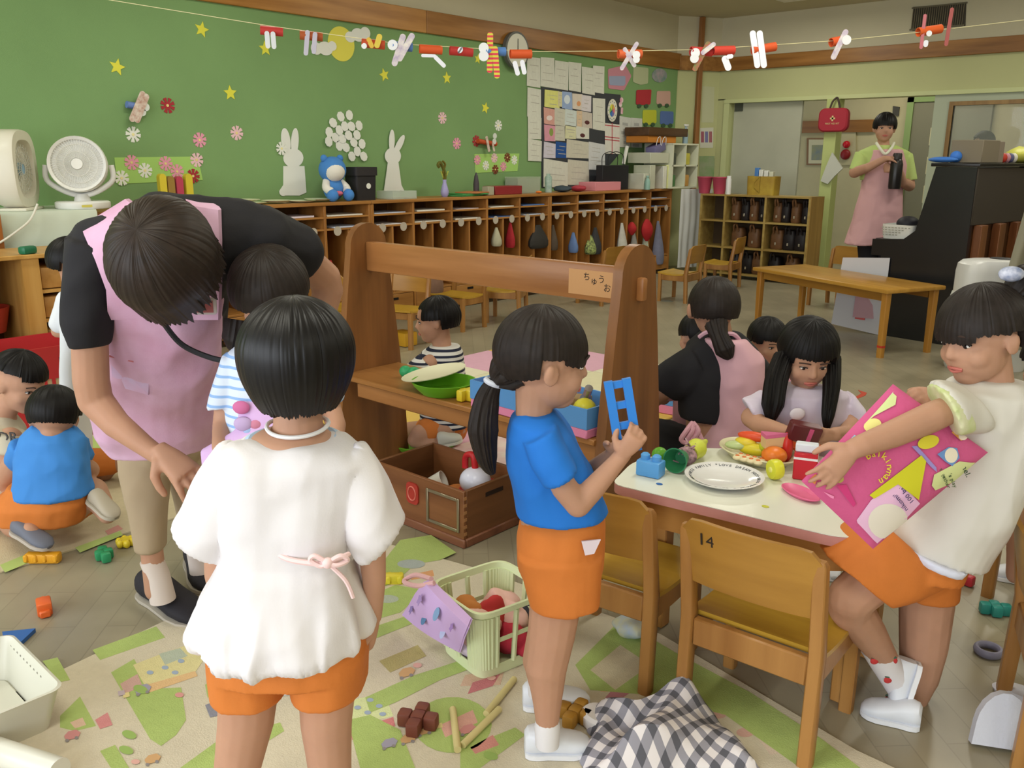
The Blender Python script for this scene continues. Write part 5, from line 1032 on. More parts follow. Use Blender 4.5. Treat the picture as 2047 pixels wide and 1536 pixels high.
# ================================================================== on the white table
TZ = tz + .0005
def ot(px, py, z=0.0): return onz(px, py, TZ + z)
p = ot(1300, 950); bl_ = thing('toy_block', 'light blue studded building block on the white table', 'block', p)
put('block_body', xf(box((0, 0, .021), (.066, .045, .042), .005), tuple(p), .15), M('5AA0E2', .35), bl_)
for s in (-.016, .016): put('stud', xf(lathe([(.012, .042), (.012, .054), (.008, .058)], (s, 0, 0), 14), tuple(p), .15), M('5AA0E2', .35), bl_)
p = ot(1318, 925); solo('green_ball', sph(p + UP * .022, (.022, .022, .0215)), M('5A9A2A', .35), 'small green ball behind the blue block', 'toy')
p = ot(1350, 945); q_ = ot(1395, 915); tf = thing('toy_bouquet', 'toy bouquet with a green cup and yellow tip', 'toy', (p + q_) / 2)
put('green_cup', xf(lathe([(.02, 0), (.034, .045), (.031, .045), (.017, .004)], (0, 0, 0), 20), tuple(p + UP * .032 + (q_ - p) * .25), math.atan2((q_ - p)[1], (q_ - p)[0]), 1, 0, -1.5), M('2E7A50', .5), tf)
rs_ = []
for k in range(60):
    a = rnd.uniform(0, 6.28); u_ = rnd.uniform(.30, .62); v_ = rnd.uniform(.012, .028); b_ = p + (q_ - p) * u_ + UP * (.03 + v_ * math.sin(a)) + A(0, v_ * math.cos(a), 0); rs_.append(tube([b_, b_ + A(rnd.uniform(-.02, .02), rnd.uniform(-.02, .02), rnd.uniform(-.008, .012))], .0025, 4))
put('shredded_paper', jn(sph(p + (q_ - p) * .45 + UP * .028, (.03, .025, .024)), *rs_), M('C8A0A8', .8, col2='5A4A48', vs=90), tf)
put('yellow_tip', tube(smoothpath([p + (q_ - p) * .6 + UP * .028, p + (q_ - p) * .95 + UP * .03, q_ + (q_ - p) * .35 + UP * .034], 5), [.024] * 4 + [.028] * 2 + [.022, .016, .011, .008, .006], 14), M('C6CE48', .5), tf)
p = ot(1447, 963); ptt = thing('dinner_plate', 'white round plate with grey lettering around the rim', 'plate', p)
put('plate_body', lathe([(.0, .001), (.06, .001), (.075, .006), (.098, .016), (.1, .019), (.097, .019), (.073, .0095), (.058, .0045), (.0, .0045)], p, 48, 1, 1, caps=False), M('E6E6E6', .12, spec=.6), ptt)
sx_ = 'LOVE DREAM HAPPINESS FAMILY * ' * 2
for k, chh in enumerate(sx_.strip()):
    if chh == ' ': continue
    a = 2.2 - k * 2 * math.pi / (len(sx_) - 1); o = p + A(.085 * math.cos(a), .085 * math.sin(a), .0148); rad = A(math.cos(a), math.sin(a), .38); rad /= np.linalg.norm(rad); tg = A(math.sin(a), -math.cos(a), 0)
    put('lettering', textmd(chh, .0125, o, tg, rad, .0003), M('55585C', .5), ptt)
p = ot(1553, 960); lm = thing('lemon_slice', 'yellow toy lemon slice standing by the plate', 'toy food', p)
put('slice', xf(lathe([(.0, 0), (.024, 0), (.0265, .006), (.0265, .02), (.024, .026), (0, .026)], (0, 0, 0), 28, caps=False), tuple(p + A(-.0, .012, .0272)), -.6, 1, math.pi / 2), M('D8D838', .35), lm)
put('core', xf(lathe([(.0, 0), (.008, 0), (.006, .003), (0, .003)], (0, 0, 0), 16, caps=False), tuple(p + A(-.0, .012, .0272) + A(-.0147, -.0215, 0) * 1.0), -.6, 1, math.pi / 2), M('E4E27A', .4), lm)
p = ot(1515, 918); pa_ = .15; pa = thing('oval_dish', 'oval beige dish heaped with toy food', 'dish', p)
put('dish_body', xf(lathe([(.0, .001), (.075, .001), (.095, .02), (.105, .026), (.103, .029), (.09, .023), (.07, .006), (.0, .006)], (0, 0, 0), 44, 1.15, .82, caps=False), tuple(p), -.25), M('D8D2AE', .3), pa)
FD = [('toy_banana', 'yellow toy banana on the oval dish', 'D8C82C', (1508, 905), (.045, .016, .018), .03, .3), ('toy_carrot', 'orange-red toy sausage on top of the heap', 'D8502A', (1506, 886), (.045, .014, .014), .062, .2), ('toy_orange', 'orange toy tangerine half on the dish edge', 'E07A2A', (1547, 918), (.034, .032, .024), .035, 0), ('toy_lime', 'small yellow-green toy lime in the heap', 'BCC42E', (1530, 902), (.018, .018, .017), .045, 0), ('toy_lettuce', 'pale green toy lettuce on the dish rim', 'B4C488', (1474, 897), (.035, .022, .012), .035, .6), ('toy_pepper', 'red toy pepper at the right of the heap', 'C42E24', (1572, 905), (.016, .02, .045), .045, .2), ('toy_omelette', 'yellow toy omelette under the sausage', 'DAC43A', (1490, 893), (.03, .02, .014), .045, .1)]
for n_, l, c, (x, y), r, z, a in FD:
    o = ot(x, y, z * .7); o = A(o[0], o[1], TZ + z); solo(n_, xf(sph((0, 0, 0), r, 20, 12), tuple(o), a), M(c, .35), l, 'toy food', 'toy foods on the oval dish')
o = ot(1497, 920, .02); wf = thing('toy_waffle', 'cream flower-shaped toy with orange dots at the dish front', 'toy food', o)
put('waffle_body', jn(*[sph(A(o[0] + dx, o[1] + dy, TZ + .022), (.013, .013, .007), 12, 8) for dx in (-.03, -.01, .01, .03) for dy in (-.008, .012)]), M('E0D2A8', .4), wf)
put('dots', jn(*[sph(A(o[0] + dx, o[1] + dy, TZ + .0285), (.006, .006, .002), 10, 6) for dx in (-.03, -.01, .01, .03) for dy in (-.008, .012)]), M('D07038', .4), wf)
o = ot(1548, 887, .06); ck = thing('toy_cake', 'pink toy cake wedge on top of the heap', 'toy food', o)
put('cake_body', xf(prism([(-.03, -.016), (.035, 0), (-.03, .022)], (0, 0, 0), (1, 0, 0), (0, 1, 0), .028), (o[0], o[1], TZ + .05), .8), M('D8B888', .5), ck); put('icing', xf(prism([(-.031, -.017), (.036, 0), (-.031, .023)], (0, 0, .0285), (1, 0, 0), (0, 1, 0), .010), (o[0], o[1], TZ + .05), .8), M('D06A92', .5), ck)
p = ot(1608, 955); mk = thing('toy_carton', 'red and white toy milk carton on the table', 'carton', p)
put('carton_body', xf(box((0, 0, .036), (.058, .05, .072), .003), tuple(p), .35), M('C0222E', .4), mk); put('carton_top', xf(box((0, 0, .083), (.056, .03, .022), .003), tuple(p), .35), M('DCE2EC', .4), mk); put('white_band', xf(box((0, 0, .058), (.0588, .0508, .006)), tuple(p), .35), M('E6E4E6', .4), mk)
p = ot(1600, 990); solo('pink_tray', xf(lathe([(0, 0), (.03, 0), (.04, .008), (.038, .010), (.028, .003), (0, .003)], (0, 0, 0), 24, 1.6, .8, caps=False), tuple(p), -.5), M('E06A94', .4), 'pink oval toy dish under the bag corner', 'dish')
for (x, y), c, l in (((1318, 968), '3A6AB0', 'tiny blue sticker near the table corner'), ((1530, 1013), 'C8C840', 'tiny yellow sticker near the table edge')): solo('sticker', wprism([A(*(ot(x, y)[:2] + A(.009 * math.cos(a), .007 * math.sin(a))), TZ) for a in np.linspace(0, 6.28, 14, endpoint=False)], UP, .0006), M(c, .5), l, 'sticker')
p = ot(1597, 905); solo('orange_bowl', lathe([(0, 0), (.035, 0), (.058, .02), (.064, .032), (.06, .032), (.032, .005), (0, .005)], p, 32, caps=False), M('D85A20', .35), 'orange plastic bowl in front of the girl with the box', 'bowl')

# ================================================================== floor things
# laundry basket
rim = [onz(872, 1162, .20), onz(1040, 1108, .20), onz(1066, 1196, .20), onz(944, 1243, .20)]
bot = [onz(897, 1262, .007), onz(1035, 1215, .007), onz(1058, 1290, .007), onz(942, 1332, .007)]
cR = np.mean(rim, 0); cB = np.mean(bot, 0); ux = (rim[1] - rim[0] + rim[2] - rim[3]); lx_ = np.linalg.norm(ux) / 2; ux /= np.linalg.norm(ux); ux[2] = 0; uy = A(-ux[1], ux[0], 0)
ly_ = abs((rim[3] - rim[0] + rim[2] - rim[1]) @ uy) / 2
cB = A(cR[0], cR[1], .007)
lb = thing('laundry_basket', 'pale green slotted plastic basket holding dolls', 'basket', cB)
m_lb = M('D2DCB0', .4)
def rr(z, k, n=48): return ring(A(cR[0], cR[1], z), ux * lx_ / 2 * k, uy * ly_ / 2 * k, n, 6)
put('rim', loft([rr(.185, .98), rr(.19, 1.04), rr(.204, 1.04), rr(.204, .97), rr(.185, .955)] + [rr(.185, .98)], False), m_lb, lb)
put('floor_pan', loft([rr(.007, .84), rr(.04, .87), rr(.04, .85), rr(.012, .82)]), m_lb, lb)
bars = []
N = 44; hi, lo = rr(.187, .975, N), rr(.035, .865, N); mid = rr(.11, .92, N)
for i in range(N): bars.append(tube([lo[i], mid[i], hi[i]], .0072, 6))
put('slat', jn(*bars), m_lb, lb)
put('band', loft([rr(.105, .925), rr(.118, .93), rr(.118, .915), rr(.105, .91)] + [rr(.105, .925)], False), m_lb, lb)
def lump(c, r, amp, sc, seed, n=28, m=16):
    md = sph((0, 0, 0), r, n, m); return [np.array(c) + np.array(v) * (1 + amp * mnoise.noise(Vector(v) * sc + Vector((seed, 0, 0)))) for v in md[0]], md[1]
DC = [('D8B0A4', (-.06, -.02, .11), (.07, .05, .045), 'pink doll cloth on the left of the basket'), ('B03030', (.0, .0, .12), (.035, .05, .05), 'red ribbon in the middle of the basket'), ('E0B4AC', (.06, .02, .10), (.07, .05, .05), 'pale pink cloth at the right of the basket'), ('B8763A', (-.04, .04, .125), (.05, .03, .04), 'orange-brown doll hair in the basket'), ('A8283A', (.03, -.04, .06), (.09, .035, .04), 'dark red cloth low in the basket'), ('C8B8CC', (-.07, -.03, .06), (.05, .04, .04), 'lilac cloth low in the basket'), ('303038', (.11, -.01, .075), (.03, .03, .05), 'black doll shoe bag in the basket')]
for i, (c, (a, b, z), r, l) in enumerate(DC): solo('doll_cloth', lump(A(cR[0], cR[1], z) + ux * a + uy * b, r, .5, 22, i * 3.1), M(c, .85), l, 'cloth', 'dolls and cloth in the basket')
# lilac printed cloth over the basket side
lp = [[onz(865, 1160, .207), onz(945, 1238, .207)], [onz(850, 1166, .208), onz(938, 1256, .203)], [onz(832, 1190, .17), onz(930, 1275, .16)], [onz(818, 1215, .10), onz(925, 1292, .10)], [onz(806, 1232, .045), onz(920, 1306, .055)]]
Vg, Fg = [], []
for off in (0, .004):
    for r_i, (a, b) in enumerate(lp):
        for k in range(9):
            pz = a * (1 - k / 8) + b * (k / 8); Vg.append(pz + A(0, 0, off) + (A(-.5, -.8, 0) * (.012 * math.sin(math.pi * k / 8) * r_i / 4 + off)))
for b in (0, 45):
    for r_i in range(4):
        for k in range(8): qd = (b + r_i * 9 + k, b + r_i * 9 + k + 1, b + (r_i + 1) * 9 + k + 1, b + (r_i + 1) * 9 + k); Fg.append(qd if b else qd[::-1])
lc = thing('lilac_cloth', 'lilac printed cloth hanging over the basket edge', 'cloth', onz(860, 1290, .007))
put('cloth', (Vg, Fg), M('C9AADB', .85), lc)
def oncl(r_i, k): return lp[int(r_i)][0] * (1 - k) + lp[int(r_i)][1] * k
for (r_i, k, c, s) in ((2, .2, 'A48AC0', .018), (2, .55, '7FA0C8', .022), (3, .4, '5A80A8', .02), (3, .15, '8A78B0', .014), (2, .85, '9A7AB8', .012), (3, .75, 'B8C0E4', .02)):
    pz = oncl(r_i, k); nn_ = A(-.45, -.75, .45); nn_ /= np.linalg.norm(nn_); u_, v_ = frame_of(nn_); put('printed_motif', prism(star(s, 5, .6) if s < .02 else circ(s * .8), pz + nn_ * .017 + A(0, 0, .004), u_, v_, .0008), M(c, .85), lc)
solo('cord_loop', tube(smoothpath([onz(862, 1158, .215), onz(830, 1150, .16), onz(808, 1163, .13), onz(835, 1172, .19), onz(868, 1166, .217)], 6), .007, 8), M('DDB0B0', .8), 'pink cord loop tied at the basket corner', 'cord')
def plus_block(px, py, c, label, s=.03, ang=.3, h=.036, name='cross_block'):
    o = onz(px, py, MZ); return solo(name, jn(*[xf(box((dx * s, dy * s, h / 2), (s * 1.02, s * 1.02, h), .007), tuple(o), ang) for dx, dy in ((0, 0), (1, 0), (-1, 0), (0, 1), (0, -1)) if not (dx == 0 and dy == -1 and 'one arm' in label)]), M(c, .5), label, 'block')
plus_block(836, 1452, '6E3A2C', 'dark brown cross-shaped block on the play mat', .032, .5)
plus_block(1150, 1440, 'A87A2C', 'mustard cross-shaped block behind the white shoe', .030, .2)
def floor_toy(px, py, c, label, kind=0):
    o = onz(px, py, .0005)
    if kind == 0: md = jn(box((0, 0, .02), (.06, .04, .04), .006), cyl((-.028, 0, .02), (-.045, 0, .02), .014, .012), box((.032, 0, .012), (.02, .03, .022), .004))
    elif kind == 1: md = jn(box((0, 0, .018), (.11, .03, .034), .006), *[box((x, 0, .02), (.016, .04, .026), .004) for x in (-.05, -.02, .01, .045)])
    elif kind == 2: md = jn(*[sph((.022 * math.cos(a), .022 * math.sin(a), .016), (.012, .012, .0155), 10, 8) for a in np.linspace(0, 6.28, 6, endpoint=False)], lathe([(.02, .004), (.022, .028)], (0, 0, 0), 16))
    elif kind == 3: md = prism([(-.05, -.03), (.05, -.01), (-.01, .045)], (0, 0, 0), (1, 0, 0), (0, 1, 0), .012)
    elif kind == 4: md = loft([[A((.03 + .008 * math.cos(b)) * math.cos(a), (.03 + .008 * math.cos(b)) * math.sin(a), .012 + .011 * math.sin(b)) for b in np.linspace(0, 6.283, 10, endpoint=False)] for a in np.linspace(0, 6.283, 26)], False)
    else: md = jn(*[box((x, y, .018), (.03, .03, .034), .007) for x, y in ((-.028, 0), (0, .012), (.028, 0), (0, -.014))])
    return solo('floor_toy', xf(md, tuple(o), rnd.uniform(-.3, .6) if kind != 1 else .75), M(c, .4), label, 'toy', 'loose toys on the floor')
floor_toy(90, 1225, 'D8622A', 'orange building block on the bare floor', 0)
floor_toy(88, 1125, 'D89A24', 'yellow-orange train-like block at the mat edge', 1)
floor_toy(210, 1118, '2E8A5A', 'green puzzle block left of the teacher shoe', 5)
floor_toy(252, 1092, 'D0B82A', 'small yellow ring toy at the mat edge', 2)
floor_toy(38, 1278, '2E62A8', 'blue triangular toy beside the white bin', 3)
floor_toy(1918, 1165, 'B8303A', 'red puzzle block behind the girl with the bag', 5)
floor_toy(1988, 1228, '2E8A80', 'teal puzzle block near the right edge', 5)
floor_toy(1975, 1308, '7E7C90', 'grey ring of tape on the floor at the right', 4)
floor_toy(182, 848, '2A7A4A', 'dark green toy on the far mat', 5)
floor_toy(178, 868, '8A4A2A', 'brown block on the far mat', 0)
floor_toy(772, 1168, 'D8C83A', 'small yellow stick toy on the mat beside the girl in white', 1)
for a, b, l in (((905, 1418), (915, 1500), 'rolled paper stick standing nearest on the mat'), ((925, 1490), (998, 1418), 'rolled paper stick lying to the right'), ((972, 1428), (1028, 1358), 'rolled paper stick farthest from the camera')):
    solo('paper_stick', cyl(onz(*a, MZ + .009), onz(*b, MZ + .009), .0085, .0085, 14), M('CDBF86', .6), l, 'stick', 'rolled paper sticks')
# white perforated bin and tube at the lower left
wb2 = thing('white_bin', 'white translucent perforated bin at the lower left corner', 'bin', onz(60, 1440, .001))
e0, e1 = onz(18, 1268, .11), onz(124, 1374, .11); dve = e1 - e0; dve[2] = 0; Le = np.linalg.norm(dve); dve /= Le; ne = A(-dve[1], dve[0], 0); ne = ne if ne @ r0 < 0 else -ne
def wbp(u, w, z): return A(e0[0], e0[1], 0) + dve * u + ne * w + UP * z
m_wb = M('CFCEC0', .35, spec=.5)
def wring(z, k): return [A(*(wbp(Le / 2, .22, 0) + dve * (x * k) + ne * (y * k))[:2], z) for x, y in rrect(Le, .44, .03, 5)]
put('bin_floor', wprism(wring(.009, .84), UP, .002), m_wb, wb2)
put('bin_wall', loft([wring(.001, .88), wring(.10, 1), wring(.11, 1.03), wring(.112, 1.0), wring(.10, .975), wring(.006, .86)]), m_wb, wb2)
holes = []
for j in range(4):
    for i in range(10): o = wbp(.03 + i * .022, .0045 + .002 * j, .09 - j * .014); holes.append(xf(cyl((0, 0, 0), tuple(ne * .004), .004, .004, 8), tuple(o)))
put('perforations', jn(*holes), M('8E8C80', .7), wb2)
solo('plastic_tube', cyl(onz(-60, 1486, .035), onz(118, 1545, .035), .03, .03, 24), M('DADAD0', .3), 'white plastic tube at the bottom left corner', 'tube')
# red crate
ra = onz(195, 832); rc_ = A(-4.50, 1.60, 0); rcr = thing('red_crate', 'red plastic crate with slotted sides behind the boys', 'crate', rc_)
m_rc = M('B02A30', .4)
def rcring(z, k): return [rc_ + A(x * k, y * k, z) for x, y in rrect(.36, .52, .03, 4)]
put('crate_wall', loft([rcring(.0, .93), rcring(.20, .96), rcring(.205, .97)]), m_rc, rcr)
put('upper_wall', loft([rcring(.27, .99), rcring(.40, 1.0), rcring(.41, 1.03), rcring(.425, 1.03), rcring(.425, .97), rcring(.27, .95)] + [rcring(.27, .99)], False), m_rc, rcr)
for i in range(12): put('slat', b2((rc_[0] + .168, rc_[1] - .22 + i * .038, .2), (rc_[0] + .176, rc_[1] - .205 + i * .038, .275)), m_rc, rcr)
put('slot', box((rc_[0] + .1805, rc_[1] + .06, .355), (.003, .10, .03), .001), M('3A1012', .8), rcr)
put('inner_lining', loft([rcring(.19, .90), rcring(.28, .91)]), M('D8C8A0', .7), rcr)
# plaid cloth heap in front
plaid = stripes('5A5A62', 'DCD6D8', 26, 0, thr=.45, c3='92909A', axis2=1)
pz = onz(1300, 1520, MZ)
gx, gy = 34, 40; Vp, Fp = [], []
PC = [onz(1180, 1440), onz(1390, 1400), onz(1520, 1545), onz(1160, 1580)]
def heap(s, t):
    a = PC[0] * (1 - s) + PC[1] * s; b = PC[3] * (1 - s) + PC[2] * s; q0 = a * (1 - t) + b * t
    e = min(s, 1 - s, t * 1.0, 1 - t) ; h = .085 * min(1, e * 5) ** .6 * (.75 + .5 * mnoise.noise(Vector((s * 3, t * 3, 2))))
    h += .022 * math.sin(9 * s + 5 * t + 2 * mnoise.noise(Vector((s * 2, t * 2, 5)))) * min(1, e * 6)
    return A(q0[0] + .02 * mnoise.noise(Vector((s * 4, t * 4, 9))), q0[1] + .02 * mnoise.noise(Vector((s * 4, t * 4, 19))), MZ + .004 + max(h, 0))
for off in (0, -.004):
    for j in range(gy + 1):
        for i in range(gx + 1): v = heap(i / gx, j / gy); Vp.append(A(v[0], v[1], max(v[2] + off, MZ + .0008)))
for b in (0, (gx + 1) * (gy + 1)):
    for j in range(gy):
        for i in range(gx): qd = (b + j * (gx + 1) + i, b + j * (gx + 1) + i + 1, b + (j + 1) * (gx + 1) + i + 1, b + (j + 1) * (gx + 1) + i); Fp.append(qd[::-1] if not b else qd)
solo('plaid_cloth', (Vp, Fp), plaid, 'grey and white checked cloth heaped on the mat in front', 'cloth')
w0 = onz(1203, 1452, MZ); solo('white_pad', xf(lathe([(0, 0), (.045, 0), (.05, .006), (.05, .028), (.042, .036), (0, .036)], (0, 0, 0), 24, 1.1, .8, caps=False), tuple(w0)), M('E2DDDA', .8), 'white round pad edge beside the checked cloth', 'pad')
# white fabric arch at the right
fw0 = [onz(x, y, .001) for x, y in ((1935, 1480), (2032, 1495))]
du = (fw0[1] - fw0[0]); Lw = np.linalg.norm(du); du /= Lw
ar = [(0, 0), (Lw, 0), (Lw, .05)] + [(Lw * .5 + Lw * .5 * math.cos(a), .05 + .075 * math.sin(a)) for a in np.linspace(.3, math.pi - .3, 8)] + [(0, .05)]
solo('white_arch', prism(ar, fw0[0] + UP * .001, du, A(0, .35, .94), .03), M('C9CBD6', .8, bump=.2, bs=150), 'white arch-shaped fabric piece on the floor at the right', 'fabric')
wf0 = onz(2040, 1395, .001); solo('white_flap', xf(lathe([(0, 0), (.05, 0), (.055, .01), (.04, .02), (0, .022)], (0, 0, 0), 18, 1.2, .7, caps=False), tuple(wf0)), M('CFCFD8', .8), 'white folded flap at the right edge behind the arch piece', 'fabric')
bcl = onz(1262, 1270, .002); solo('blue_pouch', lump(bcl + UP * .03, (.05, .05, .028), .3, 30, 4), M('B8C8DA', .7, col2='D8D4A8', vs=30), 'small blue and cream pouch under the far chair', 'pouch')

# ================================================================== people
m_skin = M('B98D74', .6, var=.06, vs=25, spec=.25, sss=.1); m_skin2 = M('B4886F', .55, var=.06, vs=25, spec=.3, sss=.12)
m_hair = M('0F0C0D', .5, var=.3, vs=60, spec=.2); m_hair2 = M('2A2320', .52, var=.35, vs=60, spec=.2)
def chain(pts, n=14):
    """overlapping closed round cones: [(point, radius), ...]"""
    out = []
    for i, (p, r) in enumerate(pts):
        out.append(sph(p, r, n, 9))
        if i:
            a, ra = pts[i - 1]; d = np.array(p) - np.array(a); L = np.linalg.norm(d)
            if L > 1e-5: out.append(cyl(a, p, ra * .995, r * .995, n))
    return out
def solid(name, parts, voxel, sm, mat, parent, disp=None, fac=.5):
    if name in ('shirt', 'shorts', 'apron', 'trousers', 'bib'): sm = min(sm, 2); voxel *= .85
    md = jn(*parts); o = ORG.get(parent.name, np.zeros(3)); md = ([np.array(v) - o for v in md[0]], md[1])
    me = bpy.data.meshes.new(name)
    me.from_pydata([tuple(map(float, v)) for v in md[0]], [], md[1]); me.update()
    bm = bmesh.new(); bm.from_mesh(me); bmesh.ops.recalc_face_normals(bm, faces=bm.faces); bm.to_mesh(me); bm.free()
    ob = bpy.data.objects.new(name + '_tmp', me); COL.objects.link(ob)
    r = ob.modifiers.new('r', 'REMESH'); r.mode = 'VOXEL'; r.voxel_size = voxel; r.adaptivity = 0
    if sm:
        s = ob.modifiers.new('s', 'SMOOTH'); s.factor = fac; s.iterations = sm
    dg = bpy.context.evaluated_depsgraph_get(); ev = ob.evaluated_get(dg); m2 = bpy.data.meshes.new_from_object(ev)
    bpy.data.objects.remove(ob); bpy.data.meshes.remove(me); m2.name = name
    if disp:
        n = len(m2.vertices); co = np.empty(n * 3); no = np.empty(n * 3); m2.vertices.foreach_get('co', co); m2.vertices.foreach_get('normal', no)
        co = co.reshape(-1, 3); no = no.reshape(-1, 3); co = co + no * np.array([disp(p + o) for p in co])[:, None]
        m2.vertices.foreach_set('co', co.ravel()); m2.update()
    m2.polygons.foreach_set('use_smooth', [True] * len(m2.polygons)); m2.materials.clear(); m2.materials.append(mat)
    res = bpy.data.objects.new(name, m2); COL.objects.link(res); res.parent = parent; ORG[res.name] = o
    return res
def fold(amp, sc, st=(1, 1, .35), seed=0):
    def f(p):
        v = Vector((p[0] * st[0] * sc + seed, p[1] * st[1] * sc, p[2] * st[2] * sc)); a = mnoise.noise(v); return amp * (1 - 2 * abs(a)) * .7 + amp * .5 * mnoise.noise(v * 2.1)
    return f
class Pn:
    def __init__(s, name, label, hd, bx, by, cat='person'):
        s.hd = hd; b = athd(hd, bx, by); s.base = A(b[0], b[1], 0); s.t = thing(name, label, cat, s.base); s.skin = []
    def p(s, x, y, d=0.0): return athd(s.hd + d, x, y)
    def c(s, pts):
        out = []
        for x, y, d, r in pts: q = s.p(x, y, d); out.append((q, r * mpp(q)))
        return chain(out)
    def rg(s, xl, yl, xr, yr, d, t, n=28, e=2.4, vd=None):
        a, b = s.p(xl, yl, d), s.p(xr, yr, d); return ring((a + b) / 2, (b - a) / 2, (hx if vd is None else np.array(vd)) * t, n, e)
    def lo(s, rows, e=2.4, vd=None): return [loft([s.rg(*r, e=e, vd=vd) for r in rows])]
    def rows(s, rows, d=0.0, e=2.4): return s.lo([(xl, y, xr, y, d, t) for y, xl, xr, t in rows], e)
    def body(s, voxel=.006, sm=4, mat=None, fac=.5): return solid('body', s.skin, voxel, sm, mat or m_skin, s.t, fac=fac)
def unit(v): v = np.array(v, float); return v / np.linalg.norm(v)
def headparts(P, c, H, fwd, up, face=True, neck=None):
    """adds head solids to P.skin; eyes, brows and mouth as parts. c = midpoint between chin and crown"""
    up = unit(up); fwd = unit(np.array(fwd) - up * (np.array(fwd) @ up)); rt = np.cross(fwd, up); ax = (rt, fwd, up)
    L = lambda x, y, z: np.array(c) + (rt * x + fwd * y + up * z) * H
    E = lambda x, y, z, a, b, d: P.skin.append(sph(L(x, y, z), (a * H, b * H, d * H), 20, 14, ax))
    E(0, -.05, .10, .37, .44, .38); E(0, .09, -.14, .31, .32, .34); E(0, .19, -.36, .16, .17, .13)
    for s in (-1, 1):
        E(s * .17, .22, -.15, .13, .14, .13); E(s * .37, -.03, -.05, .035, .085, .12); E(s * .395, -.05, -.02, .03, .05, .08)
    P.skin.append(chain([(L(0, .36, .04), .035 * H), (L(0, .43, -.10), .055 * H)])[0]); P.skin += chain([(L(0, .36, .05), .035 * H), (L(0, .42, -.10), .055 * H)])
    for s in (-1, 1): P.skin.append(sph(L(s * .035, .40, -.115), (.04 * H,) * 3, 10, 8))
    if neck is not None: P.skin += chain([(L(0, -.08, -.25), .21 * H), (np.array(neck[0]), neck[1])])
    if face:
        for s in (-1, 1):
            ey = put('eye', sph(L(s * .15, .338, .0), (.048 * H, .03 * H, .022 * H), 16, 10, ax), M('E9E4DE', .3), P.t)
            put('iris', sph(L(s * .147, .358, -.004), (.028 * H, .014 * H, .024 * H), 14, 8, ax), M('1E1614', .2), ey)
            put('eyelash', tube(smoothpath([L(s * .09, .368, .010), L(s * .15, .372, .030), L(s * .21, .33, .010)], 4), .009 * H, 6), M('221816', .6), P.t)
            put('eyebrow', tube(smoothpath([L(s * .07, .405, .10), L(s * .15, .415, .125), L(s * .235, .36, .10)], 4), .012 * H, 6), M('3A2A24', .8), P.t)
        put('mouth', jn(tube(smoothpath([L(-.095, .372, -.262), L(-.03, .402, -.25), L(.03, .402, -.25), L(.095, .372, -.262)], 4), .016 * H, 8), tube(smoothpath([L(-.085, .37, -.27), L(0, .402, -.287), L(.085, .37, -.27)], 4), .018 * H, 8)), M('B8685E', .4), P.t)
    return L, ax
def hairshell(P, c, rad, fwd, up, phimax, drop, mat=None, nu=220, nv=34, amp=.0035, curve=0.0, thick=.014, name='hair', seed=0.0, jag=.007, flare=None):
    up = unit(up); fwd = unit(np.array(fwd) - up * (np.array(fwd) @ up)); rt = np.cross(fwd, up); c = np.array(c); rx, ry, rz = rad
    O, I = [], []
    for i in range(nu):
        u = 2 * math.pi * i / nu; uu = u if u <= math.pi else u - 2 * math.pi; pm = math.radians(phimax(uu)); dl = drop(uu)
        if dl > 0: dl += jag * mnoise.noise(Vector((math.cos(u) * 22, math.sin(u) * 22, seed)))
        else: pm += .07 * mnoise.noise(Vector((math.cos(u) * 18, math.sin(u) * 18, seed)))
        rm = (rx + ry + rz) / 3; Lc = rm * pm; tot = Lc + max(dl, 0)
        for j in range(nv + 1):
            t = tot * j / nv
            ph = min(t / rm, pm); sp = math.sin(ph)
            p = c + rt * (rx * sp * math.sin(u)) + fwd * (ry * sp * math.cos(u)) + up * (rz * math.cos(ph))
            rd = unit(rt * math.sin(u) * sp / rx + fwd * math.cos(u) * sp / ry + up * math.cos(ph) / rz)
            if t > Lc:
                e = t - Lc; hr = unit(rt * math.sin(u) * rx + fwd * math.cos(u) * ry); p = p - up * e + hr * (-curve * e * e + (flare or 0) * e); rd = hr
            s = j / nv
            g = mnoise.noise(Vector((math.cos(u) * 16, math.sin(u) * 16, seed + s * .9))) + .7 * mnoise.noise(Vector((math.cos(u) * 38, math.sin(u) * 38, seed + s * .7)))
            g *= min(1, s * 4)
            O.append(p + rd * amp * g); I.append(p - rd * thick)
    V = O + I; w = nv + 1; n = nu * w; Fc = []
    for i in range(nu):
        k = (i + 1) % nu
        for j in range(nv):
            Fc.append((i * w + j, i * w + j + 1, k * w + j + 1, k * w + j)); Fc.append((n + i * w + j, n + k * w + j, n + k * w + j + 1, n + i * w + j + 1))
        Fc.append((i * w + nv, n + i * w + nv, n + k * w + nv, k * w + nv))
    me = put(name, (V, Fc), mat or m_hair, P.t); return me
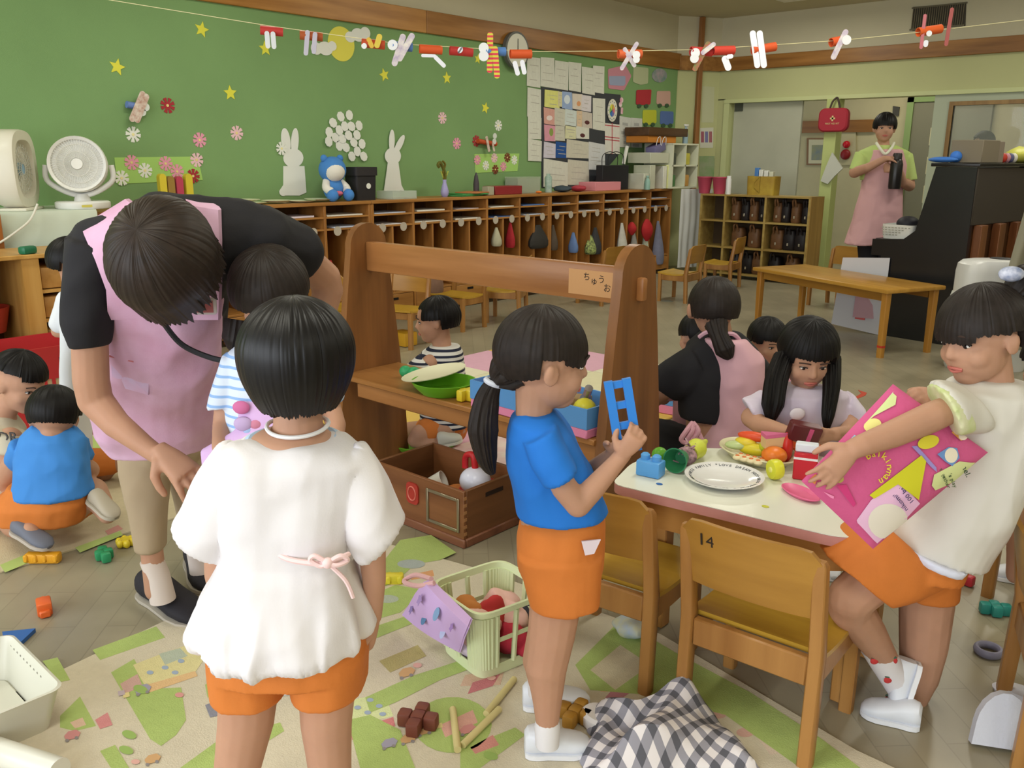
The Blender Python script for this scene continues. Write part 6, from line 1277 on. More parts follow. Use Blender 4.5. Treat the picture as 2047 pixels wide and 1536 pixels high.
def lock(P, pts, mat=None, name='hair_tail', nu=60, seed=0.0, amp=.16, n=10):
    """tapered grooved tail of hair; pts = [(point, radius)]"""
    path = smoothpath([p for p, r in pts], n); rs = np.interp(np.linspace(0, len(pts) - 1, len(path)), range(len(pts)), [r for p, r in pts]); R = []; u = None
    for i, p in enumerate(path):
        d = path[min(i + 1, len(path) - 1)] - path[max(i - 1, 0)]; d = d / (np.linalg.norm(d) + 1e-9)
        if u is None: u, v = frame_of(d)
        else: u = unit(u - d * (u @ d)); v = np.cross(d, u)
        R.append([p + (u * math.cos(a) + v * math.sin(a)) * rs[i] * (1 + amp * mnoise.noise(Vector((math.cos(a) * 5, math.sin(a) * 5, seed + i * .03))) + amp * .6 * mnoise.noise(Vector((math.cos(a) * 11, math.sin(a) * 11, seed + i * .02)))) for a in np.linspace(0, 2 * math.pi, nu, endpoint=False)])
    return put(name, loft(R), mat or m_hair, P.t)
def hand(P, wrist, d, n, L, curl=.4, side=1, thumb=.6, rs=1.0, spread=.22):
    """palm with five separate bent fingers; d along the hand, n = way the palm faces, side = thumb side"""
    d = unit(d); n = unit(np.array(n) - d * (np.array(n) @ d)); s = np.cross(n, d) * side; w = np.array(wrist); W = L * .40; r = L * .058 * rs
    # palm
    P.skin.append(loft([ring(w + d * L * k, s * W * ww, n * L * tt, 16, 2.6) for k, ww, tt in ((-.06, .30, .13), (.06, .36, .13), (.2, .46, .125), (.36, .52, .11), (.5, .52, .095), (.56, .46, .07))]))
    for f, (x, ln) in enumerate(((.42, .40), (.14, .46), (-.14, .43), (-.42, .34))):
        b = w + d * L * .48 + s * W * x; dd = unit(d + s * spread * x * 2); cur = b; pts = [(b - dd * L * .06, r * 1.08)]; ang = 0
        for k, fr in enumerate((.45, .32, .23)):
            ang += curl * (.9 if k == 0 else 1.1) * (1 + .08 * f); q = dd * math.cos(ang) + n * math.sin(ang); cur = cur + q * L * ln * fr; pts.append((cur, r * (1.0 - .10 * (k + 1))))
        P.skin += chain(pts, 10)
    b = w + d * L * .12 + s * W * .40; q = unit(d * .55 + s * .75 + n * thumb * .5); m1 = b + q * L * .2; q2 = unit(d * .85 + s * .25 + n * thumb); m2 = m1 + q2 * L * .17; q3 = unit(d * .9 + n * thumb * 1.2); m3 = m2 + q3 * L * .12
    P.skin += chain([(b, r * 1.5), (m1, r * 1.25), (m2, r * 1.08), (m3, r * .92)], 10)
def shoe(P, heel, toe, W, H, mat, sole, name='shoe', lift=0.0, up=UP):
    heel, toe = np.array(heel), np.array(toe); d = toe - heel; L = np.linalg.norm(d); d /= L; up = unit(np.array(up) - d * (np.array(up) @ d)); s = np.cross(up, d)
    prof = [(-.01, .55, .80), (.04, .80, .95), (.15, .92, 1.0), (.32, .90, .92), (.5, .98, .74), (.7, 1.08, .60), (.85, .98, .5), (.95, .70, .38), (1.0, .36, .24)]
    R = []
    for k, w, h in prof:
        c = heel + d * L * k; pts = []
        for a in np.linspace(0, 2 * math.pi, 20, endpoint=False):
            ca, sa = math.cos(a), math.sin(a); pts.append(c + s * (W / 2 * w * math.copysign(abs(ca) ** .8, ca)) + up * (H * h * .5 * (1 + math.copysign(abs(sa) ** .8, sa)) + .006))
        R.append(pts)
    sh = put(name, loft(R), mat, P.t)
    R2 = []
    for k, w, h in prof: R2.append([heel + d * L * k + s * (W / 2 * w * 1.06 * x) + up * z for x, z in ((-1, .0005), (1, .0005), (1.02, .012), (-1.02, .012))])
    put('sole', loft(R2), sole, sh); return sh
m_wshoe = M('DDE1EA', .4); m_wsole = M('E6E8EE', .5); m_orange = M('CC7632', .78, var=.08, vs=18, bump=.05, bs=200, wr=.22); m_sock = M('DAD8DC', .85)

# ------------------------------------------------------------------ girl in the white shirt, seen from behind
W = Pn('person', 'child with black bob haircut in a white shirt and orange shorts, seen from behind', 1.38, 570, 1730)
hW = W.p(592, 702)
headparts(W, W.p(592, 714, .005), .18, hx, UP); W.skin.append(sph(W.p(585, 881), (.070, .062, .024), 24, 12, (r0, hx, UP)))
W.skin += W.c([(596, 790, .01, 46), (596, 880, 0, 52)]) + W.lo([(545, 862, 650, 862, 0, .042), (508, 877, 661, 877, 0, .059), (505, 884, 664, 884, 0, .058), (470, 915, 702, 915, 0, .06), (455, 960, 718, 960, 0, .07), (478, 1085, 690, 1085, 0, .07), (445, 1230, 715, 1230, 0, .08), (440, 1320, 718, 1320, 0, .075)])
W.skin += W.c([(470, 940, 0, 36), (438, 1080, .0, 30), (434, 1150, .01, 25), (452, 1230, .10, 20)]); W.skin += W.c([(712, 940, 0, 36), (742, 1080, 0, 30), (748, 1160, .0, 24), (745, 1232, .025, 19)])
hand(W, W.p(744, 1240, .03), W.p(738, 1300, .05) - W.p(744, 1240, .03), W.p(700, 1270, .05) - W.p(744, 1270, .05), .105, .5, 1)
hand(W, W.p(455, 1240, .11), W.p(480, 1290, .16) - W.p(455, 1240, .11), hx, .105, .5, -1)
W.skin += W.c([(500, 1350, 0, 62), (492, 1440, 0, 56), (474, 1540, .0, 46), (470, 1620, .02, 44), (470, 1700, .02, 27)]); W.skin += W.c([(655, 1350, 0, 60), (652, 1440, 0, 52), (660, 1540, .0, 43), (660, 1620, .02, 42), (658, 1700, .02, 27)])
W.body(.0045, 4)
def foldW(p):
    k = max(0, min(1, (.62 - p[2]) / .12)); f1 = fold(.020, 15, (1, 1, .12), 3)(p); f2 = fold(.017, 7, (1, 1, .55), 8)(p); return f1 * k * (1 if p[2] > .42 else .9) + f2 * (1 - .4 * k)
shW = [*W.lo([(502, 884, 666, 884, 0, .062), (468, 894, 700, 894, 0, .074), (438, 918, 734, 918, 0, .084), (445, 990, 724, 990, 0, .092), (454, 1078, 704, 1078, 0, .096), (452, 1092, 704, 1092, 0, .097), (446, 1120, 708, 1118, 0, .108), (418, 1200, 724, 1195, 0, .125), (404, 1262, 734, 1250, 0, .136)]),
       *W.lo([(452, 893, 530, 985, 0, .05), (400, 965, 490, 1045, 0, .058), (358, 1040, 467, 1112, 0, .062)]), *W.lo([(722, 893, 645, 985, 0, .05), (770, 965, 684, 1045, 0, .058), (808, 1040, 718, 1110, 0, .062)])]
solid('shirt', shW, .006, 3, M('DEDADD', .85, var=.04, vs=6, bump=.05, bs=250, wr=.35), W.t, foldW)
# neckline band, pale blue undershirt, necklace, waist cord
def arcring(P, xl, yl, xr, yr, t, d, r, mat, name, par=None, a0_=0, a1_=360, n=48, dz=0.0):
    a, b = P.p(xl, yl, d), P.p(xr, yr, d); c = (a + b) / 2; U = (b - a) / 2
    return put(name, tube([c + U * math.cos(R_(k)) + hx * t * math.sin(R_(k)) - UP * dz * (math.sin(R_(k)) < 0) * abs(math.sin(R_(k))) for k in np.linspace(a0_, a1_, n)], r, 8), mat, par or P.t)
arcring(W, 490, 886, 680, 886, .076, 0, .009, M('DEDADD', .85), 'collar', dz=.022)
arcring(W, 500, 881, 670, 881, .069, 0, .009, M('B4CCE8', .85), 'undershirt', dz=.020)
arcring(W, 535, 848, 656, 848, .048, 0, .0035, M('E4E2E4', .6), 'necklace', dz=.008)
cb_ = [W.p(560, 1096, -.09), W.p(610, 1110, -.106), W.p(650, 1120, -.112), W.p(690, 1112, -.095)]
put('waist_cord', jn(tube(smoothpath([W.p(540, 1098, -.085), W.p(575, 1118, -.105), W.p(620, 1126, -.115), W.p(655, 1126, -.118), W.p(698, 1108, -.085)], 5), .0045, 6), tube(smoothpath([W.p(655, 1126, -.122), W.p(680, 1112, -.118), W.p(695, 1120, -.112), W.p(675, 1130, -.122), W.p(655, 1127, -.124)], 6), .004, 6), tube(smoothpath([W.p(655, 1126, -.122), W.p(630, 1112, -.124), W.p(620, 1120, -.124), W.p(640, 1132, -.124), W.p(655, 1127, -.124)], 6), .004, 6), tube(smoothpath([W.p(655, 1126, -.122), W.p(690, 1160, -.12), W.p(706, 1195, -.115)], 6), .0035, 6), sph(W.p(655, 1126, -.122), .009)), M('E8C8C8', .8), W.t)
shoW = [*W.rows([(1180, 450, 700, .09), (1250, 424, 728, .105), (1318, 420, 734, .11)]), *W.lo([(420, 1290, 580, 1295, 0, .09), (425, 1340, 577, 1345, 0, .088), (429, 1372, 576, 1376, 0, .085)]), *W.lo([(582, 1295, 734, 1288, 0, .09), (585, 1345, 732, 1338, 0, .088), (588, 1374, 731, 1366, 0, .085)])]
solid('shorts', shoW, .006, 3, m_orange, W.t, fold(.003, 12, (1, 1, .3), 5))
for x in (470, 658): shoe(W, onz(x, 1745, .007) - hx * .04, onz(x, 1745, .007) + hx * .12, .065, .06, m_wshoe, m_wsole)
hairshell(W, hW, (.094, .1, .09), hx, UP, lambda u: 92 if abs(u) > .9 else 60 + 32 * abs(u) / .9, lambda u: .088 if abs(u) > .9 else 0.0, curve=4.0, amp=.0013, nu=300, nv=40, mat=M('0D0B0E', .42, var=.25, vs=70, spec=.3), jag=.010)
# ------------------------------------------------------------------ girl in blue, in profile
B = Pn('person', 'child with a long ponytail in a blue t-shirt holding a blue toy ladder', 1.70, 1100, 1490)
fB = unit(r0 * .96 + hx * .22 - UP * .12)
LB_, axB = headparts(B, B.p(1090, 724), .192, fB, unit(UP + r0 * .10), neck=(B.p(1066, 850), .036))
B.skin += B.lo([(1045, 835, 1105, 835, 0, .06), (1026, 862, 1140, 862, 0, .085), (1030, 960, 1180, 960, 0, .085), (1042, 1050, 1200, 1050, 0, .085), (1045, 1120, 1195, 1120, 0, .085)])
B.skin += B.c([(1078, 885, -.07, 24), (1128, 975, -.095, 27), (1155, 1008, -.095, 27), (1185, 978, -.085, 24), (1232, 925, -.06, 18), (1246, 908, -.055, 17)])
B.skin += B.c([(1078, 870, .085, 28), (1150, 960, .095, 26), (1190, 940, .06, 22), (1228, 908, .02, 17)])
# the toy ladder, held in both hands
la0, la1 = B.p(1252, 880, -.035), B.p(1232, 757, -.03); ud = unit(la1 - la0); sd = unit(np.cross(ud, -hx)); LL = np.linalg.norm(la1 - la0)
hand(B, B.p(1240, 912, -.06), B.p(1275, 872, -.075) - B.p(1240, 912, -.06), hx * 1.0 + A(0, 0, .0), .098, .75, -1, thumb=.9)
hand(B, B.p(1222, 910, .02), B.p(1252, 880, .0) - B.p(1222, 910, .02), -hx, .095, .75, 1, thumb=.9)
B.skin += B.c([(1120, 1110, -.035, 54), (1112, 1200, -.045, 52), (1102, 1270, -.045, 48), (1092, 1330, -.045, 43), (1094, 1400, -.045, 30), (1094, 1468, -.045, 20)])
B.skin += B.c([(1120, 1110, .04, 52), (1112, 1200, .07, 54), (1100, 1260, .09, 45), (1082, 1320, .12, 38), (1078, 1375, .14, 20)])
B.body(.0031, 4, fac=.45)
lad = thing('toy_ladder', 'bright blue plastic ladder piece held by the girl in blue', 'toy', la0 - ud * .02)
for s in (-1, 1): put('side_rail', xf(jn(prism([(0, -.0085), (LL + .02, -.0085), (LL + .02, .0085), (0, .0085)], la0 - ud * .02 + sd * s * .018 - hx * .006, ud, sd, -.012)), (0, 0, 0)), M('2E7CD0', .35), lad)
for k in range(4): put('rung', prism([(0, -.014), (.014, -.014), (.014, .014), (0, .014)], la0 - ud * .015 + ud * (k * .042) - hx * .005, ud, sd, -.009), M('2E7CD0', .35), lad)
solid('shirt', [*B.lo([(1046, 822, 1108, 822, 0, .052), (1024, 838, 1124, 838, 0, .08), (1014, 870, 1145, 870, 0, .098), (1016, 930, 1176, 930, 0, .10), (1024, 980, 1198, 980, 0, .104), (1033, 1018, 1213, 1016, 0, .108)]), *B.lo([(1040, 880, 1112, 850, -.07, .05), (1062, 930, 1130, 895, -.09, .05), (1088, 968, 1150, 936, -.10, .05)]), *B.lo([(1045, 870, 1115, 850, .07, .05), (1090, 945, 1150, 918, .10, .048)])], .0055, 3, M('1F72CE', .8, var=.06, vs=8, bump=.05, bs=250, wr=.3), B.t, fold(.006, 9, (1, 1, .8), 11))
solid('shorts', [*B.rows([(1000, 1052, 1200, .085), (1040, 1042, 1208, .10), (1080, 1034, 1207, .105), (1130, 1036, 1204, .105)]), *B.lo([(1036, 1110, 1204, 1110, -.05, .06), (1050, 1165, 1200, 1165, -.05, .062), (1062, 1210, 1197, 1206, -.05, .062)]), *B.lo([(1036, 1110, 1204, 1110, .05, .058), (1060, 1200, 1196, 1200, .06, .058)])], .0055, 3, m_orange, B.t, fold(.0035, 14, (1, 1, .22), 2))
lab = B.p(1183, 1098, -.112); put('white_label', prism([(-.02, .012), (.018, .016), (.006, -.014), (-.012, -.018)], lab, r0, UP, -.002) if False else jn(prism([(-.02, .012), (-.012, -.018), (.006, -.014), (.018, .016)], lab + hx * .012, r0, UP, .004)), M('D6C8D0', .7), B.t)
hc = B.p(1080, 700)
hairshell(B, hc, (.083, .096, .092), fB, unit(UP + r0 * .06), lambda u: 104 if abs(u) < .75 else (104 - (abs(u) - .75) * 10 if abs(u) < 1.2 else (92 if abs(u) < 1.75 else 118 + 10 * (abs(u) - 1.75))), lambda u: 0.0, mat=m_hair2, amp=.0012, seed=4, nu=260)
lock(B, [(B.p(1030, 735, 0), .05), (B.p(1004, 752, 0), .036), (B.p(988, 764, 0), .014)], m_hair2, 'hair_gather', seed=2)
lock(B, [(B.p(988, 764, 0), .014), (B.p(974, 800, 0), .024), (B.p(966, 860, -.01), .030), (B.p(974, 920, -.02), .020), (B.p(985, 948, -.02), .006)], m_hair2, 'ponytail', seed=6)
put('hair_tie', ringtube(B.p(987, 765), unit(B.p(980, 785) - B.p(988, 764)), .016, .006, 20), M('C8CCDA', .7), B.t)
put('sock', jn(*[loft([ring(B.p(1094, y, -.045), r0 * r, hx * r, 20) for y, r in ((1440, .025), (1452, .028), (1490, .026))])]), m_sock, B.t)
put('sock', jn(*[loft([ring(B.p(1078, y, .14), r0 * r, hx * r, 20) for y, r in ((1345, .027), (1355, .029), (1390, .026))])]), m_sock, B.t)
shoe(B, onz(1050, 1506, .007), onz(1182, 1500, .007), .062, .062, m_wshoe, m_wsole); shoe(B, onz(1046, 1412, .007), onz(1178, 1408, .007), .062, .058, m_wshoe, m_wsole)

# ------------------------------------------------------------------ bending teacher
T = Pn('person', 'teacher with short dark hair bending forward in black shirt and pink apron', 2.28, 350, 1230)
# body under the clothes
T.skin += T.c([(330, 800, .12, 80), (330, 690, -.08, 95), (335, 560, -.30, 110), (335, 500, -.42, 80)]) + T.c([(215, 515, -.40, 38), (335, 495, -.38, 70), (520, 495, -.34, 45)]) + T.c([(330, 495, -.44, 45), (328, 520, -.58, 50)])
upT = unit(-hx * .82 + UP * .52 - r0 * .06); headparts(T, T.p(326, 524, -.585), .20, -UP - hx * .2, upT)
T.skin += T.c([(205, 520, -.42, 34), (178, 640, -.45, 35), (182, 760, -.43, 35), (190, 800, -.42, 34), (232, 848, -.44, 28), (290, 892, -.46, 21), (318, 912, -.47, 19)])
hand(T, T.p(322, 902, -.47), T.p(372, 948, -.50) - T.p(322, 902, -.47), T.p(330, 960, -.35) - T.p(330, 910, -.47), .15, .42, 1, thumb=.7, spread=.3)
T.skin += T.c([(520, 495, -.34, 40), (590, 505, -.28, 36), (648, 555, -.2, 33), (655, 580, -.19, 31), (640, 650, -.2, 25), (620, 720, -.25, 20)])
hand(T, T.p(618, 722, -.25), T.p(580, 770, -.3) - T.p(618, 722, -.25), -hx, .16, .4, -1)
T.skin += T.c([(292, 900, .08, 36), (297, 1000, .04, 28), (303, 1100, .0, 22), (312, 1180, .0, 22)]) + T.c([(375, 890, .18, 36), (388, 1000, .22, 26), (392, 1080, .22, 20), (398, 1130, .22, 20)])
T.body(.0038, 3, m_skin2, fac=.45)
solid('shirt', [*T.c([(330, 740, -.02, 92), (335, 600, -.24, 118), (338, 520, -.38, 115)]), *T.c([(205, 500, -.40, 62), (340, 478, -.40, 92), (480, 478, -.36, 78), (545, 495, -.32, 62)]), *T.c([(520, 485, -.35, 74), (585, 505, -.29, 58)]),
                *T.lo([(140, 470, 262, 500, -.42, .07), (134, 560, 236, 560, -.44, .065), (135, 640, 220, 640, -.45, .06), (150, 690, 212, 688, -.45, .05)])], .008, 4, M('1E1D21', .85, var=.1, vs=10, bump=.05, bs=200, wr=.4), T.t, fold(.007, 9, (1, 1, .8), 21))
m_apr = M('D6B2D0', .85, col2='C092AC', vs=6, bump=.05, bs=220, wr=.4)
ap_ = T.lo([(262, 520, 425, 520, -.42, .05), (222, 560, 438, 560, -.38, .10), (214, 640, 436, 640, -.31, .115), (212, 720, 430, 720, -.22, .125), (192, 800, 432, 800, -.12, .14), (205, 850, 432, 850, -.07, .15), (238, 885, 425, 885, -.03, .145)])
solid('apron', ap_, .008, 3, m_apr, T.t, fold(.011, 6, (1, 1, .9), 33))
# shoulder straps of the apron
def strapband(P, pairs, th, mat, name='apron_strap'):
    R = []
    for (x0, y0, x1, y1, d0, d1) in pairs:
        a, b = P.p(x0, y0, d0), P.p(x1, y1, d1); R.append([a, b, b + hx * th, a + hx * th])
    return put(name, loft(R), mat, P.t)
strapband(T, [(162, 452, 250, 398, -.42, -.40), (168, 470, 268, 412, -.475, -.46), (190, 520, 290, 470, -.50, -.50), (212, 580, 310, 560, -.50, -.50), (216, 640, 330, 640, -.45, -.45)], .02, m_apr)
strapband(T, [(368, 392, 420, 396, -.40, -.38), (376, 410, 436, 420, -.48, -.46), (384, 470, 438, 480, -.50, -.48), (380, 560, 438, 570, -.48, -.46), (370, 640, 436, 640, -.44, -.43)], .02, m_apr)
put('name_badge', jn(xf(box((0, 0, 0), (.045, .012, .035), .004), tuple(T.p(411, 612, -.515)), PSI)), M('B8B0B4', .4), T.t); put('badge_card', xf(box((0, -.0066, 0), (.035, .002, .025), .001), tuple(T.p(411, 612, -.515)), PSI), M('A05A60', .5), T.t)
put('lanyard', tube(smoothpath([T.p(315, 620, -.52), T.p(330, 650, -.50), T.p(365, 690, -.46), T.p(420, 715, -.45), T.p(470, 725, -.46)], 6), .006, 6), M('222226', .7), T.t)
put('pen', tube([T.p(220, 711, -.37), T.p(268, 722, -.37)], .004, 8), M('B86A70', .5), T.t)
put('pocket', strapband(T, [(222, 716, 300, 730, -.365, -.36), (224, 770, 296, 790, -.31, -.31)], .012, M('CFA3C4', .85, col2='C7B4D8', vs=22), 'apron_pocket').data and jn(sph(T.p(240, 780, -.28), .004)), m_apr, T.t)
solid('trousers', [*T.c([(330, 800, .12, 95), (325, 860, .10, 90)]), *T.lo([(240, 860, 345, 860, .08, .085), (244, 940, 338, 940, .06, .075), (262, 1020, 330, 1020, .03, .06), (276, 1098, 328, 1098, .01, .05)]), *T.lo([(330, 860, 420, 860, .16, .085), (342, 940, 420, 940, .2, .075), (358, 1020, 418, 1020, .22, .06), (370, 1075, 414, 1075, .22, .05)])], .008, 3, M('A8957A', .85, var=.08, vs=8, wr=.3), T.t, fold(.005, 10, (1, 1, .5), 4))
for d, xs in ((0, ((302, 1118), (315, 1150), (326, 1200))), (.22, ((392, 1090), (398, 1120), (404, 1150)))): put('sock', tube([T.p(x, y, d) for x, y in xs], [.032, .033, .036], 18), M('CFC2BA', .9), T.t)
m_bsh = M('26242A', .8, bump=.1, bs=200); m_bso = M('B8B0A4', .6)
shoe(T, onz(292, 1186, .001), onz(402, 1252, .001), .098, .085, m_bsh, m_bso); shoe(T, onz(392, 1120, .001), onz(420, 1188, .001), .095, .08, m_bsh, m_bso)
upT = unit(-hx * .82 + UP * .52 - r0 * .06)
hairshell(T, T.p(324, 512, -.60), (.101, .118, .106), -UP, upT, lambda u: 112 if abs(u) > .8 else 98, lambda u: .03 if abs(u) > .8 else .05, mat=M('2C211A', .5, var=.4, vs=60, spec=.25), amp=.0016, nu=300, seed=9, jag=.03)
# ------------------------------------------------------------------ child in striped light blue tee, facing the teacher
K = Pn('person', 'child in a pale blue striped t-shirt and lilac bib facing the camera', 1.84, 545, 1250)
headparts(K, K.p(538, 592), .165, unit(-hx - UP * .45 + r0 * .05), unit(UP - hx * .42), neck=(K.p(545, 700), .036))
K.skin += K.lo([(500, 690, 595, 690, 0, .05), (470, 715, 620, 715, 0, .065), (470, 800, 620, 800, 0, .07), (475, 950, 620, 950, 0, .075), (470, 1020, 625, 1020, 0, .08)]) + K.c([(478, 725, 0, 26), (452, 810, -.02, 23), (446, 850, -.03, 21), (440, 890, -.1, 17), (440, 905, -.12, 15)]) + K.c([(618, 725, 0, 26), (655, 800, 0, 23), (672, 850, -.05, 20), (668, 900, -.1, 16)])
hand(K, K.p(440, 908, -.12), -UP - hx * .2, -hx, .1, .4, 1); hand(K, K.p(668, 905, -.1), -UP, -hx, .1, .4, -1)
K.skin += K.c([(510, 1000, 0, 40), (510, 1140, 0, 30), (512, 1270, 0, 20)]) + K.c([(585, 1000, 0, 40), (585, 1140, 0, 30), (585, 1270, 0, 20)])
K.body(.0055, 4)
m_lb2 = stripes('D2DCEA', '8FB2E0', 48, 2, thr=.72)
solid('shirt', [*K.lo([(495, 678, 600, 678, 0, .05), (462, 702, 628, 702, 0, .075), (456, 780, 632, 780, 0, .085), (452, 930, 640, 930, 0, .09)]), *K.lo([(450, 705, 505, 735, 0, .05), (432, 760, 490, 775, -.01, .05), (420, 812, 472, 805, -.02, .048)]), *K.lo([(590, 735, 640, 705, 0, .05), (630, 805, 690, 800, 0, .048)])], .0065, 3, m_lb2, K.t, fold(.004, 10, (1, 1, .7), 5))
solid('bib', K.lo([(482, 800, 600, 800, -.075, .02), (470, 860, 620, 860, -.085, .022), (400, 900, 620, 905, -.095, .022), (405, 950, 620, 950, -.10, .022)]), .006, 2, M('D2AEDC', .8, var=.1, vs=14), K.t)
for x, y, c, r in ((482, 815, 'C86A9A', .018), (486, 848, 'B8A0C8', .02), (512, 850, 'C07890', .014), (497, 862, '9AB0D8', .012)): put('bib_motif', sph(K.p(x, y, -.10), (r, r * .4, r * .8), 14, 8, (r0, hx, UP)), M(c, .7), K.t)
solid('shorts', [*K.rows([(940, 462, 632, .085), (1030, 465, 628, .09)]), *K.lo([(466, 1020, 548, 1020, 0, .08), (470, 1060, 546, 1060, 0, .075)]), *K.lo([(550, 1020, 628, 1020, 0, .08), (552, 1060, 626, 1060, 0, .075)])], .007, 3, m_orange, K.t)
for x in (512, 585): shoe(K, onz(x, 1345, .007) + hx * .05, onz(x, 1345, .007) - hx * .10, .06, .055, m_wshoe, m_wsole)
hairshell(K, K.p(537, 571, .0), (.084, .093, .087), unit(-hx - UP * .45), unit(UP - hx * .42), lambda u: 100 if abs(u) < .7 else (102 if abs(u) < 1.9 else 122), lambda u: 0.0, mat=m_hair2, amp=.0014, seed=14)
lock(K, [(K.p(478, 640, .06), .03), (K.p(472, 680, .05), .03), (K.p(466, 700, .05), .012)], m_hair2, 'hair_tail', seed=3)
# ------------------------------------------------------------------ boy in the striped shirt behind the rack
S = Pn('person', 'boy in a navy striped shirt sitting on the foam mat behind the rack', 3.86, 880, 880)
headparts(S, S.p(870, 640), .20, unit(-r0 - hx * .1 - UP * .2), unit(UP - r0 * .12), neck=(S.p(885, 705), .045))
S.skin += S.lo([(862, 700, 918, 700, 0, .06), (846, 722, 926, 722, 0, .08), (846, 800, 930, 800, 0, .085), (850, 860, 935, 862, 0, .09)]) + S.c([(860, 725, -.08, 17), (825, 760, -.09, 15), (800, 775, -.06, 12)]) + S.c([(860, 725, .09, 17), (820, 755, .1, 14), (800, 770, .08, 11)]) + S.c([(890, 858, -.06, 24), (840, 868, -.10, 20), (830, 880, -.1, 16), (880, 890, -.12, 14)]) + S.c([(890, 858, .06, 24), (820, 862, .10, 19), (800, 884, .1, 14)])
hand(S, S.p(798, 776, -.06), -r0, -UP, .10, .4, 1); hand(S, S.p(798, 772, .08), -r0, -UP, .10, .4, -1)
S.body(.007, 3)
solid('shirt', [*S.lo([(862, 690, 918, 690, 0, .06), (842, 704, 926, 704, 0, .095), (836, 740, 930, 740, 0, .10), (840, 850, 938, 850, 0, .105)]), *S.lo([(838, 708, 876, 740, -.07, .06), (806, 735, 842, 775, -.09, .055)]), *S.lo([(838, 708, 876, 740, .08, .06), (806, 735, 842, 775, .1, .055)])], .008, 3, stripes('DAD9D4', '2A2E40', 42, 2, thr=.55), S.t)
solid('shorts', [*S.c([(895, 852, 0, 42), (860, 862, -.07, 30)]), *S.c([(895, 852, 0, 40), (855, 858, .07, 26)])], .009, 3, m_orange, S.t)
shoe(S, S.p(880, 893, -.13), S.p(925, 882, -.13), .07, .06, M('C8C8BE', .6), M('D2D0C4', .6))
hairshell(S, S.p(878, 632), (.09, .10, .094), unit(-r0 - UP * .15), unit(UP - r0 * .1), lambda u: 62 if abs(u) < .7 else (92 if abs(u) < 1.7 else 122), lambda u: 0, amp=.002, seed=22, nu=160, nv=24)
# ------------------------------------------------------------------ seated teacher in pink, back to the camera
T2 = Pn('person', 'teacher with a low ponytail in pink apron and black shirt seated on the floor', 3.12, 1430, 960)
headparts(T2, T2.p(1428, 622), .19, hx - r0 * .2, UP); T2.skin += T2.c([(1432, 650, 0, 28), (1440, 690, 0, 30)]) + T2.lo([(1405, 672, 1475, 672, 0, .06), (1392, 704, 1500, 708, 0, .07), (1375, 780, 1510, 780, 0, .1), (1372, 880, 1512, 880, 0, .12), (1370, 950, 1520, 950, 0, .13)]) + T2.c([(1384, 728, -.02, 20), (1330, 775, .0, 24), (1300, 800, .12, 20), (1300, 805, .25, 17)]) + T2.c([(1502, 728, .02, 20), (1530, 780, .1, 22), (1500, 800, .3, 17)])
hand(T2, T2.p(1300, 805, .26), hx, -UP, .16, .4, -1); hand(T2, T2.p(1500, 800, .31), hx, -UP, .16, .4, 1)
T2.skin += T2.c([(1400, 950, 0, 50), (1320, 900, .2, 40), (1300, 960, .15, 28)]) + T2.c([(1490, 950, 0, 50), (1540, 900, .3, 40), (1540, 940, .3, 28)])
T2.skin += [sph(T2.p(1383, 620, .0), (.015, .03, .035), 12, 8)]
T2.body(.008, 3)
solid('shirt', [*T2.lo([(1405, 664, 1478, 664, 0, .06), (1375, 690, 1512, 695, 0, .1), (1358, 740, 1516, 745, 0, .115), (1358, 830, 1510, 835, 0, .12)]), *T2.lo([(1378, 694, 1412, 760, -.03, .075), (1332, 724, 1380, 790, -.02, .075), (1292, 756, 1348, 798, .0, .07)]), *T2.lo([(1480, 760, 1512, 696, 0, .07), (1510, 790, 1545, 740, .06, .065)])], .009, 3, M('1E1D21', .85, wr=.35), T2.t, fold(.006, 8, (1, 1, .8), 9))
solid('apron', T2.lo([(1408, 676, 1490, 676, -.035, .09), (1420, 720, 1522, 715, -.04, .10), (1424, 780, 1522, 780, -.04, .115), (1412, 840, 1520, 840, -.04, .125), (1390, 890, 1520, 890, -.04, .15), (1378, 945, 1530, 950, -.02, .17)]), .009, 3, M('D2A6B2', .85, var=.06, vs=5, wr=.4), T2.t, fold(.009, 7, (1, 1, .9), 3))
put('collar_stripe', tube(smoothpath([T2.p(1398, 674, -.06), T2.p(1415, 664, -.085), T2.p(1440, 668, -.10), T2.p(1465, 668, -.085), T2.p(1478, 680, -.06)], 5), .008, 6), M('C9A0B0', .8), T2.t)
put('apron_bow', jn(*[tube(smoothpath([T2.p(1385, 845, -.16), T2.p(1372 + dx, 862, -.18), T2.p(1362 + dx, 880, -.18), T2.p(1380 + dx, 884, -.18), T2.p(1388, 850, -.17)], 5), .009, 8) for dx in (0, 12, 24)]), M('D9A5B4', .85), T2.t)
solid('trousers', [*T2.c([(1420, 945, 0, 80), (1330, 890, .14, 52), (1305, 880, .2, 46), (1300, 955, .2, 38)]), *T2.c([(1480, 945, 0, 75), (1545, 900, .3, 46), (1545, 950, .3, 38)])], .01, 3, M('17161A', .85), T2.t)
hairshell(T2, T2.p(1428, 610), (.092, .1, .105), hx - r0 * .2, UP, lambda u: 112 if abs(u) > 1.0 else 70, lambda u: .0, mat=m_hair2, amp=.0014, seed=31, nu=180)
lock(T2, [(T2.p(1432, 648, -.08), .04), (T2.p(1438, 672, -.11), .03), (T2.p(1450, 700, -.13), .036), (T2.p(1460, 718, -.14), .01)], m_hair2, 'ponytail', seed=1)
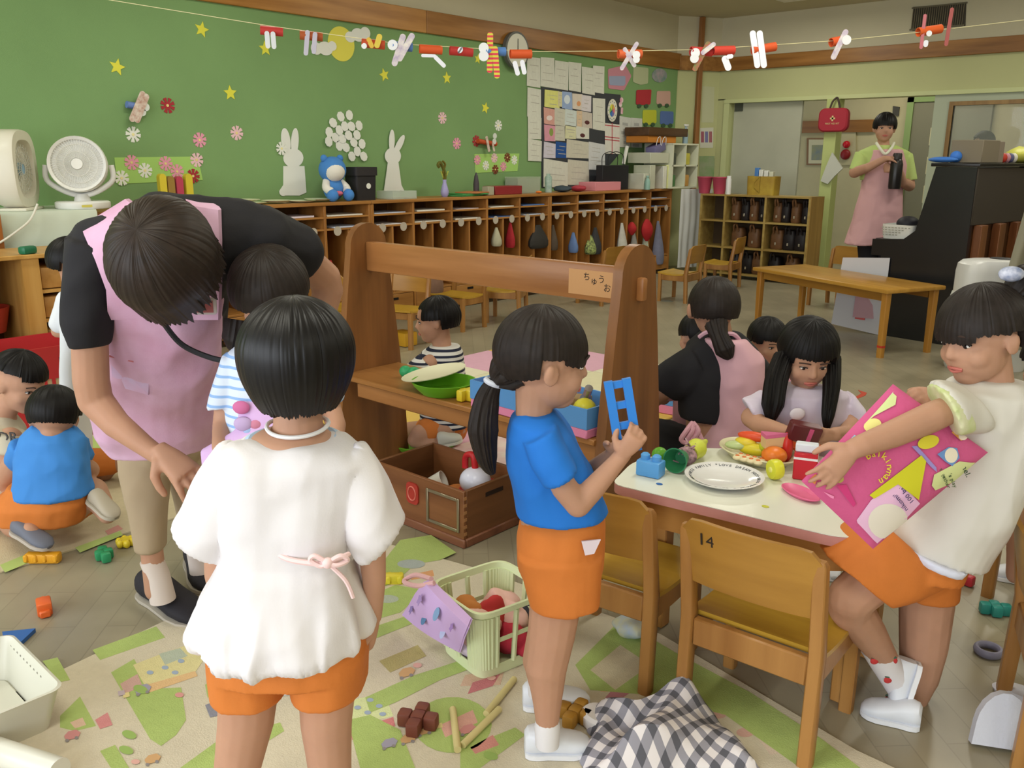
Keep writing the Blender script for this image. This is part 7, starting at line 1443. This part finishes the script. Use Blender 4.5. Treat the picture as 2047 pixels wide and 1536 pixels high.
# ------------------------------------------------------------------ girl with long tails holding the dark red box
G = Pn('person', 'girl with two long hair tails in a lilac-white top holding a dark red box', 2.48, 1612, 1150)
headparts(G, G.p(1613, 712), .185, unit(-hx - UP * .40), unit(UP - hx * .36), neck=(G.p(1612, 800), .036))
G.skin += G.lo([(1575, 785, 1650, 785, 0, .05), (1545, 806, 1680, 806, 0, .065), (1545, 880, 1680, 880, 0, .07), (1550, 980, 1680, 980, 0, .08), (1550, 1020, 1680, 1020, 0, .08)]) + G.c([(1548, 812, 0, 24), (1502, 835, -.05, 21), (1520, 850, -.1, 19), (1560, 862, -.18, 16), (1572, 865, -.2, 14)]) + G.c([(1680, 812, 0, 24), (1706, 850, -.06, 20), (1690, 868, -.12, 17), (1668, 868, -.19, 14)])
hand(G, G.p(1570, 862, -.2), G.p(1605, 868, -.23) - G.p(1570, 862, -.2), r0 + UP * .3, .10, .5, 1); hand(G, G.p(1666, 868, -.19), G.p(1636, 872, -.23) - G.p(1666, 868, -.19), -r0 + UP * .3, .10, .5, -1)
G.skin += G.c([(1585, 1010, -.02, 34), (1585, 1060, -.05, 28), (1588, 1130, -.02, 18)]) + G.c([(1645, 1010, -.02, 34), (1645, 1060, -.05, 28), (1645, 1130, -.02, 18)])
G.body(.004, 4)
solid('shirt', [*G.lo([(1572, 772, 1652, 772, 0, .05), (1535, 786, 1692, 786, 0, .075), (1528, 830, 1700, 830, 0, .09), (1530, 940, 1700, 940, 0, .095)]), *G.lo([(1525, 784, 1560, 826, 0, .055), (1487, 800, 1512, 838, -.04, .05)]), *G.lo([(1672, 826, 1700, 784, 0, .055), (1700, 856, 1726, 815, -.04, .05)])], .0065, 3, M('D4CCDA', .85, col2='C4B4CC', vs=9, wr=.3), G.t, fold(.005, 10, (1, 1, .7), 7))
put('print_motif', sph(G.p(1594, 828, -.098), (.022, .006, .018), 16, 8, (r0, hx, UP)), M('E2DAE2', .8), G.t)
solid('shorts', [*G.rows([(950, 1545, 1685, .085), (1030, 1548, 1682, .09)])], .008, 3, m_orange, G.t)
for x in (1588, 1645): shoe(G, onz(x, 1135, .001) + hx * .05, onz(x, 1135, .001) - hx * .10, .06, .055, m_wshoe, m_wsole)
hairshell(G, G.p(1616, 694, .015), (.087, .097, .092), unit(-hx - UP * .4), unit(UP - hx * .36), lambda u: 84 if abs(u) < .75 else (100 if abs(u) < 1.9 else 122), lambda u: 0.0, amp=.0014, seed=41)
lock(G, [(G.p(1568, 715, 0), .03), (G.p(1552, 760, -.05), .032), (G.p(1545, 810, -.09), .030), (G.p(1540, 845, -.10), .008)], m_hair, seed=5)
lock(G, [(G.p(1662, 715, 0), .026), (G.p(1662, 770, -.06), .024), (G.p(1655, 830, -.11), .018), (G.p(1652, 862, -.12), .005)], m_hair, seed=7)
bxp = G.p(1607, 864, -.235); dbx = thing('dark_red_box', 'dark red toy box held by the girl with hair tails', 'box', bxp - UP * .025)
put('box_body', xf(box((0, 0, 0), (.085, .035, .05), .004), tuple(bxp), PSI, 1, .2, .2), M('5A2024', .35), dbx); put('pink_label', xf(box((.012, -.0175, 0), (.012, .002, .04), .0005), tuple(bxp), PSI, 1, .2, .2), M('C04A78', .4), dbx)
def proj_y(px, hd):
    return next(y for y in range(350, 2400) if athd(hd, px, y)[2] <= 0)
# ------------------------------------------------------------------ simple partly hidden children
def simple_child(label, hd, hxp, hyp, H, fwd, hair=m_hair, shirt='D8D4CE', seat_y=None, shorts=m_orange, wpx=60, tail=None, cut=lambda u: 82 if abs(u) < .8 else (96 if abs(u) < 1.9 else 120), name='person', tilt=.25, face=True):
    Q = Pn(name, label, hd, hxp, hyp); c = Q.p(hxp, hyp); s = 1 / mpp(c); ny = hyp + H * .5 * s
    headparts(Q, c, H, unit(np.array(fwd) - UP * tilt), unit(UP + np.array(fwd) * tilt * .8), face=face, neck=(Q.p(hxp, ny + .05 * s), .038))
    fl = None
    d = ray(hxp, hyp); zf = 0.0; base_y = None
    for y in range(int(hyp), 2200, 4):
        if athd(hd, hxp, y)[2] <= .095: base_y = y; break
    Q.skin += Q.lo([(hxp - wpx * .45, ny, hxp + wpx * .45, ny, 0, .045), (hxp - wpx * .9, ny + .035 * s, hxp + wpx * .9, ny + .035 * s, 0, .06), (hxp - wpx * .9, base_y, hxp + wpx * .9, base_y, 0, .08)])
    tops = [(hxp - wpx * .5, ny, hxp + wpx * .5, ny, 0, .05), (hxp - wpx, ny + .03 * s, hxp + wpx, ny + .03 * s, 0, .072), (hxp - wpx * 1.05, ny + .12 * s, hxp + wpx * 1.05, ny + .12 * s, 0, .082), (hxp - wpx * 1.08, base_y - .02 * s, hxp + wpx * 1.08, base_y - .02 * s, 0, .095)]
    fr = np.array(fwd)
    for sg in (-1, 1):
        a = Q.p(hxp + sg * wpx * .9, ny + .06 * s); e = a + r0 * sg * .05 - UP * .11; w = e + fr * .12 - UP * .03
        Q.skin += chain([(a, .03), (e, .026), (w, .019)]); hand(Q, w, unit(fr - UP * .3), -UP, .1, .4, sg)
        k = Q.p(hxp + sg * wpx * .7, base_y) + fr * .16; Q.skin += chain([(Q.p(hxp + sg * wpx * .5, base_y), .055), (k, .045), (k + fr * .02 - UP * .06 + r0 * sg * .06, .035)])
    Q.body(.008, 3)
    solid('shirt', Q.lo(tops) + sum([chain([(Q.p(hxp + sg * wpx * .85, ny + .055 * s), .045), (Q.p(hxp + sg * wpx * .9, ny + .06 * s) + r0 * sg * .035 - UP * .08, .040)]) for sg in (-1, 1)], []), .008, 3, M(shirt, .85), Q.t, fold(.005, 9, (1, 1, .7), hxp))
    solid('shorts', chain([(Q.p(hxp - wpx * .4, base_y), .075), (Q.p(hxp + wpx * .4, base_y), .075)]) + sum([chain([(Q.p(hxp + sg * wpx * .5, base_y), .065), (Q.p(hxp + sg * wpx * .6, base_y) + fr * .1, .056)]) for sg in (-1, 1)], []), .009, 3, shorts, Q.t)
    hairshell(Q, c + UP * .02 - fr * .015, (H * .45, H * .5, H * .48), unit(fr - UP * tilt), unit(UP + fr * tilt * .8), cut, lambda u: 0.0, mat=hair, amp=.0015, seed=hxp * .01, nu=160, nv=24)
    return Q
simple_child('child with black hair sitting between the pink teacher and the girl with tails', 3.5, 1537, 684, .175, unit(-hx + r0 * .3), shirt='D8A0B8', wpx=48)
simple_child('small child half hidden beside the neck of the pink teacher', 3.45, 1392, 672, .175, unit(hx * .8 - r0 * .4), shirt='D8A6B4', wpx=42, face=False)
simple_child('child in a white top behind the bending teacher, only the dark head shows', 3.35, 152, 528, .18, unit(r0 * .9 + hx * .3), shirt='D6DADF', wpx=20)
# ------------------------------------------------------------------ boys on the left
Q = Pn('person', 'boy in a blue t-shirt and orange shorts kneeling with his back turned', 2.80, 90, 1045)
headparts(Q, Q.p(108, 836), .185, unit(hx * .9 - r0 * .35 - UP * .5), unit(UP + hx * .35), face=False, neck=(Q.p(100, 885), .04))
Q.skin += Q.lo([(70, 862, 140, 868, 0, .055), (45, 890, 165, 895, -.0, .07), (40, 960, 170, 965, -.02, .08), (20, 1010, 172, 1015, -.02, .10)]) + Q.c([(45, 905, .0, 26), (15, 950, .05, 22), (12, 985, .15, 18)]) + Q.c([(152, 918, .03, 17), (178, 940, .15, 20), (165, 960, .25, 16)])
hand(Q, Q.p(12, 988, .16), hx - UP * .6, -UP, .1, .4, 1); hand(Q, Q.p(165, 962, .26), hx - UP * .5, -UP, .1, .4, -1)
Q.skin += Q.c([(60, 1010, 0, 44), (10, 1020, .12, 32), (30, 1050, .05, 26), (60, 1062, -.12, 20)]) + Q.c([(135, 1010, 0, 44), (185, 985, .10, 30), (200, 1005, .0, 24), (215, 1030, -.04, 18)])
Q.body(.006, 4)
solid('shirt', [*Q.lo([(72, 848, 142, 856, .01, .055), (48, 868, 162, 876, 0, .08), (38, 915, 172, 920, -.01, .092), (36, 960, 176, 965, -.02, .10), (26, 985, 182, 985, -.02, .105)]), *Q.lo([(30, 880, 74, 915, 0, .055), (18, 905, 42, 945, .03, .05)]), *Q.lo([(140, 915, 168, 880, .02, .05), (162, 945, 182, 912, .08, .048)])], .0065, 3, M('3F86D2', .8, var=.06, vs=8, wr=.45), Q.t, fold(.008, 9, (1, 1, 1.1), 6))
solid('shorts', [*Q.lo([(24, 965, 178, 968, -.01, .10), (4, 1000, 178, 1000, -.01, .12), (0, 1030, 172, 1035, 0, .12)]), *Q.c([(55, 1010, .02, 46), (15, 1020, .10, 36)]), *Q.c([(140, 1005, .02, 44), (165, 995, .08, 36)])], .0075, 3, m_orange, Q.t, fold(.006, 9, (1, 1, .8), 3))
hairshell(Q, Q.p(108, 822, .01), (.086, .094, .09), unit(hx * .9 - r0 * .35 - UP * .5), unit(UP + hx * .35), lambda u: 70 if abs(u) < .8 else (98 if abs(u) < 1.9 else 118), lambda u: 0, amp=.0016, seed=51, nu=180)
shoe(Q, Q.p(180, 1000, -.02), Q.p(232, 1040, -.06), .06, .05, M('B4AA98', .7), M('BAB2A2', .7)); shoe(Q, Q.p(30, 1062, -.1), Q.p(100, 1100, -.16), .065, .05, M('6A6E7C', .7), M('B8AEA4', .7))
Y_ = Pn('person', 'boy with shaved temples in a beige t-shirt leaning forward at the left edge', 2.95, 20, 1030)
headparts(Y_, Y_.p(42, 768), .195, unit(r0 * .85 - hx * .35 - UP * .45), unit(UP + r0 * .35), neck=(Y_.p(0, 835), .042))
Y_.skin += Y_.lo([(-45, 825, 30, 838, 0, .055), (-75, 850, 45, 870, 0, .08), (-80, 940, 40, 950, 0, .085), (-80, 1010, 45, 1015, 0, .1)]) + Y_.c([(20, 880, -.07, 26), (18, 940, -.1, 22), (30, 975, -.02, 17)]) + Y_.c([(-60, 880, .07, 26), (-50, 940, .1, 22), (-20, 980, .12, 17)])
hand(Y_, Y_.p(32, 978, -.02), r0 - UP * .4, -UP, .1, .4, 1); hand(Y_, Y_.p(-18, 982, .12), r0, -UP, .1, .4, -1)
Y_.skin += Y_.c([(-20, 1010, -.05, 44), (40, 1010, -.02, 34), (30, 1040, .08, 26)]) + Y_.c([(-40, 1010, .08, 44), (10, 1005, .15, 34), (-10, 1035, .2, 24)])
Y_.body(.006, 4)
solid('shirt', [*Y_.lo([(-48, 815, 26, 832, 0, .055), (-82, 842, 46, 862, 0, .085), (-88, 930, 50, 940, 0, .095), (-88, 1000, 52, 1000, 0, .10)]), *Y_.lo([(-10, 850, 50, 872, -.06, .055), (-12, 895, 46, 905, -.09, .05)])], .0075, 3, M('C2B8A2', .85), Y_.t, fold(.006, 9, (1, 1, .8), 12))
put('print_lettering', textmd('DR', .05, Y_.p(16, 875, -.118), r0, UP, .002), M('4A4644', .8), Y_.t)
solid('shorts', [*Y_.c([(-30, 1005, 0, 62), (20, 1012, -.03, 44)])], .009, 3, m_orange, Y_.t)
hairshell(Y_, Y_.p(38, 748, .01), (.088, .10, .088), unit(r0 * .85 - hx * .35 - UP * .45), unit(UP + r0 * .35), lambda u: 84 if abs(u) < .7 else (74 if abs(u) < 2.0 else 95), lambda u: 0.0, amp=.002, seed=61, nu=180)
# ------------------------------------------------------------------ girl with the pink bag
D = Pn('person', 'girl with a hair bun in a white shirt hugging a pink printed bag', 1.84, 1850, 1440)
fD = unit(-r0 * .92 - hx * .30 - UP * .22)
headparts(D, D.p(1962, 672), .20, fD, unit(UP - r0 * .22), neck=(D.p(1990, 790), .04))
D.skin += D.lo([(1945, 772, 2035, 780, 0, .055), (1915, 800, 2055, 815, 0, .08), (1895, 880, 2050, 900, 0, .09), (1840, 1000, 1985, 1040, 0, .09), (1795, 1080, 1935, 1120, 0, .095)])
D.skin += D.c([(1940, 825, -.06, 22), (1895, 820, -.13, 29), (1860, 835, -.16, 31), (1785, 868, -.20, 28), (1725, 890, -.23, 23), (1706, 898, -.235, 21)])
D.skin += D.c([(1960, 810, .09, 32), (1905, 850, .12, 26), (1880, 815, .0, 20), (1872, 800, -.03, 18)])
hand(D, D.p(1706, 896, -.235), D.p(1652, 955, -.25) - D.p(1706, 896, -.235), hx, .115, .22, 1, thumb=.5)
hand(D, D.p(1876, 802, -.03), D.p(1838, 778, -.08) - D.p(1876, 802, -.03), hx * .6 - UP, .105, .6, 1)
D.skin += D.c([(1835, 1115, -.03, 52), (1770, 1135, -.05, 50), (1702, 1195, -.05, 46), (1700, 1215, -.03, 44), (1735, 1265, .0, 36), (1765, 1310, .02, 27), (1785, 1350, .03, 24)])
D.skin += D.c([(1865, 1115, .06, 52), (1852, 1210, .08, 52), (1846, 1290, .08, 46), (1838, 1350, .08, 38), (1822, 1410, .07, 25), (1812, 1430, .07, 24)])
D.body(.0038, 4)
solid('shirt', [*D.lo([(1935, 758, 2040, 768, 0, .055), (1905, 776, 2062, 790, 0, .09), (1890, 830, 2066, 850, 0, .105), (1870, 930, 2040, 960, 0, .11), (1820, 1020, 1985, 1060, 0, .115), (1775, 1068, 1950, 1118, 0, .12)]), *D.lo([(1920, 776, 1968, 848, -.06, .055), (1876, 770, 1912, 862, -.12, .058)]), *D.lo([(1920, 790, 1980, 860, .09, .055), (1890, 815, 1940, 880, .12, .05)])], .0065, 3, M('D2CEC6', .85, var=.05, vs=6, wr=.4), D.t, fold(.011, 8, (1, 1, .6), 17))
solid('undershirt', D.lo([(1785, 1072, 1915, 1115, -.02, .118), (1795, 1092, 1900, 1130, -.02, .112)]), .007, 2, M('D8DCF0', .85), D.t)
solid('shorts', [*D.lo([(1800, 1060, 1925, 1095, 0, .105), (1755, 1110, 1905, 1145, 0, .115)]), *D.lo([(1750, 1030, 1880, 1160, -.02, .085), (1700, 1055, 1830, 1185, -.04, .085), (1645, 1100, 1775, 1200, -.05, .08)]), *D.lo([(1790, 1120, 1912, 1130, .06, .085), (1798, 1178, 1905, 1188, .07, .08)])], .0065, 3, m_orange, D.t, fold(.006, 8, (1, 1, .5), 23))
hairshell(D, D.p(1968, 655, .005), (.09, .102, .098), fD, unit(UP - r0 * .2), lambda u: 96 if abs(u) < .7 else (88 if abs(u) < 1.7 else 112), lambda u: 0.0, mat=m_hair2, amp=.0013, seed=71, nu=260)
lock(D, [(D.p(2030, 590, 0), .03), (D.p(2050, 565, 0), .036), (D.p(2062, 545, 0), .03), (D.p(2070, 535, 0), .01)], m_hair2, 'hair_bun', seed=4)
put('hair_tie', jn(sph(D.p(2022, 548, -.03), (.026, .02, .016), 14, 10, (r0, hx, UP)), sph(D.p(2006, 551, -.03), (.008, .008, .009))), M('D2D4E4', .6, col2='6A7AA0', vs=60), D.t)
def stub(P, pts, mat, name='sock'): return put(name, tube([P.p(x, y, d) for x, y, d, r in pts], [r for *_, r in pts], 18), mat, P.t)
m_straw = M('DCD8DC', .85)
s1_ = stub(D, [(1748, 1292, .02, .034), (1765, 1318, .022, .035), (1788, 1355, .03, .034), (1805, 1385, .03, .032)], m_straw); s2_ = stub(D, [(1826, 1385, .07, .031), (1815, 1425, .07, .032), (1808, 1445, .07, .033)], m_straw)
for x, y, d in ((1748, 1322, -.012), (1786, 1322, -.005), (1775, 1360, -.004), (1776, 1398, .04)):
    st_ = put('strawberry_print', sph(D.p(x, y, d), (.010, .004, .009), 12, 8, (r0, hx, UP)), M('C0393A', .7), s1_); put('leaf_print', sph(D.p(x, y - 7, d), (.008, .004, .003), 10, 6, (r0, hx, UP)), M('4A6A5A', .7), s1_)
shoe(D, D.p(1842, 1330, .02), D.p(1798, 1458, .0), .062, .06, m_wshoe, m_wsole, up=unit(-r0 * .9 - UP * .3 + hx * .2))
shoe(D, onz(1838, 1455, .001), onz(1738, 1400, .001) - A(.0, .06, 0), .062, .058, m_wshoe, m_wsole)
# the pink bag
BG = thing('printed_bag', 'bright pink quilted cloth bag with printed patches held by the girl', 'bag', D.p(1745, 1100, -.14))
bc = [D.p(1785, 768, -.10), D.p(1975, 905, -.12), D.p(1745, 1098, -.20), D.p(1602, 962, -.22)]
bu = unit(bc[1] - bc[0] + bc[2] - bc[3]); bn = unit(np.cross(bc[1] - bc[0], bc[3] - bc[0])); bn = bn if bn @ hx < 0 else -bn
def bpt(s, t, h=0.0):
    p = (bc[0] * (1 - s) + bc[1] * s) * (1 - t) + (bc[3] * (1 - s) + bc[2] * s) * t
    e = (max(0, s * (1 - s) * t * (1 - t)) * 16) ** .45
    return p + bn * (.042 * e + h + .004 * math.sin(7 * s + 4 * t) * e)
N = 26; V = []; Fc = []
for sg in (1, -1):
    for j in range(N + 1):
        for i in range(N + 1):
            s, t = i / N, j / N; p = bpt(s, t)
            if sg < 0:
                q0 = (bc[0] * (1 - s) + bc[1] * s) * (1 - t) + (bc[3] * (1 - s) + bc[2] * s) * t; p = q0 - (p - q0) * .5
            V.append(p)
for b in (0, (N + 1) ** 2):
    for j in range(N):
        for i in range(N): qd = (b + j * (N + 1) + i, b + j * (N + 1) + i + 1, b + (j + 1) * (N + 1) + i + 1, b + (j + 1) * (N + 1) + i); Fc.append(qd if b else qd[::-1])
put('bag_body', (V, Fc), M('CF5A8C', .8, var=.06, vs=14, bump=.15, bs=90), BG)
def bst(x, y):
    d = ray(x, y); t = ((bc[0] - CAM) @ bn) / (d @ bn); s_, t_ = .5, .5
    for _ in range(10):
        P0 = bpt(s_, t_); e = .001; J = np.array([(bpt(s_ + e, t_) - P0) / e, (bpt(s_, t_ + e) - P0) / e]).T
        dl = np.linalg.lstsq(J, CAM + d * t - P0, rcond=None)[0]; s_ = min(.97, max(.03, s_ + dl[0])); t_ = min(.97, max(.03, t_ + dl[1])); t = ((bpt(s_, t_) - CAM) @ d) / (d @ d)
    return s_, t_
def bpatch(poly, col, name='printed_patch', h=.0012):
    """flat print following the pillow surface; poly in pixels"""
    ST = [bst(x, y) for x, y in poly]; c = np.mean(ST, 0); n = len(ST); V = []; Fc = []; K_ = 5
    for k in range(1, K_ + 1):
        for s, t in ST: w = k / K_; V.append(bpt(c[0] + (s - c[0]) * w, c[1] + (t - c[1]) * w, h))
    V.append(bpt(c[0], c[1], h)); ce = len(V) - 1
    for i in range(n):
        j = (i + 1) % n; Fc.append((ce, i, j))
        for k in range(K_ - 1): Fc.append((k * n + i, (k + 1) * n + i, (k + 1) * n + j, k * n + j))
    return put(name, (V, Fc), M(col, .8), BG)
def dens(P, m=3): return [tuple(np.array(P[i]) * (1 - k / m) + np.array(P[(i + 1) % len(P)]) * (k / m)) for i in range(len(P)) for k in range(m)]
bz = lambda x, y: (1540 + x / 4.151, 740 + y / 4.151)
for col, P_ in [('CFDA9A', [bz(690, 415), bz(960, 150), bz(1040, 220), bz(1030, 290), bz(860, 380)]), ('E2E0DE', [bz(880, 235), bz(960, 150), bz(1010, 190), bz(960, 225)]), ('E0843C', [bz(740, 350), bz(850, 295), bz(865, 345), bz(760, 400)]), ('E4DC8A', ell(*bz(838, 460), 18, 13, -.3)), ('E8B8D0', [bz(290, 790), bz(330, 720), bz(620, 510), bz(690, 510), bz(640, 570), bz(420, 740)]), ('9AC0DC', [bz(600, 600), bz(660, 530), bz(700, 548), bz(650, 600)]),
                ('CCC828', [bz(810, 1040), bz(1240, 710), bz(1280, 760), bz(1220, 1080), bz(1020, 930), bz(850, 1070)]), ('E6B8DA', [bz(650, 1330), bz(830, 1080), bz(1030, 920), bz(1090, 950), bz(1235, 1110), bz(1100, 1260), bz(880, 1440), bz(700, 1390)]), ('E4DCD0', ell(*bz(970, 1260), 40, 36)), ('D2D89A', [bz(1330, 960), bz(1350, 870), bz(1560, 760), bz(1700, 775), bz(1640, 850), bz(1450, 960), bz(1360, 1000)]), ('6A90C8', [bz(1375, 700), bz(1470, 640), bz(1540, 650), bz(1560, 730), bz(1500, 800), bz(1440, 760)]), ('E6DCC8', ell(*bz(1490, 710), 13, 15)), ('D8CC3A', ell(*bz(1300, 600), 22, 13, -.3)), ('E0A050', [bz(1490, 520), bz(1550, 480), bz(1650, 545), bz(1570, 590)]), ('E8D8C8', ell(*bz(1585, 555), 9, 7)), ('9A8AC8', [bz(1165, 635), bz(1210, 630), bz(1370, 810), bz(1375, 850), bz(1330, 810)]), ('B8A85A', ell(*bz(565, 905), 9, 8)), ('E0A8C8', ell(*bz(240, 860), 9, 14)), ('DC8A4A', ell(*bz(335, 920), 9, 16, .4)), ('E88AB4', [bz(430, 1010), bz(520, 1050), bz(515, 1070), bz(425, 1040)]), ('C83A78', [bz(540, 960), bz(620, 950), bz(700, 1110), bz(680, 1140)])]: bpatch(dens(P_) if len(P_) < 12 else P_, col, h=.0028 + .0003 * (len(BG.children) % 8))
def btext(s, size, x, y, ang, col):
    s_, t_ = bst(x, y); o = bpt(s_, t_, .0062); ri = unit(r0 - bn * (r0 @ bn)); up_ = unit(np.cross(bn, ri)); up_ = up_ if up_[2] > 0 else -up_
    u = ri * math.cos(ang) + up_ * math.sin(ang); v = np.cross(bn, u); put('lettering', textmd(s, size, o, u, v, .0006), M(col, .7), BG)
for k, chh in enumerate('Baikinman'):
    a = R_(125 - k * 24); x, y = bz(860 + 115 * math.cos(a), 815 - 120 * math.sin(a)); btext(chh, .020, x, y, a - math.pi / 2, 'E2D83A')
btext('100 bai!', .014, *bz(1110, 1030), R_(128), '5A4A70'); btext('nikomiko', .014, *bz(1050, 1080), R_(128), '5A4A70'); btext("Let's play", .012, *bz(1480, 890), R_(-68), '4A5A3A'); btext('together', .012, *bz(1430, 900), R_(-68), '4A5A3A'); btext('mel.', .018, *bz(1600, 830), R_(-68), '3A4A3A')
solid('bag_handle', D.lo([(1868, 772, 1902, 866, -.128, .063), (1880, 770, 1914, 865, -.118, .064), (1900, 770, 1932, 860, -.10, .064)]), .006, 2, M('BECB8A', .8, col2='DAD9B8', vs=30), BG)
# ------------------------------------------------------------------ child cut off at the right edge
Rr = Pn('person', 'child in a white shirt and orange shorts cut off by the right edge', 2.1, 2110, 1260)
headparts(Rr, Rr.p(2120, 735), .19, unit(-r0 - UP * .1), UP, neck=(Rr.p(2120, 840), .036))
Rr.skin += Rr.lo([(2085, 835, 2160, 835, 0, .06), (2065, 860, 2180, 860, 0, .08), (2060, 1000, 2185, 1000, 0, .09)]) + Rr.c([(2090, 990, -.05, 42), (2050, 1000, -.05, 34), (2040, 1100, -.05, 26), (2030, 1150, -.05, 18)]) + Rr.c([(2110, 990, .06, 42), (2060, 1010, .06, 34), (2055, 1110, .06, 26), (2050, 1200, .06, 18)]) + Rr.c([(2075, 870, -.08, 26), (2080, 940, -.1, 22), (2070, 990, -.08, 16)])
Rr.skin += Rr.c([(2080, 870, .09, 26), (2075, 940, .1, 22), (2062, 985, .08, 16)])
hand(Rr, Rr.p(2070, 992, -.08), -UP - r0 * .5, hx, .1, .4, 1); hand(Rr, Rr.p(2062, 987, .08), -UP - r0 * .5, -hx, .1, .4, -1)
Rr.body(.0065, 3)
hairshell(Rr, Rr.p(2124, 722), (.086, .095, .09), -r0, UP, lambda u: 88 if abs(u) < .8 else (98 if abs(u) < 1.9 else 122), lambda u: 0.0, amp=.0014, seed=95, nu=160, nv=24)
solid('shirt', [*Rr.lo([(2080, 830, 2165, 830, 0, .06), (2050, 850, 2190, 850, 0, .09), (2036, 900, 2195, 900, 0, .1), (2016, 955, 2200, 962, 0, .11)])], .008, 3, M('CFD2D4', .85), Rr.t, fold(.006, 8, (1, 1, .6), 3))
solid('shorts', [*Rr.lo([(2040, 960, 2190, 960, 0, .11), (2038, 1010, 2180, 1010, 0, .12)])], .009, 3, m_orange, Rr.t)
shoe(Rr, onz(2045, 1165, .001), onz(1985, 1150, .001), .065, .06, m_wshoe, m_wsole); shoe(Rr, onz(2080, 1270, .001), onz(2022, 1262, .001), .065, .06, m_wshoe, m_wsole)
# ------------------------------------------------------------------ teacher standing behind the piano
U = Pn('person', 'standing teacher in lime green top and pink apron opening a dark bottle', 7.75, 1735, 590)
headparts(U, U.p(1768, 257), .225, unit(-hx - r0 * .25), UP, neck=(U.p(1766, 300), .05))
U.skin += U.lo([(1745, 292, 1790, 292, 0, .05), (1730, 308, 1804, 310, 0, .07), (1725, 380, 1798, 380, 0, .1), (1715, 450, 1800, 450, 0, .12), (1710, 490, 1795, 490, 0, .12)]) + U.c([(1722, 318, 0, 10), (1708, 345, -.05, 11), (1735, 335, -.2, 9), (1768, 318, -.26, 7)]) + U.c([(1812, 320, 0, 10), (1818, 372, -.05, 11), (1805, 365, -.18, 9), (1797, 340, -.26, 7)]) + U.c([(1735, 480, 0, 18), (1732, 540, 0, 13), (1732, 580, 0, 9)]) + U.c([(1770, 480, 0, 18), (1770, 540, 0, 13), (1770, 580, 0, 9)])
hand(U, U.p(1768, 318, -.26), r0 + UP * .1, -UP, .17, .6, 1); hand(U, U.p(1797, 342, -.26), -r0 * .8 + UP * .2, hx, .17, .6, 1)
U.body(.009, 3)
solid('shirt', [*U.lo([(1745, 290, 1790, 290, 0, .06), (1718, 302, 1818, 304, 0, .1), (1720, 360, 1810, 360, 0, .11)]), *U.lo([(1712, 302, 1735, 325, 0, .07), (1699, 338, 1722, 345, -.04, .065)]), *U.lo([(1800, 325, 1822, 305, 0, .07), (1808, 362, 1832, 358, -.03, .065)])], .011, 3, M('B4C878', .8), U.t)
solid('apron', U.lo([(1735, 300, 1802, 300, -.02, .105), (1728, 330, 1808, 330, -.02, .115), (1722, 380, 1802, 380, -.02, .13), (1708, 440, 1800, 440, -.02, .15), (1690, 488, 1792, 488, -.02, .16)]), .011, 3, M('D0A2A4', .85, var=.05, vs=5, wr=.4), U.t, fold(.012, 6, (1, 1, .3), 5))
put('collar', tube(smoothpath([U.p(1752, 286, -.06), U.p(1760, 298, -.13), U.p(1770, 308, -.15), U.p(1782, 296, -.13), U.p(1787, 286, -.06)], 5), .012, 8), M('DCDCC8', .8), U.t)
solid('trousers', [*U.c([(1735, 470, 0, 22), (1734, 540, 0, 16), (1733, 575, 0, 12)]), *U.c([(1772, 470, 0, 22), (1771, 540, 0, 16), (1771, 575, 0, 12)])], .012, 3, M('1D1C20', .85), U.t)
for x in (1733, 1771): q0 = U.p(x, 570) * A(1, 1, 0) + UP * .001; shoe(U, q0 + hx * .06, q0 - hx * .17, .09, .08, M('3A3A3E', .7), m_bso)
hairshell(U, U.p(1769, 250, .015), (.098, .112, .108), unit(-hx - r0 * .25), UP, lambda u: 94 if abs(u) < .8 else (108 if abs(u) < 1.6 else 122), lambda u: 0.0, amp=.002, seed=81, nu=160, nv=24)
bo = U.p(1787, 378, -.28); bt_ = thing('water_bottle', 'dark water bottle in the hands of the standing teacher', 'bottle', bo)
put('bottle_body', lathe([(.045, 0), (.05, .02), (.05, .2), (.042, .23), (.035, .24)], bo, 20), M('23201F', .3), bt_); put('bottle_lid', lathe([(.036, .24), (.036, .28), (.03, .29)], bo, 20), M('2E2A28', .4), bt_)
# ------------------------------------------------------------------ person behind the door window
pv = ony(1968, 285, 10.75); hdv = float(hx @ pv)
Vv_ = Pn('person', 'person with dark hair seen through the sliding door window', hdv, 1968, 540)
headparts(Vv_, Vv_.p(1962, 290), .215, unit(-r0 - UP * .3), UP, neck=(Vv_.p(1972, 320), .05))
FV = float(proj_y(1968, hdv))
Vv_.skin += Vv_.lo([(1955, 312, 1990, 312, 0, .06), (1945, 330, 2005, 330, 0, .12), (1945, 430, 2005, 430, 0, .13)]) + Vv_.c([(1965, 430, 0, 14), (1965, FV - 12, 0, 9)]) + Vv_.c([(1988, 430, 0, 14), (1988, FV - 12, 0, 9)])
Vv_.body(.012, 3)
solid('shirt', Vv_.lo([(1952, 310, 1992, 310, 0, .07), (1942, 326, 2008, 326, 0, .13), (1942, 430, 2008, 430, 0, .14)]), .014, 2, M('C8C8C4', .85), Vv_.t)
solid('trousers', Vv_.c([(1965, 425, 0, 17), (1965, FV - 14, 0, 11)]) + Vv_.c([(1988, 425, 0, 17), (1988, FV - 14, 0, 11)]), .014, 2, M('3A3A40', .85), Vv_.t)
hairshell(Vv_, Vv_.p(1967, 282, .0), (.1, .115, .11), unit(-r0), UP, lambda u: 70 if abs(u) < .7 else (100 if abs(u) < 1.6 else 120), lambda u: 0.0, amp=.002, seed=91, nu=120, nv=20)
